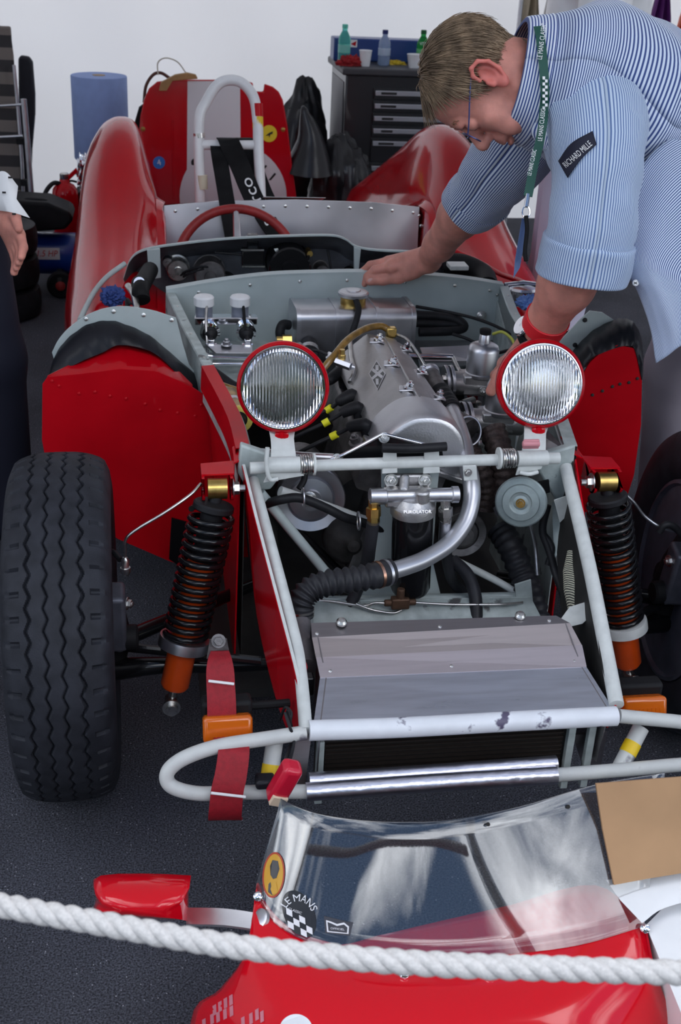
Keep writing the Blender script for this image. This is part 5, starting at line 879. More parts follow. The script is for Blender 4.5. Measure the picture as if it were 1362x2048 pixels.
g = G(); g.cyl((cx+.03, 4.0+rr_, .02), (cx+.03, 4.0+rr_, pb_.z-.01), .018, 14); obj('stand_post', g, M['steel'], RSd); g = G(); g.lathe((cx+.03, 4.0+rr_, 0), (0, 0, 1), [(0, 0), (.16, 0), (.15, .02), (0, .02)], 28); obj('stand_foot', g, M['steel'], RSd)
o = crumple('foil_bundle', W(170, 350, y=3.7)+V(0, 0, .012), (.035, .035, .075), 1, M['chrome'], amp=.6, seed=11, freq=9); tag(o, 'crumpled silver foil bundle resting beside the red fender', 'foil')
c = W(172, 352, y=3.7); g = G(); g.box((c.x+.02, 3.75, (c.z-.07)/2), (.14, .14, c.z-.07)); o2 = obj('storage_box', g, M['blackm'], None, bevel=.006); tag(o2, 'narrow black box on the floor below the silver foil', 'box')
# fire extinguisher
c = W(131, 430, y=3.55); rx = .058; zt_ = W(131, 372, y=3.55).z; FE = thing('fire_extinguisher', (c.x, 3.55+rx, 0), 'red fire extinguisher with black hose beside the compressor', 'fire extinguisher')
g = G(); g.lathe((c.x, 3.55+rx, 0), (0, 0, 1), [(0, .006), (rx*.92, 0), (rx, .01), (rx, zt_-.05), (rx*.93, zt_-.025), (rx*.7, zt_-.006), (rx*.4, zt_+.004), (rx*.35, zt_+.02)], 32); obj('cylinder', g, M['red'], FE, ang=50)
g = G(); q = V(c.x, 3.55+rx, zt_+.02); g.lathe(q, (0, 0, 1), [(.018, -.004), (.02, .0), (.02, .022), (.014, .026)], 16); vb = obj('valve', g, M['steel'], FE)
g = G(); g.slab([QS((118, 362, 3.6), (122, 372, 3.6)), QS((135, 352, 3.6), (138, 361, 3.6)), QS((152, 336, 3.6), (156, 344, 3.6))], (0, .018, 0)); obj('carry_handle', g, M['red'], FE, bevel=.003); g = G(); g.tube(spl(QS((128, 372, 3.61), (140, 362, 3.61), (154, 364, 3.61)), 4), .005, 8); obj('squeeze_lever', g, M['blackm'], FE)
tube('extinguisher_hose', QS((122, 368, 3.6), (108, 366, 3.58), (95, 378, 3.56), (87, 398, 3.55), (86, 420, 3.55)), .010, 'rub', FE)
# compressor
cA, cB = W(40, 512, y=3.2), W(162, 510, y=3.2); rC = .088; cz = cA.z-.01
CO = thing('air_compressor', ((cA.x+cB.x)/2, 3.28, 0), 'blue air compressor tank on wheels beside the car', 'compressor')
x1, x2 = cA.x-.16, cB.x+.04; g = G(); g.lathe((x1, 3.29, cz), (1, 0, 0), [(0, 0), (.04, .004), (.075, .02), (rC, .05), (rC, x2-x1-.05), (.075, x2-x1-.02), (.04, x2-x1-.004), (0, x2-x1)], 36); tk_ = obj('air_tank', g, mat('compressor_blue', (.01, .05, .32), .3, coat=.4), CO, ang=50)
c = W(93, 508, y=3.29-rC); def_y = c.y
g = G(); rows = []
for u in (-.055, .055): rows.append([V(c.x+u, 3.29-(rC+.0015)*cos(a), cz+(rC+.0015)*sin(a)) for a in np.linspace(-.05, .5, 6)])
g.slab(rows, (0, -.0008, 0)); lb_ = obj('power_label', g, M['paper'], tk_)
text('label_print', '1.5 HP', V(c.x, 3.29-(rC+.004)*cos(.22), cz+(rC+.004)*sin(.22)), (1, 0, 0), (0, .22, 1), .026, mat('label_red', (.6, .03, .03), .5), lb_, wid=.085, shear=.2)
for x in (W(120, 575, y=3.15).x, x1+.06):
    g = G(); g.lathe((x-.014, 3.18, .058), (1, 0, 0), [(.02, 0), (.05, .0), (.058, .006), (.058, .024), (.05, .03), (.02, .03)], 28); wl = obj('wheel', g, M['rub'], CO, ang=30)
for x in (W(120, 575, y=3.15).x,):
    c = W(121, 572, y=3.13); g = G(); g.lathe((c.x, 3.14, .058), (0, -1, 0), [(.058, -.02), (.058, .0), (.05, .006), (.02, .006), (.018, .012), (0, .014)], 28); w2 = obj('wheel', g, M['rub'], CO, ang=30); g = G(); g.lathe((c.x, 3.128, .058), (0, -1, 0), [(.020, -.004), (.020, .004), (.012, .008), (0, .008)], 20); obj('wheel_hub', g, mat('hub_red', (.35, .02, .02), .5), w2)
for x in (x1+.08, x2-.08): g = G(); g.box((x, 3.29, (cz-rC+.02)/2+.01), (.03, .12, cz-rC+.03)); obj('tank_foot', g, M['blackm'], CO)
# black case on the compressor and the dark stack beside it
zc = cz+rC+.045; a, b = W(20, 402, y=3.25), W(146, 425, y=3.25); g = G(); g.prism([W(18, 405, y=3.15), W(30, 402, y=3.15), W(95, 406, y=3.15), W(140, 425, y=3.15), W(147, 440, y=3.15), W(130, 460, y=3.15), W(20, 468, y=3.15)], (0, .2, 0)); o = obj('seat_pad', g, M['blackm'], None, bevel=.012, seg=3); tag(o, 'black moulded case lying across the blue compressor', 'case')
g = G(); c = W(70, 404, y=3.2); g.tube(spl([c+V(-.05, 0, 0), c+V(-.03, 0, .012), c+V(.04, 0, .008), c+V(.06, 0, -.01)], 4), .006, 8); obj('carry_handle', g, M['rub'], o)
c = W(30, 560, y=2.9); g = G(); rb_ = .13
for k in range(3):
    g = G(); g.lathe((c.x-.075, 2.93, .062+k*.1255), (0, 0, 1), [(.085, -.05), (.13, -.062), (.165, -.05), (.172, -.02), (.172, .02), (.165, .05), (.13, .062), (.085, .05)], 40); o = obj('spare_tyre', g, M['rub'], None, ang=40); tag(o, ('black spare tyre at the bottom of the dark stack', 'black spare tyre in the middle of the dark stack', 'black spare tyre on top of the dark stack')[k]+' by the compressor', 'tyre', 'stacked spare tyres')
# folded garden loungers against the wall
def stripes():
    m = mat('striped_canvas', (.2, .18, .17), .8); t = m.node_tree; L = t.links.new; tcn = t.nodes.new('ShaderNodeTexCoord'); s = t.nodes.new('ShaderNodeSeparateXYZ'); L(tcn.outputs['Object'], s.inputs[0])
    mu = t.nodes.new('ShaderNodeMath'); mu.operation = 'MULTIPLY'; mu.inputs[1].default_value = 9.6; L(s.outputs['Z'], mu.inputs[0]); fr = t.nodes.new('ShaderNodeMath'); fr.operation = 'FRACT'; L(mu.outputs[0], fr.inputs[0])
    r = t.nodes.new('ShaderNodeValToRGB'); r.color_ramp.interpolation = 'CONSTANT'; r.color_ramp.elements[0].color = (.035, .032, .034, 1); r.color_ramp.elements[1].position = .5; r.color_ramp.elements[1].color = (.17, .145, .13, 1); L(fr.outputs[0], r.inputs[0]); L(r.outputs[0], t.nodes['Principled BSDF'].inputs['Base Color']); return m
FY_ = 3.9; c = W(10, 200, y=FY_); LG = thing('garden_lounger', (c.x-.1, FY_, 0), 'folded garden lounger in brown and grey striped canvas against the tent wall', 'lounger')
g = G(); rows = []
for z in np.linspace(.20, W(10, 56, y=FY_).z, 14): rows.append([V(c.x-.34, FY_+.02+.05*z, z), V(c.x-.15, FY_+.035+.05*z, z), V(W(30, 200, y=FY_).x-.004*(z > .9), FY_+.02+.05*z, z)])
g.slab(rows, (0, .03, 0)); obj('canvas_back', g, stripes(), LG, bevel=.008)
for pts, r in ((((28, 130, FY_-.01), (36, 220, FY_-.01), (44, 330, FY_-.02), (48, 420, FY_-.02)), .008), (((47, 198, FY_-.06), (56, 300, FY_-.06), (64, 400, FY_-.06)), .013)): tube('lounger_leg', [*QS(*pts), V(QS(pts[-1])[0].x+.01, pts[-1][2], .0)], r, 'alus', LG)
tube('lounger_arm', QS((-20, 213, FY_-.02), (45, 209, FY_-.02)), .006, 'alus', LG); tube('lounger_arm', QS((-20, 275, FY_-.03), (45, 272, FY_-.03)), .007, 'alus', LG); g = G(); g.box(W(42, 282, y=FY_-.03), (.04, .03, .03)); obj('hinge_joint', g, M['blackm'], LG, bevel=.004); g = G(); g.box(W(48, 365, y=FY_-.03), (.03, .03, .03)); obj('hinge_joint', g, M['blackm'], LG, bevel=.004)
yb = 4.15; g = G(); g.prism([V(p.x, p.y, p.z) for p in QS((36, 116, yb), (42, 112, yb), (58, 114, yb), (65, 125, yb), (70, 190, yb), (70, 230, yb), (64, 300, yb), (60, 420, yb), (40, 420, yb))], (0, .05, 0)); CH2 = obj('folding_chair', g, mat('navy_black_pad', (.010, .011, .018), .6), None, bevel=.012, seg=3); tag(CH2, 'folded black padded chair standing behind the striped lounger', 'chair')
for px in (44, 66): g = G(); p = W(px, 400, y=yb+.03); g.cyl(p, V(p.x, p.y, 0), .009, 10); obj('chair_leg', g, M['alus'], CH2)
# slim pole, hanging coat and banner on the far side
p = W(1009, 440, y=2.9); g = G(); g.cyl((p.x, 2.9, 0), (p.x, 2.9, 1.05), .011, 12); PO = obj('marker_pole', g, M['alus'], None); tag(PO, 'slim silver pole standing behind the fender beside the pale trousers', 'pole'); g = G(); g.lathe((p.x, 2.9, 0), (0, 0, 1), [(0, 0), (.09, 0), (.085, .012), (0, .014)], 24); obj('pole_foot', g, M['blackm'], PO)
HK = 4.2; a, b = W(1040, 30, y=HK), W(1100, 30, y=HK)
RL = thing('clothes_rail', ((a.x+b.x)/2+.3, HK, 0), 'metal clothes rail by the tent wall behind the man', 'rail'); z_ = W(1060, -60, y=HK).z
g = G(); g.tube([V(a.x-.02, HK, z_), V(a.x+.9, HK, z_)], .012, 10); obj('rail_bar', g, M['alus'], RL)
for x in (a.x+.0, a.x+.88): g = G(); g.tube([V(x, HK, 0), V(x, HK, z_)], .012, 10); g.tube([V(x, HK-.2, .012), V(x, HK+.2, .012)], .012, 10); obj('rail_leg', g, M['alus'], RL)
def garment(x, w_, m, label, seed):
    rows = []
    for i, z in enumerate(np.linspace(z_-.02, z_-.75, 14)):
        k = min(1, .35+i*.18); rows.append([V(x+w_*k*(u-.5), HK+.04*sin(u*14+seed+i*.15)*k, z) for u in np.linspace(0, 1, 17)])
    g = G(); g.slab(rows, (0, .012, 0)); tag(obj('hanging_coat', g, m, None, ang=70), label, 'coat', 'coats on the rail')
garment(W(1062, 20, y=HK).x, .10, mat('beige_cotton', (.42, .36, .26), .8, var=.08), 'beige coat hanging on the rail above the head of the bent man', 1); garment(W(1085, 20, y=HK).x+.05, .07, mat('white_cotton', (.6, .6, .62), .8), 'white coat hanging on the rail beside the beige one', 2); garment(W(1098, 20, y=HK).x+.12, .07, mat('dark_cotton', (.03, .03, .035), .8), 'dark coat hanging on the rail between pale ones', 4); garment(W(1130, 20, y=HK).x+.18, .14, bpy.data.materials['beige_cotton'], 'wide beige coat hanging on the rail above the shoulder of the bent man', 6)
for px, m, lab, sd_ in ((1322, mat('purple_cloth', (.12, .02, .16), .6), 'purple racing overall on the rail at its end', 3), (1345, mat('bright_orange_cloth', (.75, .10, .02), .6), 'orange red racing overall on the rail at its end', 5)):
    garment(W(px, 10, y=HK).x+(.0 if px < 1330 else .10), .11, m, lab, sd_)
# ------------------------------------------------------------------ red scuttle section with windscreen lying in front of the car
SCT = thing('scuttle_section', (W(850, 1905, z=.285).x, W(850, 1905, z=.285).y, 0), 'glossy red scuttle bodywork with clear windscreen lying on the asphalt before the car', 'bodywork')
base = spl([W(512, 1776, z=.31), W(524, 1812, z=.303), W(560, 1855, z=.296), (W(640, 1892, z=.290)), W(760, 1910, z=.287), W(880, 1915, z=.287), W(1020, 1908, z=.288), W(1160, 1890, z=.292), W(1288, 1853, z=.30)], 5)
topc = spl([W(562, 1600, z=.415), W(585, 1612, z=.416), W(640, 1631, z=.418), W(720, 1643, z=.42), W(800, 1647, z=.422), W(900, 1643, z=.425), W(1040, 1616, z=.43), W(1190, 1572, z=.436), W(1330, 1548, z=.44)], 5)
pers = mat('perspex', (.93, .95, .96), .02, trans=1, ior=1.6, coat=1)
n_ = len(base); rows = []
for j in range(9):
    k = j/8; rows.append([base[i].lerp(topc[i], k)+(base[i]-topc[i]).cross(V(1, 0, 0)).normalized()*.0 for i in range(n_)])
g = G(); g.slab(rows, (0, .0025, .0008)); WS = obj('windscreen', g, pers, SCT, ang=80)
# hood skin: from the windscreen foot forward and down to the ground, and the strip behind the glass
far = spl([W(514, 1772, z=.312), W(530, 1800, z=.304), W(575, 1850, z=.297), W(660, 1888, z=.290), W(760, 1870, z=.29), W(880, 1842, z=.29), W(1020, 1810, z=.29), W(1190, 1770, z=.292), W(1292, 1850, z=.301)], 5)
skin = []
fr1 = [W(490, 1905, z=.275), W(505, 1915, z=.285), W(560, 1945, z=.290), W(640, 1965, z=.293), W(760, 1975, z=.294), W(880, 1975, z=.295), W(1020, 1972, z=.294), W(1160, 1965, z=.290), W(1312, 1945, z=.27)]
fr2 = [W(440, 1978, z=.22), W(470, 1995, z=.25), W(560, 2040, z=.275), W(640, 2055, z=.283), W(760, 2065, z=.286), W(880, 2070, z=.286), W(1020, 2062, z=.284), W(1170, 2050, z=.274), W(1345, 2035, z=.22)]
fr3 = [W(380, 2050, z=.15), W(440, 2090, z=.20), W(560, 2150, z=.245), W(640, 2180, z=.255), W(760, 2195, z=.26), W(880, 2200, z=.26), W(1020, 2190, z=.258), W(1180, 2160, z=.24), W(1385, 2130, z=.14)]
fr4 = [V(p.x, p.y-.14, max(.002, p.z-.20)) for p in fr3]; fr4[0].z = fr4[-1].z = .002
lift = lambda r, d: [p+V(0, 0, d) for p in r]
rr = [far, lift(base, -.001), *[spl(r, 5) for r in (fr1, fr2, fr3, fr4)]]
cols = [spl(c, 5) for c in zip(*rr)]; g = G(); g.grid([list(r) for r in zip(*cols)]); HD_ = obj('hood_skin', g, mat('fresh_red_paint', (.62, .003, .012), .12, coat=.5, spec=.35), SCT, ang=80); sd_ = HD_.modifiers.new('thick', 'SOLIDIFY'); sd_.thickness = .004; sd_.offset = -1
# legs of the shell down to the ground at both sides
for s, r in ((-1, [far[0], fr1[0], fr2[0], fr3[0]]), (1, [far[-1], fr1[-1], fr2[-1], fr3[-1]])):
    P = spl(r, 5); g = G(); g.slab([P, [V(p.x+s*.02, p.y, .0015) for p in P]], (-s*.003, 0, 0)); obj('side_skirt', g, M['red'], SCT)
def onS(px, py, z): return W(px, py, z=z)
for px, py, z in ((808, 1948, .297), (980, 1950, .298), (1290, 1857, .305), (516, 1793, .312)):
    g = G(); g.lathe(W(px, py, z=z), (CAM-W(px, py, z=z)), [(.0065, -.003), (.0065, .001), (.004, .003), (0, .0035)], 14); obj('screen_bolt', g, M['chrome'], SCT)
for px, py in ((975, 1646), (1135, 1611)):
    k = 0; q = W(px, py, z=.422); g = G(); g.lathe(q+V(0, -.002, 0), (0, -1, .3), [(.0028, 0), (.0028, .002), (0, .002)], 10); obj('screen_hole', g, M['dark'], WS)
# a local frame on a surface point so that stickers lie on it
def frame_px(px, py, fz, e=6):
    o, a, b = W(px, py, z=fz(px, py)), W(px+e, py, z=fz(px+e, py)), W(px, py-e, z=fz(px, py-e)); X = (a-o)/e; Y = (b-o)/e; return o, X, Y, X.cross(Y).normalized()
from mathutils.bvhtree import BVHTree
def bvh(o):
    me = o.data; return BVHTree.FromPolygons([v.co+WO[o.name] for v in me.vertices], [tuple(p.vertices) for p in me.polygons])
BW, BHd = bvh(WS), bvh(HD_)
def hit(px, py, T):
    r = ray(px, py).normalized(); h = T.ray_cast(CAM, r); return (h[0]-r*.0012) if h[0] is not None else None
def sticker(name, pts, m, parent, T, dz=0, th=.0003):
    P = [hit(*p, T) for p in pts]
    if any(p is None for p in P): return None
    c = sum(P, V(0, 0, 0))/len(P); tocam = (CAM-c).normalized(); g = G(); g.prism([p+tocam*dz for p in P], tocam*th); return obj(name, g, m, parent, smooth=False)
def circ(cx, cy, rx, ry, rot=0, n=36, a0=0, a1=2*pi):
    return [(cx+rx*cos(t)*cos(rot)-ry*sin(t)*sin(rot), cy+rx*cos(t)*sin(rot)+ry*sin(t)*cos(rot)) for t in np.linspace(a0, a1, n, endpoint=a1-a0 < 6)]
def stext(name, s, cx, cy, ang, h, wid, m, parent, T, dz=.0008, arc=None):
    """print laid on a surface: letters are mapped through the pixels they cover"""
    def bend(u, v):
        if arc: 
            a = ang+u/arc; px, py = cx+(arc+v)*sin(a), cy-(arc+v)*cos(a)
        else: px, py = cx+u*cos(ang)+v*sin(ang), cy+u*sin(ang)-v*cos(ang)
        p = hit(px, py, T); p = p if p is not None else V(0, 0, 0); return p+(CAM-p).normalized()*dz
    return text(name, s, (0, 0, 0), (1, 0, 0), (0, 1, 0), h, m, parent, wid=wid, bend=bend)
BST = bvh(STR2); stext('strap_lettering', 'sparco', 514, 404, -2.03, 24, 104, M['txt'], STR2, BST, .002)
blk = mat('sticker_black', (.012, .012, .014), .3, coat=.3); wht = mat('sticker_white', (.75, .76, .78), .4); gold = mat('sticker_gold', (.62, .33, .03), .4); rim_ = mat('sticker_red_edge', (.45, .06, .03), .4)
a = sticker('oval_sticker', circ(547, 1750, 22, 46, .08), rim_, WS, BW)
if a: sticker('sticker_field', circ(547, 1750, 19, 42, .08), gold, a, BW, .0005); sticker('sticker_print', [(540, 1732), (545, 1720), (556, 1722), (559, 1738), (553, 1756), (546, 1758), (541, 1750)], blk, a, BW, .001); sticker('sticker_print', [(545, 1765), (552, 1764), (556, 1785), (545, 1790), (541, 1778)], gold, a, BW, .0012); sticker('sticker_print', [(537, 1768), (541, 1764), (543, 1776), (552, 1786), (545, 1791), (536, 1784)], blk, a, BW, .001)
a = sticker('round_sticker', [p for p in circ(598, 1828, 30, 50, -.42) if p[1] < 1868+(p[0]-590)*.35], blk, WS, BW)
if a:
    stext('sticker_print', 'LE MANS', 596, 1829, .12, 15, 78, wht, a, BW, .0012, arc=33)
    stext('sticker_print', 'CLASSIC', 590, 1822, .35, 5, 28, wht, a, BW, .0012)
    for i in range(4):
        for j in range(3):
            if (i+j) % 2 == 0:
                x, y = 572+i*13+j*1.5, 1815+j*13+i*7.5; sticker('sticker_print', [(x, y), (x+12, y+6), (x+13, y+19), (x+1, y+13)], wht, a, BW, .0009)
a = sticker('shield_sticker', [(648, 1832), (706, 1846), (700, 1872), (650, 1866)], mat('sticker_smoke', (.05, .05, .06), .3), WS, BW)
if a: 
    P = [(652, 1840), (662, 1843), (674, 1848), (688, 1845), (698, 1853), (697, 1868), (654, 1864)]; Pi = [(655, 1844), (663, 1847), (674, 1852), (688, 1849), (695, 1855), (694, 1866), (657, 1862)]
    P3 = [hit(*p, BW)+(CAM-hit(*p, BW)).normalized()*.001 for p in P+Pi]; g = G(); g.add(P3, [(i, (i+1) % 7, 7+(i+1) % 7, 7+i) for i in range(7)]); obj('sticker_print', g, wht, a, smooth=False); stext('sticker_print', 'OFFICIEL', 675, 1858, .1, 4, 28, wht, a, BW, .001)
# diamond badge on the sloping face of the valve cover
BVC = bvh(VC); DB = [(753, 720), (771, 747), (755, 780), (737, 747)]; dc = (754, 748.5)
bd = sticker('maker_badge', DB, M['alus'], ENG, BVC, .0008, .0012)
if bd:
    sticker('badge_field', [(dc[0]+(x-dc[0])*.88, dc[1]+(y-dc[1])*.9) for x, y in DB], blk, bd, BVC, .0022)
    for q in ([(743, 741), (746, 736), (766, 752), (763, 757)], [(763, 737), (766, 742), (745, 760), (743, 755)], [(751, 730), (757, 730), (757, 741), (751, 741)], [(751, 757), (757, 757), (757, 769), (752, 769)]): sticker('badge_bar', q, M['alus'], bd, BVC, .0026)
bluS = mat('sticker_royal_blue', (.015, .045, .40), .35, coat=.4)
a = sticker('arrow_sticker', [(468, 1934), (560, 1880), (562, 1935), (540, 1990), (522, 2011), (498, 1985), (480, 1965)], wht, HD_, BHd)
if a:
    sticker('sticker_print', [(474, 1936), (523, 1908), (508, 1935), (520, 1938), (486, 1962)], bluS, a, BHd, .0008); sticker('sticker_print', [(540, 1903), (557, 1900), (556, 1935), (536, 1988), (523, 2003), (504, 1984), (545, 1940), (530, 1932)], bluS, a, BHd, .0008)
    sticker('sticker_print', [(528, 1910), (538, 1908), (530, 1931), (544, 1937), (524, 1960), (500, 1977), (488, 1963), (522, 1941), (510, 1935)], mat('sticker_red', (.62, .03, .03), .4), a, BHd, .0012)
pnk = mat('faded_decal', (.55, .18, .22), .5)
for x, y in ((425, 2012), (436, 2005), (447, 1998), (458, 1992), (420, 2030), (432, 2026), (446, 2020), (459, 2014), (404, 2040)): sticker('tally_decal', [(x, y), (x+7, y-4), (x+8, y+16), (x+1, y+20)], pnk, HD_, BHd)
for x, y in ((482, 2036), (498, 2028), (510, 2020), (520, 2024)): sticker('tally_decal', [(x, y), (x+7, y-4), (x+8, y+18), (x+1, y+22)], pnk, HD_, BHd)
sticker('white_roundel', circ(592, 2062, 34, 34), wht, HD_, BHd)
# door mirror on its stalk
mc = W(285, 1800, z=.30); X = V(1, .03, 0); mz = mc.z
def mring(px0, px1, top, bot, y): return [W(px0, (top+bot)/2, y=y), W(px0+8, top, y=y), W(px1-8, top-1, y=y), W(px1, top+12, y=y), W(px1, bot, y=y), W(px1-12, bot+2, y=y), W(px0+10, bot-8, y=y)]
y_ = mc.y; rows = [[p for p in spl(r, 4, closed=True)] for r in (mring(196, 375, 1754, 1836, y_+.055), mring(193, 376, 1751, 1838, y_+.02), mring(197, 373, 1775, 1838, y_-.015), mring(210, 360, 1800, 1836, y_-.035), mring(240, 330, 1815, 1832, y_-.045))]
g = G(); g.grid(rows, closed=True); g.add(rows[0], [tuple(range(len(rows[0])))]); g.add(rows[-1], [tuple(range(len(rows[0])))]); MI = obj('wing_mirror', g, bpy.data.materials['fresh_red_paint'], SCT, ang=60)
g = G(); g.slab([[W(206, 1765, y=y_+.057), W(366, 1765, y=y_+.057)], [W(206, 1828, y=y_+.057), W(366, 1828, y=y_+.057)]], (0, .001, 0)); obj('mirror_glass', g, M['chrome'], MI)
g = G(); a, b = W(372, 1832, y=y_), W(528, 1845, z=.29); rows = []; P = spl([a, a.lerp(b, .5)+V(0, 0, .004), b], 6)
g.slab([[p+V(0, .012, .004) for p in P], [p for p in P], [p+V(0, -.012, -.003) for p in P]], (0, 0, -.004)); obj('mirror_stalk', g, M['alus'], SCT)
g = G(); q = W(520, 1838, z=.296); g.lathe(q, (-.6, -.2, .6), [(.014, -.004), (.014, .002), (.01, .004), (0, .004)], 20); obj('stalk_foot', g, M['alus'], SCT)
# cardboard and white sheets leaning on the windscreen
g = G(); cb = [[W(1190, 1566, z=.455), W(1290, 1558, z=.46), W(1420, 1548, z=.46)], [W(1203, 1655, z=.40), W(1290, 1650, z=.405), W(1420, 1640, z=.405)], [W(1226, 1768, z=.345), W(1290, 1756, z=.35), W(1420, 1735, z=.35)]]
g.slab(cb, V(0, -.004, .002)); CB = obj('cardboard_sheet', g, mat('corrugated_card', (.42, .25, .13), .85, var=.08, vs=9, bump=.15, bs=40), None); tag(CB, 'creased brown cardboard sheet leaning on the windscreen', 'cardboard')
g = G(); g.slab([spl([W(1212, 1760, z=.335), W(1300, 1748, z=.338), W(1430, 1728, z=.34)], 4), spl([W(1240, 1800, z=.328), W(1320, 1795, z=.332), W(1430, 1785, z=.332)], 4), spl([W(1284, 1846, z=.318), W(1330, 1815, z=.325), W(1430, 1790, z=.328)], 4)], (0, -.0006, .0003)); o = obj('paper_sheet', g, M['paper'], None, ang=80); tag(o, 'pale grey paper sheet tucked under the cardboard', 'paper', 'paper sheets on the scuttle')
WB = thing('white_box', (W(1400, 1900, z=.15).x, W(1400, 1900, z=.15).y, 0), 'white cardboard box beside the red scuttle', 'box')
pts = [W(1292, 1850, z=.30), W(1330, 1812, z=.31), W(1460, 1770, z=.31), W(1520, 1960, z=.29), W(1480, 2110, z=.27), W(1372, 2050, z=.27)]
g = G(); g.prism(pts, (0, 0, -.002)); obj('box_lid', g, M['paper'], WB); g = G(); g.prism([p+V(.015, 0, -.003) for p in pts], (0, 0, -(pts[0].z-.03))); 
zmin = min(p.z for p in pts); g = G(); n = len(pts); lo = [V(p.x+.012, p.y, .001) for p in pts]; g.add([p+V(.004, 0, -.003) for p in pts]+lo, [(i, (i+1) % n, n+(i+1) % n, n+i) for i in range(n)]+[tuple(range(n, 2*n))]); obj('box_body', g, M['paper'], WB, smooth=False)
# barrier rope across the front, with its posts outside the picture
RPp = spl([W(-330, 1730, d=1.06), W(-120, 1786, d=1.02), W(0, 1810, d=1.0), W(200, 1846, d=.98), W(450, 1890, d=.965), W(700, 1916, d=.955), W(900, 1930, d=.95), W(1100, 1937, d=.95), W(1362, 1945, d=.955), W(1600, 1945, d=.97), W(1800, 1935, d=.99)], 24)
ln = [0]
for i in range(1, len(RPp)): ln.append(ln[-1]+(RPp[i]-RPp[i-1]).length)
ropem = mat('rope_fibre', (.62, .60, .58), .85, var=.10, vs=300, bump=.6, bs=600)
RP = thing('barrier_rope', RPp[len(RPp)//2], 'thick off-white twisted rope strung across the front of the display', 'rope')
for k in range(3):
    P = []
    for i, p in enumerate(RPp):
        t = (RPp[min(i+1, len(RPp)-1)]-RPp[max(i-1, 0)]).normalized(); a, b, _ = frame(t, (0, 0, 1)); th = ln[i]*2*pi/.05+k*2*pi/3; P.append(p+(a*cos(th)+b*sin(th))*.0044)
    g = G(); g.tube(P, .0060, 10); obj('rope_strand', g, ropem, RP, ang=80)
for e, sgn, lab in ((RPp[0], -1, 'steel barrier post holding the rope near the large front tyre'), (RPp[-1], 1, 'steel barrier post holding the rope beside the white box')):
    e = e+V(sgn*.035, 0, 0); BP = thing('barrier_post', (e.x, e.y, 0), lab, 'post', 'barrier posts'); g = G(); g.cyl((e.x, e.y, 0), (e.x, e.y, e.z+.05), .02, 16); g.ball((e.x, e.y, e.z+.06), .028); obj('post_shaft', g, M['steel'], BP); g = G(); g.lathe((e.x, e.y, 0), (0, 0, 1), [(0, 0), (.15, 0), (.14, .02), (.03, .04), (0, .04)], 32); obj('post_foot', g, M['steel'], BP)
# blue wiping cloth by the filler and rag beside the steering joint
o = crumple('wiping_cloth', W(1058, 606, y=.86), (.03, .025, .018), 1, M['blu'], amp=.7, seed=4, freq=8); tag(o, 'crumpled light blue paper cloth on the sill beside the chrome filler cap', 'cloth')
o = crumple('wiping_cloth', W(225, 592, y=1.0), (.03, .04, .022), 1, mat('navy_cloth', (.03, .06, .22), .8), amp=.6, seed=6); tag(o, 'dark blue cloth stuffed in the sill ahead of the cockpit', 'cloth')
# ------------------------------------------------------------------ the man bent over the engine
TV = -FW
skin = mat('skin', (.60, .255, .20), .5, var=.16, vs=28, bump=.22, bs=220, spec=.4, sss=.25, detail=6)
MAN = thing('person', (.95, .70, 0), 'man in blue striped shirt with rolled sleeves bent over the engine bay', 'person')
Hc = W(968, 164, d=2.16)
hu = (RT*-.972+UP*.235+TV*.02).normalized(); hf = (RT*-.235+UP*-.972)*cos(radians(18))+FW*sin(radians(18)); hf = (hf-hu*hf.dot(hu)).normalized(); hl = hu.cross(hf)
KS = .96; KF = .90
def H(f, l, u): return Hc+(hf*(f*KF)+hl*l+hu*u)*KS
HA = (hf, hl, hu)
def he(c, r, k=.012, op=None): return ell(H(*c), [r[0]*KS*(.5+.5*KF), r[1]*KS, r[2]*KS], HA, k, op)
def hc2(a, b, ra, rb, k=.012, op=None): return cone(H(*a), H(*b), ra*KS, rb*KS, k, op)
pr = [he((-.014, 0, .042), (.094, .075, .076)), he((.040, 0, .042), (.056, .064, .056), .02), he((.036, 0, -.030), (.056, .058, .082), .02),
      hc2((-.004, .052, -.060), (.066, .018, -.108), .020, .019, .02), hc2((-.004, -.052, -.060), (.066, -.018, -.108), .020, .019, .02), he((.040, 0, -.088), (.042, .044, .034), .02),
      he((.076, 0, -.106), (.017, .022, .016), .012), he((.064, .040, -.026), (.024, .025, .022), .016), he((.064, -.040, -.026), (.024, .025, .022), .016),
      hc2((.088, -.030, .026), (.088, .030, .026), .013, .013, .012), he((.062, .046, -.062), (.028, .020, .03), .014), he((.062, -.046, -.062), (.028, .020, .03), .014),
      hc2((.092, 0, .014), (.117, 0, -.024), .0095, .0135, .009), he((.119, 0, -.029), (.0135, .0135, .012), .006), he((.106, .012, -.033), (.012, .0085, .009), .005), he((.106, -.012, -.033), (.012, .0085, .009), .005),
      he((.097, .031, .003), (.014, .019, .012), .008, 'sub'), he((.097, -.031, .003), (.014, .019, .012), .008, 'sub'),
      he((.085, .031, .003), (.014, .016, .0135), .004), he((.085, -.031, .003), (.014, .016, .0135), .004),
      he((.094, 0, -.058), (.016, .026, .016), .01), he((.103, 0, -.0655), (.0085, .021, .0055), .004), he((.100, 0, -.0775), (.009, .019, .0065), .004), he((.112, 0, -.0713), (.012, .026, .0012), .003, 'sub'),
      hc2((.103, .022, -.045), (.092, .034, -.070), .0028, .0022, .006, 'sub')]
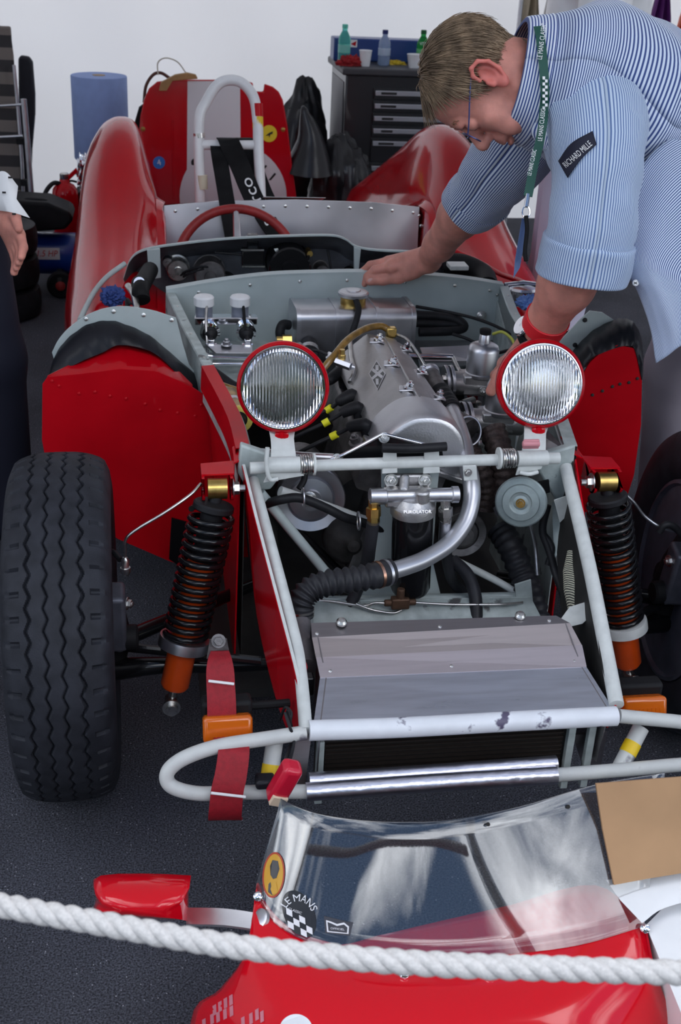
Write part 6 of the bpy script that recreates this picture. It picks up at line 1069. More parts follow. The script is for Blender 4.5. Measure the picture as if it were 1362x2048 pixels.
for s in (1, -1):
    e0 = (-.014, .076*s, -.004)
    pr += [ell(H(*e0), [q*KS for q in (.017, .008, .030)], [(hf*cos(.28)+hu*-sin(.28)*-1).normalized(), hl, (hu*cos(.28)-hf*sin(.28)).normalized()], .006),
           he((-.010, .083*s, .002), (.010, .006, .016), .005, 'sub'), he((-.006, .079*s, -.030), (.010, .007, .011), .006)]
    rimp = [(.004, .080, .012), (.0, .086, .026), (-.014, .090, .033), (-.030, .091, .025), (-.035, .089, .006), (-.028, .085, -.016), (-.014, .081, -.032)]
    pr += [hc2((a[0], a[1]*s, a[2]), (b[0], b[1]*s, b[2]), .0038, .0038, .003) for a, b in zip(rimp, rimp[1:])]
    pr += [hc2((.004, .078*s, -.004), (.004, .080*s, -.014), .004, .005, .003)]
NB = W(1120, 165, d=2.25)
pr += [cone(H(-.030, 0, -.035), NB, .060, .066, .02), cone(H(.012, .0, -.085), NB+hf*.03, .035, .05, .025)]
parts = [sdf_mesh(pr, .0021)]
def hand_arm(arm, palm, fingers, thumb):
    P = chain([tuple(p) for p, r in arm], [r for p, r in arm], .02)
    P += [cone(a, b, ra, rb, .014) for a, b, ra, rb in palm]
    for fg, rr in fingers: P += chain([tuple(p) for p in fg], rr, .004)
    P += chain([tuple(p) for p in thumb[0]], thumb[1], .008); return sdf_mesh(P, .0021)
# far arm, hand braced on the edge of the firewall
wr = V(.212, .893, .772); el = W(950, 395, d=2.66)
arm = [(W(1045, 285, d=2.46), .054), (el, .052), (el.lerp(wr, .3)+V(.0, 0, .004), .049), (el.lerp(wr, .75), .036), (wr, .031)]
kn = [V(.128, .918, .747), V(.124, .944, .752), V(.128, .968, .746), V(.138, .988, .735)]
palm = [(wr, k, .026, .0145) for k in kn]+[(kn[0], kn[3], .0135, .0115), (wr, V(.168, .905, .738), .024, .020)]
fg = []
for k, (L1, dx) in zip(kn, ((.046, -.8), (.050, -.78), (.046, -.7), (.036, -.55))):
    d1 = V(dx, .42, -.30).normalized(); m_ = k+d1*L1; d2 = V(dx*.75, .45, -.75).normalized(); n_2 = m_+d2*L1*.6; t_ = n_2+V(dx*.4, .25, -1).normalized()*.022; fg.append(((k, m_, n_2, t_), (.0125, .0112, .0104, .0092)))
th = ([V(.180, .900, .742), V(.146, .916, .722), V(.110, .931, .711), V(.078, .935, .706)], [.021, .0165, .0140, .0122])
parts.append(hand_arm(arm, palm, fg, th)); TH = th[0]
# near arm reaching down between lamp and carburettors
el = W(1168, 505, d=2.12); wl_ = W(1074, 676, d=2.33)
arm = [(W(1180, 420, d=2.08), .055), (el, .053), (el.lerp(wl_, .35), .050), (el.lerp(wl_, .8), .036), (wl_, .032)]
hb = W(1000, 760, d=2.42); kn = [W(1010, 728, d=2.50), W(1018, 742, d=2.49), W(1030, 754, d=2.47), W(1044, 764, d=2.45)]
palm = [(wl_, k, .027, .0145) for k in kn]+[(kn[0], kn[3], .013, .012)]
fg = []
for k, L1 in zip(kn, (.042, .046, .043, .034)):
    d1 = (RT*-.35+UP*-.45+FW*.8).normalized(); m_ = k+d1*L1; n_2 = m_+(RT*-.1+UP*-.75+FW*.6).normalized()*L1*.6; fg.append(((k, m_, n_2, n_2+(RT*.3-UP+FW*.3).normalized()*.02), (.0122, .011, .010, .009)))
th = ([W(1050, 705, d=2.38), W(1022, 725, d=2.42), W(998, 752, d=2.45), W(982, 782, d=2.46)], [.02, .0155, .0125, .011])
parts.append(hand_arm(arm, palm, fg, th))
# trunk, upper arms and legs below the clothes
S0_, HP = V(.345, .325, 1.245), V(.86, .56, 1.0)
pr = [cone(NB, S0_, .062, .10, .03), cone(S0_+V(.03, .12, -.04), S0_+V(.03, -.09, -.03), .06, .06, .04), cone(S0_+V(.06, 0, -.03), HP, .10, .11, .05), cone(W(1190, 260, d=2.16), W(1180, 430, d=2.09), .05, .05, .03), cone(V(.335, .455, 1.19), W(1045, 285, d=2.46), .058, .052, .03)]
LEGS = [[HP+V(.02, -.09, -.03), V(.93, .44, .50), V(.97, .40, .09)], [HP+V(.0, .10, -.03), V(.90, .86, .50), V(.95, .90, .09)]]
for lg in LEGS: pr += chain([tuple(p) for p in lg], [.085, .058, .042], .03)
parts.append(sdf_mesh(pr, .009))
g = G()
for v, f in parts: g.add([tuple(p) for p in v], [tuple(int(i) for i in q) for q in f])
BODY = obj('body', g, [skin, mat('flushed_skin', (.60, .17, .14), .5, var=.12, vs=40, sss=.25)], MAN, ang=180)
_c = WO['body']
for pl in BODY.data.polygons:
    q = BODY.data.vertices[pl.vertices[0]].co+_c-Hc; l_ = q.dot(hl)
    if abs(l_) > .068 and abs(q.dot(hu)) < .045 and abs(q.dot(hf)) < .05: pl.material_index = 1
# nails, eyes
g = G(); nl = TH[3]; g.ball(nl+V(-.0, -.0095, .003), .008, 12, (1.1, .35, .8)); obj('thumb_nail', g, mat('nail_pink', (.62, .36, .32), .3), BODY)
for s in (1, -1): g = G(); g.ball(H(.0855, .031*s, .002), .0118*KS, 16); obj('eye', g, mat('eye_white', (.6, .55, .52), .2), BODY); g = G(); g.ball(H(.0945, .031*s, -.002), .0055*KS, 12, (.6, 1, 1), HA); obj('iris', g, M['dark'], BODY)
browm = mat('eyebrow_hair', (.30, .18, .11), .8)
for s in (1, -1):
    g = G()
    for i in range(45):
        t = random.random(); p = H(.1005-.018*t*t, s*(.012+.038*t), .022+.012*sin(t*2.4)+random.uniform(-.004, .004)); d = (hl*s*.8+hu*.35+hf*.5*random.random()).normalized(); g.tube([p, p+d*.006, p+d*.011+hf*-.001], [.0006, .0005, .0001], 3)
    tag(obj('eyebrow', g, browm, BODY), kind='stuff')
# hair: a shaped cap under several thousand combed strands
hairm = mat('dark_blond_hair', (.36, .255, .165), .5, vs=38, spec=.3, col2=(.17, .12, .08), detail=3)
def umin(f): return float(np.interp(f, [-.12, -.060, -.038, -.030, -.012, .004, .020, .030, .038, .046, .056, .1], [-.075, -.070, -.050, .020, .042, .034, -.006, .018, .048, .078, .092, .12]))
cap = [he((-.015, 0, .043), (.098, .081, .080)), he((.038, 0, .046), (.056, .068, .056), .02), cone(H(-.052, 0, 0), H(-.058, 0, -.045), .047, .036, .02)]
cv, cf = sdf_mesh(cap, .004); Hm = Matrix((hf, hl, hu)); loc = [(Hm @ (Vector(p)-Hc))/KS for p in cv]; loc = [V(q.x/KF, q.y, q.z) for q in loc]
keep = [q.z > umin(q.x)+.006 for q in loc]; g = G(); g.add([tuple(p) for p in cv], [tuple(int(i) for i in q) for q in cf if all(keep[int(i)] for i in q)]); HAIR = obj('hair', g, hairm, MAN, ang=180)
rng = np.random.default_rng(5); tris = [q for q in cf if all(keep[int(i)] for i in q)]; g = G()
ctr = V(-.01, 0, .045)
for _ in range(7600):
    q = tris[rng.integers(len(tris))]; w_ = rng.dirichlet([1, 1, 1, 1]); p = sum((loc[int(i)]*float(a) for i, a in zip(q, w_)), V(0, 0, 0)); n = (p-ctr); n = V(n.x/.01, n.y/.0064, n.z/.0072).normalized()
    side = min(1, abs(p.y)/.06); fr = min(1, max(0, (p.x-.02)/.05)); top = max(0, (p.z-.03)/.09)
    fl = V(-.25+1.35*fr*(1-.3*side), .5*np.sign(p.y)*(1-side)*.8, -.95*side-.55*(1-fr)) + V(0, 0, .0)
    fl = fl-n*fl.dot(n); fl = fl.normalized() if fl.length > 1e-3 else V(1, 0, 0)
    j = V(*rng.normal(0, .10, 3)); Ln = .030+.012*rng.random()+.030*fr*rng.random()+.012*top; Ln *= .55 if p.z < .0 else 1
    lift = .13+.22*fr*rng.random(); pts = []; c_ = p
    d = (fl+n*lift+j).normalized()
    for k in range(4):
        pts.append(H(*c_)); c_ = c_+d*(Ln/3); d = (d-n*.22*(1-fr)+fl*.1+V(.12, 0, .06)*fr).normalized()
    g.tube(pts, [.00085, .0008, .0006, .0002], 3, cap=False)
tag(obj('hair_strand', g, hairm, HAIR, ang=180), kind='stuff')
# glasses
g = G(); g.tube(spl([H(-.005, .083, .030), H(.03, .081, .024), H(.085, .072, .012), H(.108, .066, .008)], 4), .0014, 8); GL = obj('glasses', g, mat('blue_metal_frame', (.10, .12, .30), .3, .7), MAN)
for s in (1, -1):
    c = H(.112, .033*s, -.004); g = G(); a_, b_ = hl, (hu*.96+hf*-.2).normalized(); g.tube([c+(a_*cos(t)*.025+b_*sin(t)*.0165)*KS for t in np.linspace(0, 2*pi, 32, endpoint=False)], .0012, 8, closed=True); obj('lens_frame', g, bpy.data.materials['blue_metal_frame'], GL)
    g = G(); nn2 = a_.cross(b_); g.prism([c+(a_*cos(t)*.0245+b_*sin(t)*.016)*KS for t in np.linspace(0, 2*pi, 28, endpoint=False)], nn2*.001); obj('glasses_lens', g, mat('clear_lens', (.95, .95, 1), .02, trans=1, ior=1.3), GL)
g = G(); g.tube([H(.113, .009, .002), H(.1165, 0, .004), H(.113, -.009, .002)], .0013, 8); obj('nose_bridge', g, bpy.data.materials['blue_metal_frame'], GL)
g = G(); g.tube(spl([H(-.005, -.083, .030), H(.03, -.081, .024), H(.108, -.066, .008)], 4), .0014, 8); obj('temple_arm', g, bpy.data.materials['blue_metal_frame'], GL)
# ------------------------------------------------------------------ striped shirt
def stripe_mat(name, light, dark, duty, soft=.08):
    m = mat(name, light, .8, sheen=.2); t = m.node_tree; L = t.links.new; uv = t.nodes.new('ShaderNodeUVMap'); s = t.nodes.new('ShaderNodeSeparateXYZ'); L(uv.outputs[0], s.inputs[0]); f = t.nodes.new('ShaderNodeMath'); f.operation = 'FRACT'; L(s.outputs['X'], f.inputs[0])
    r = t.nodes.new('ShaderNodeValToRGB'); e = r.color_ramp.elements; e[0].position = .0; e[0].color = (*dark, 1); e[1].position = 1; e[1].color = (*dark, 1)
    for p_, c in ((duty/2, dark), (duty/2+soft, light), (1-duty/2-soft, light), (1-duty/2, dark)): q = e.new(p_); q.color = (*c, 1)
    L(f.outputs[0], r.inputs[0]); L(r.outputs[0], t.nodes['Principled BSDF'].inputs['Base Color']); return m
SM = stripe_mat('shirt_stripes', (.60, .68, .80), (.028, .06, .21), .38); SM2 = stripe_mat('sleeve_stripes', (.50, .60, .73), (.10, .17, .36), .34); SMc = stripe_mat('collar_stripes', (.66, .72, .80), (.025, .06, .24), .38)
from mathutils import noise as NZ
def loft(name, secs, m, per, parent, closed=True, wr=.004, ws=9, n=72, ks=5, alongv=False, uoff=0, arc=(0, 2*pi), th=.0015):
    """secs: (centre, axis_a, axis_b, ra, rb+, rb-, power); stripes run along the loft unless alongv"""
    C = spl([s[0] for s in secs], ks); K = len(C); T = np.linspace(0, len(secs)-1, K)
    def ip(i): return np.interp(T, range(len(secs)), [s[i] for s in secs])
    A = spl([s[1] for s in secs], ks); B = spl([s[2] for s in secs], ks); RA, RB, RC = ip(3), ip(4), ip(5); rows = []; uvs = []; vlen = 0
    for i in range(K):
        if i: vlen += (C[i]-C[i-1]).length
        a = A[i].normalized(); b = (B[i]-a*B[i].dot(a)).normalized(); row = []
        for k in range(n+1):
            t = arc[0]+(arc[1]-arc[0])*k/n; ct, st = cos(t), sin(t); e = .82
            p = C[i]+a*(RA[i]*math.copysign(abs(ct)**e, ct))+b*((RB[i] if st > 0 else RC[i])*math.copysign(abs(st)**e, st))
            d = (p-C[i]).normalized(); w_ = wr*(NZ.noise(p*ws)+.6*NZ.noise(p*ws*2.3+V(3, 1, 2))); w_ += wr*.8*(1-abs(NZ.noise(V(p.x*ws*.7+7, p.y*ws*.7, p.z*ws*.7))*2))*.6
            row.append(p+d*w_); uvs.append((vlen/per, 0) if alongv else ((k/n)*(arc[1]-arc[0])/(2*pi)*2*pi*float(np.mean(RA))/per+uoff, vlen))
        rows.append(row)
    g = G(); g.grid(rows, uv=uvs); o = obj(name, g, m, parent, ang=180); sd = o.modifiers.new('thick', 'SOLIDIFY'); sd.thickness = th; sd.offset = -1; return o
ax = (HP-S0_).normalized(); lat = V(0, -1, .10); lat = (lat-ax*lat.dot(ax)).normalized(); dor = ax.cross(lat); dor = dor if dor.z > 0 else -dor
def ts(t, ra, up_, dn, off=0): return (S0_.lerp(HP, t)+dor*off, lat, dor, ra, up_, dn)
SHIRT = loft('shirt', [ts(-.17, .085, .085, .09, .01), ts(-.06, .155, .125, .10, .01), ts(.04, .205, .155, .12), ts(.16, .222, .172, .14), ts(.34, .225, .180, .16), ts(.55, .225, .180, .20), ts(.75, .225, .172, .24), ts(.95, .228, .16, .26), ts(1.1, .232, .15, .27)], SM, .0047, MAN, wr=.006, ws=8, n=120)
# yoke lying over the shoulders, its stripes running across
# hanging front of the shirt with its buttoned edge
def cloth(name, rows, m, per, parent, n=7, wr=.004, ws=9):
    rr = [spl(r, n) for r in rows]; cols = [spl(c, n) for c in zip(*rr)]; rr = [list(c) for c in zip(*cols)]; uv = []; out_ = []
    wd = sum((rr[len(rr)//2][i+1]-rr[len(rr)//2][i]).length for i in range(len(rr[0])-1))
    for i, r in enumerate(rr):
        row = []
        for k, p in enumerate(r): row.append(p+TV*(wr*(NZ.noise(p*ws)+.7*NZ.noise(V(p.x*ws*2.2, p.y*ws*2.2, p.z*ws*.7))))); uv.append((k/(len(r)-1)*wd/per, 0))
        out_.append(row)
    g = G(); g.grid(out_, uv=uv); o = obj(name, g, m, parent, ang=180); sd = o.modifiers.new('thick', 'SOLIDIFY'); sd.thickness = .0015; sd.offset = 0; return o
D3 = lambda *pp: [W(a, b, d=d) for a, b, d in pp]
FS = [[(1420, 235, 2.20), (1310, 300, 2.12), (1250, 400, 2.11), (1238, 490, 2.12), (1250, 545, 2.11), (1272, 577, 2.11), (1300, 655, 2.105), (1313, 726, 2.10)],
      [(1470, 300, 2.2), (1362, 360, 2.10), (1292, 445, 2.085), (1270, 510, 2.09), (1285, 556, 2.085), (1303, 595, 2.085), (1326, 662, 2.085), (1336, 711, 2.085)],
      [(1520, 380, 2.22), (1430, 430, 2.12), (1350, 490, 2.08), (1322, 535, 2.075), (1330, 572, 2.075), (1345, 606, 2.075), (1362, 655, 2.075), (1371, 687, 2.08)],
      [(1580, 470, 2.26), (1500, 510, 2.16), (1430, 550, 2.12), (1410, 575, 2.11), (1415, 595, 2.11), (1425, 620, 2.12), (1440, 650, 2.13), (1445, 665, 2.13)],
      [(1640, 560, 2.35), (1580, 590, 2.3), (1560, 600, 2.28), (1555, 610, 2.28), (1555, 620, 2.28), (1560, 632, 2.28), (1565, 650, 2.28), (1565, 658, 2.28)]]
cloth('shirt_front', [list(r) for r in zip(*[D3(*q) for q in FS])], SM, .0056, SHIRT)
cloth('shirt_placket', [D3((1092, 268, 2.12), (1112, 270, 2.11), (1135, 280, 2.09)), D3((1103, 330, 2.13), (1122, 340, 2.11), (1150, 350, 2.09)), D3((1112, 395, 2.14), (1128, 405, 2.12), (1160, 410, 2.1)), D3((1120, 442, 2.15), (1140, 450, 2.13), (1165, 455, 2.11))], SM, .0075, SHIRT, wr=.003)
g = G(); g.lathe(W(1271, 566, d=2.095), TV, [(.0058, 0), (.0058, .002), (.0045, .003), (.004, .0022), (0, .0022)], 16); bt = obj('shirt_button', g, M['white'], SHIRT); 
g = G(); g.tube([W(1268, 564, d=2.092), W(1274, 568, d=2.092)], .0006, 5); g.tube([W(1268, 568, d=2.092), W(1274, 564, d=2.092)], .0006, 5); obj('button_thread', g, M['txtk'], bt)
def sleeve(name, pts, m, per, flare):
    P = [W(a, b, d=d) for a, b, d, r in pts]; secs = []
    for i, (a, b, d, r) in enumerate(pts):
        t = (P[min(i+1, len(P)-1)]-P[max(0, i-1)]).normalized(); A = (TV-t*TV.dot(t)).normalized(); B = t.cross(A); secs.append((P[i], A, B, r, r, r))
    return loft(name, secs, m, per, SHIRT, wr=.0065, ws=11, n=90)
slL = sleeve('sleeve', ((1160, 190, 2.26, .05), (1176, 222, 2.17, .086), (1188, 262, 2.115, .090), (1193, 320, 2.09, .080), (1190, 385, 2.08, .074), (1182, 455, 2.09, .073), (1172, 515, 2.11, .073)), SM2, .0040, 0)
slR = sleeve('sleeve', ((1110, 200, 2.36, .060), (1082, 232, 2.40, .080), (1050, 275, 2.45, .080), (1010, 325, 2.53, .076), (970, 378, 2.61, .068), (945, 408, 2.66, .062)), SM, .0046, 0)
def cuff(name, pts, m, per):
    P = [W(a, b, d=d) for a, b, d, r in pts]; t = (P[-1]-P[0]).normalized(); A = (TV-t*TV.dot(t)).normalized(); B = t.cross(A); return loft(name, [(p, A, B, q[3], q[3], q[3]) for p, q in zip(P, pts)], m, per, SHIRT, wr=.004, ws=14, n=72)
cuff('sleeve_cuff', ((1180, 478, 2.095, .072), (1178, 484, 2.097, .080), (1170, 525, 2.115, .081), (1164, 552, 2.125, .079), (1164, 552, 2.125, .070)), SM2, .0046)
cuff('sleeve_cuff', ((962, 388, 2.63, .062), (960, 391, 2.635, .070), (942, 412, 2.67, .066), (938, 416, 2.68, .058)), SM, .0046)
# collar
na = (RT*.975+UP*-.16+FW*.12).normalized(); ca = (TV-na*TV.dot(na)).normalized(); cb = na.cross(ca); cb = cb if cb.dot(UP) > 0 else -cb
cc = W(1034, 156, d=2.165)
CO_ = loft('collar', [(cc-na*.010, ca, cb, .086, .090, .088), (cc-na*.008, ca, cb, .095, .099, .096), (cc+na*.010, ca, cb, .100, .105, .102), (cc+na*.034, ca, cb, .110, .112, .112), (cc+na*.038, ca, cb, .104, .106, .106)], SMc, .0050, SHIRT, wr=.001, n=90, alongv=True)
YK = loft('shirt_yoke', [(cc+na*.012, ca, cb, .092, .098, .098), (cc+na*.045, ca, cb, .112, .116, .112), (cc+na*.075, ca, cb, .138, .128, .116), (cc.lerp(S0_.lerp(HP, .0), .75)+dor*.012, (ca+lat).normalized(), (cb+dor).normalized(), .178, .146, .12), ts(.03, .214, .163, .13), ts(.10, .222, .174, .135)], SM, .0043, SHIRT, wr=.004, ws=8, n=96, alongv=True)
cloth('collar_leaf', [D3((1072, 238, 2.10), (1092, 240, 2.095), (1108, 245, 2.09)), D3((1062, 262, 2.115), (1085, 275, 2.10), (1100, 282, 2.095)), D3((1072, 285, 2.13), (1085, 298, 2.12), (1092, 300, 2.11))], SMc, .0066, SHIRT, wr=.001)
# sleeve patch with its lettering
BSl = bvh(slL)
def grid_patch(name, q, m, parent, T):
    top = [V(*q[i], 0) for i in (0, 1, 2)]; bot = [V(*q[i], 0) for i in (5, 4, 3)]; a = spl(top, 7); b = spl(bot, 7); rows = []
    for j in range(9):
        r = []
        for x, y in zip(a, b): p = x.lerp(y, j/8); h = hit(p.x, p.y, T); r.append(h+(CAM-h).normalized()*.0022 if h is not None else (r[-1] if r else V(0, 0, 0)))
        rows.append(r)
    g = G(); g.slab(rows, TV*.0008); return obj(name, g, m, parent, ang=180)
pt_ = grid_patch('sleeve_patch', [(1116, 322), (1142, 287), (1185, 262), (1193, 289), (1163, 318), (1135, 356)], mat('patch_navy', (.008, .009, .025), .7), slL, BSl)
if pt_: stext('patch_lettering', 'RICHARD MILLE', 1155, 309, -.72, 13, 70, M['txt'], pt_, BSl, .0042)
# wristband, watch
fa_ = (wl_-el).normalized(); g = G(); c = el.lerp(wl_, .80); g.lathe(c, fa_, [(.0425, -.015), (.0438, -.014), (.0425, .015), (.041, .015)], 36); wb_ = obj('wristband', g, mat('bright_red_band', (.75, .02, .03), .4), MAN)
bw_ = bvh(wb_); stext('band_print', 'PADDOCK', 1083, 655, .72, 5, 32, M['txtk'], wb_, bw_, .001)
c = el.lerp(wl_, .97); g = G(); g.lathe(c, fa_, [(.040, -.010), (.0415, -.009), (.040, .009), (.0385, .009)], 32); wt = obj('watch', g, M['blackm'], MAN)
wn = (RT*-.75+UP*.35+TV*.45).normalized(); g = G(); g.lathe(c+wn*.038, wn, [(.0, -.002), (.019, -.002), (.021, .002), (.021, .007), (.0185, .010), (.017, .010)], 28); obj('watch_case', g, M['chrome'], wt, ang=30); g = G(); g.lathe(c+wn*.0472, wn, [(.017, 0), (.0, .001)], 24); obj('watch_dial', g, M['paper'], wt)
# lanyard with pass
LNm = mat('lanyard_green', (.012, .075, .055), .6)
BYK, BCO, BSH = bvh(YK), bvh(CO_), bvh(SHIRT)
def on_shirt(px, py):
    h = [(q-CAM).dot(FW) for q in (hit(px, py, T) for T in (BYK, BCO, BSH, BSl)) if q is not None]; return W(px, py, d=(min(h) if h else 2.08)-.006)
LN = ribbon('lanyard', [on_shirt(*q) for q in ((1076, 52), (1080, 70), (1084, 100), (1087, 130), (1089, 160), (1090, 190), (1088, 215))]+D3((1086, 245, 2.06), (1079, 285, 2.065), (1068, 330, 2.075), (1060, 372, 2.08), (1056, 392, 2.08)), .0155, LNm, MAN, .0012, wd=tuple(RT+UP*.05))
def ln_text(s, px, py, ang, wid, h): text('lanyard_print', s, W(px, py, d=(on_shirt(px, py)-CAM).dot(FW)-.005 if py < 220 else 2.055), RT*cos(ang)-UP*sin(ang), RT*sin(ang)+UP*cos(ang), h, M['txt'], LN, wid=wid)
ln_text('LE MANS CLASSIC', 1084, 83, radians(-83), .062, .0085); ln_text('LE MANS CLASSIC', 1083.5, 250, radians(-84), .055, .008); ln_text('LE MANS CLASSIC', 1064, 325, radians(-78), .045, .0075)
g = G()
for i in range(11):
    for j in range(2):
        o_ = W(1085+j*5+((i % 2)*0), 153+i*6, d=(on_shirt(1088, 153+i*6)-CAM).dot(FW)-.004); 
        if (i+j) % 2 == 0: g.prism([o_, o_+RT*.0044, o_+RT*.0044-UP*.0052, o_-UP*.0052], TV*.0003)
tag(obj('checker_print', g, M['txt'], LN, smooth=False), kind='stuff')
g = G(); g.tube(D3((1056, 388, 2.08), (1054, 402, 2.08), (1052, 414, 2.08)), .004, 10); g.tube([W(1052, 424, d=2.08)+(RT*cos(t)*.0065+UP*sin(t)*.010) for t in np.linspace(0, 2*pi, 18, endpoint=False)], .0014, 6, closed=True); obj('lanyard_clip', g, M['chrome'], LN)
g = G(); g.prism(D3((1044, 436, 2.08), (1056, 440, 2.085), (1040, 535, 2.10), (1027, 556, 2.10), (1030, 520, 2.09)), FW*.0015); obj('pass_card', g, mat('pass_blue', (.09, .14, .28), .4), LN)
g = G(); P = spl(D3((1052, 432, 2.075), (1054, 460, 2.075), (1050, 500, 2.08), (1052, 522, 2.08)), 8); g.tube(P, .004, 8); cdm = stripe_mat('cord_stripes', (.6, .62, .65), (.01, .02, .06), .5); obj('striped_cord', g, M['web'], LN)
# trousers and shoes
def trousers(name, hips, legs, rad, m, parent, res=.008):
    pr = [cone(hips+V(0, -.07, 0), hips+V(0, .07, 0), .125, .125, .04), cone(hips, hips+V(-.06, -.02, .05), .125, .12, .04)]
    for lg in legs: pr += chain([tuple(p) for p in lg], rad, .03)
    v, f = sdf_mesh(pr, res); g = G(); g.add([tuple(p) for p in v], [tuple(int(i) for i in q) for q in f]); return obj(name, g, m, parent, ang=180)
mauve = mat('mauve_trousers', (.42, .38, .44), .8, var=.05, vs=6, bump=.2, bs=14)
trousers('trousers', HP, LEGS, [.112, .085, .078], mauve, MAN)
def shoe(p, fwd, m, parent):
    fwd = Vector(fwd).normalized(); sd = V(0, 0, 1).cross(fwd); pr = [cone(p+V(0, 0, .05), p+fwd*.14+V(0, 0, .035), .044, .034, .02), cone(p+V(0, 0, .09), p+V(0, 0, .05), .045, .045, .02), cone(p-fwd*.05+V(0, 0, .04), p+V(0, 0, .05), .036, .044, .02)]
    v, f = sdf_mesh(pr, .006); v[:, 2] = np.maximum(v[:, 2], .003); g = G(); g.add([tuple(q) for q in v], [tuple(int(i) for i in q) for q in f]); return obj('shoe', g, m, parent, ang=180)
for lg in LEGS: shoe(V(lg[2].x, lg[2].y, 0), (-1, -.1, 0), M['blackm'], MAN)
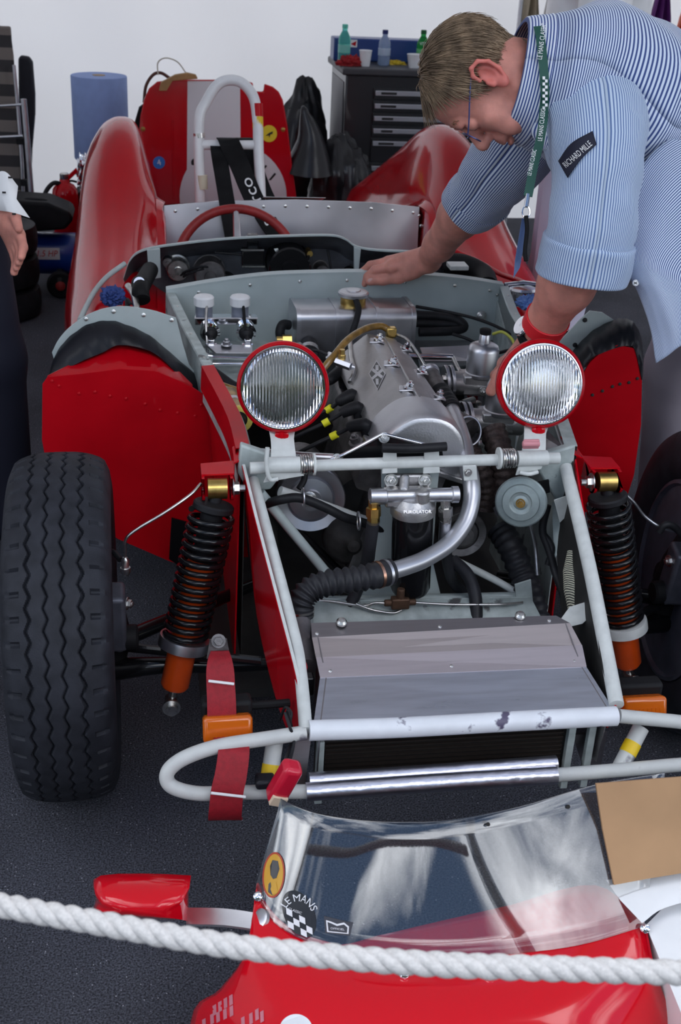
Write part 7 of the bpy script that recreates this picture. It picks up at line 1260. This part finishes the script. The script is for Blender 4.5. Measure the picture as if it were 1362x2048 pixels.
# ------------------------------------------------------------------ two more people, mostly cut off or hidden
def standing(loc, face, label, tm, sm_, hand=None, h=1.76, lean=None, hand2=None, elbow=None, shoe_m=None, arm_fwd=0, hairc='dark_blond_hair'):
    loc = Vector(loc); fw = Vector((*face, 0)).normalized(); lf = V(0, 0, 1).cross(fw); P = lambda f, l, u: loc+fw*f+lf*l+V(0, 0, u*h/1.76)+(Vector(lean)*max(0, u-.85) if lean else V(0, 0, 0))
    t = thing('person', loc, label, 'person')
    pr = [ell(P(.02, 0, 1.65), (.095, .075, .115), (fw, lf, V(0, 0, 1))), ell(P(.05, 0, 1.60), (.06, .055, .085), (fw, lf, V(0, 0, 1)), .02), cone(P(.115, 0, 1.645), P(.128, 0, 1.615), .009, .013, .008), cone(P(.0, 0, 1.56), P(-.01, 0, 1.45), .058, .062, .02), ell(P(.01, .075, 1.635), (.018, .008, .03), (fw, lf, V(0, 0, 1)), .005), ell(P(.01, -.075, 1.635), (.018, .008, .03), (fw, lf, V(0, 0, 1)), .005), cone(P(.1, -.02, 1.575), P(.1, .02, 1.575), .008, .008, .006)]
    pr += [cone(P(0, .15, 1.38), P(0, -.15, 1.38), .075, .075, .04), cone(P(0, 0, 1.38), P(0, 0, 1.0), .12, .13, .05)]
    for s in (1, -1):
        hnd = hand if (hand is not None and s == 1) else hand2 if (hand2 is not None and s == -1) else P(.06+arm_fwd, s*.27, .83); elb = Vector(elbow) if (elbow is not None and s == 1) else P(-.02+arm_fwd*.4, s*.27, 1.10)
        hnd = Vector(hnd); dd = (hnd-elb).normalized(); pr += chain([tuple(P(0, s*.19, 1.40)), tuple(elb), tuple(hnd)], [.058, .046, .03], .02); sd = (fw-dd*fw.dot(dd)).normalized()
        for k in range(4): q = hnd+dd*.09+sd*(.028-k*.019); pr += [cone(hnd, q, .024, .012, .012), cone(q, q+dd*.035-lf*s*.008, .0115, .0105, .003), cone(q+dd*.035-lf*s*.008, q+dd*.058-lf*s*.024, .0105, .009, .003)]
        pr += [cone(hnd+dd*.02, hnd+dd*.05+sd*.045, .02, .013, .01), cone(hnd+dd*.05+sd*.045, hnd+dd*.09+sd*.05-lf*s*.01, .013, .010, .005)]
    v, f = sdf_mesh(pr, .0045); g = G(); g.add([tuple(q) for q in v], [tuple(int(i) for i in q) for q in f]); b = obj('body', g, skin, t, ang=180)
    pr = [cone(P(0, .14, 1.40), P(0, -.14, 1.40), .09, .09, .04), cone(P(0, 0, 1.40), P(0, 0, .96), .145, .155, .06)]+[c for s in (1, -1) for c in chain([tuple(P(0, s*.17, 1.41)), tuple(P(0, s*.19, 1.40).lerp(Vector(elbow), .85) if (elbow is not None and s == 1) else P(-.02+arm_fwd*.3, s*.262, 1.16))], [.075, .066], .03)]
    v, f = sdf_mesh(pr, .009); g = G(); g.add([tuple(q) for q in v], [tuple(int(i) for i in q) for q in f]); obj('shirt', g, sm_, t, ang=180)
    legs = [[P(0, s*.09, .92), P(.02, s*.10, .50), P(0, s*.11, .07)] for s in (1, -1)]; pr = [cone(P(0, .07, .95), P(0, -.07, .95), .135, .135, .04)]
    for lg in legs: pr += chain([tuple(p) for p in lg], [.104, .084, .08], .03)
    v, f = sdf_mesh(pr, .008); g = G(); g.add([tuple(q) for q in v], [tuple(int(i) for i in q) for q in f]); obj('trousers', g, tm, t, ang=180)
    pr = [ell(P(-.0, 0, 1.675), (.102, .083, .105), (fw, lf, V(0, 0, 1)))]; v, f = sdf_mesh(pr, .005); kp = [((Vector(q)-P(0, 0, 1.66)).dot(fw) < .04 or q[2] > P(0, 0, 1.72).z) and q[2] > P(0, 0, 1.62).z for q in v]; g = G(); g.add([tuple(q) for q in v], [tuple(int(i) for i in q) for q in f if all(kp[int(i)] for i in q)]); obj('hair', g, bpy.data.materials[hairc], t, ang=180)
    for lg in legs: shoe(V(lg[2].x, lg[2].y, 0), fw, shoe_m or M['blackm'], t)
    return t
standing((.82, 1.60, 0), (-1, .25), hand=(.57, 1.52, 1.02), hand2=(.55, 1.68, 1.02), label='person in pale lavender trousers standing behind the bent man', tm=mat('pale_lavender_cotton', (.60, .58, .72), .8, bump=.2, bs=12), sm_=M['white'], h=1.78, arm_fwd=.12, shoe_m=M['white'])
pc = W(8, 455, d=2.72)
standing((-.955, .92, 0), (.55, -.83), lean=(-.47, .1, 0), label= 'person in dark navy trousers holding papers at the edge of the frame', tm=mat('navy_trousers', (.008, .009, .022), .8), sm_=mat('navy_top', (.02, .02, .05), .8), hand=W(0, 418, d=2.70), elbow=W(-75, 270, d=2.74), shoe_m=M['white'])
g = G(); rows = [[W(-20, 350, d=2.66), W(10, 343, d=2.65), W(36, 372, d=2.65)], [W(-20, 385, d=2.66), W(15, 385, d=2.64), W(33, 398, d=2.64)], [W(-10, 420, d=2.66), W(25, 425, d=2.64), W(60, 436, d=2.66)]]
g.slab([spl(r, 5) for r in rows], TV*-.0006); o = obj('paper_sheet', g, M['paper'], None, ang=80); tag(o, 'folded white printed sheet in the hand of the person in navy trousers', 'paper')
for px, py in ((8, 385), (28, 428), (20, 355)): g = G(); q = W(px, py, d=2.635); g.box(q, (.008, .001, .004)); obj('sheet_print', g, M['txtk'], o)
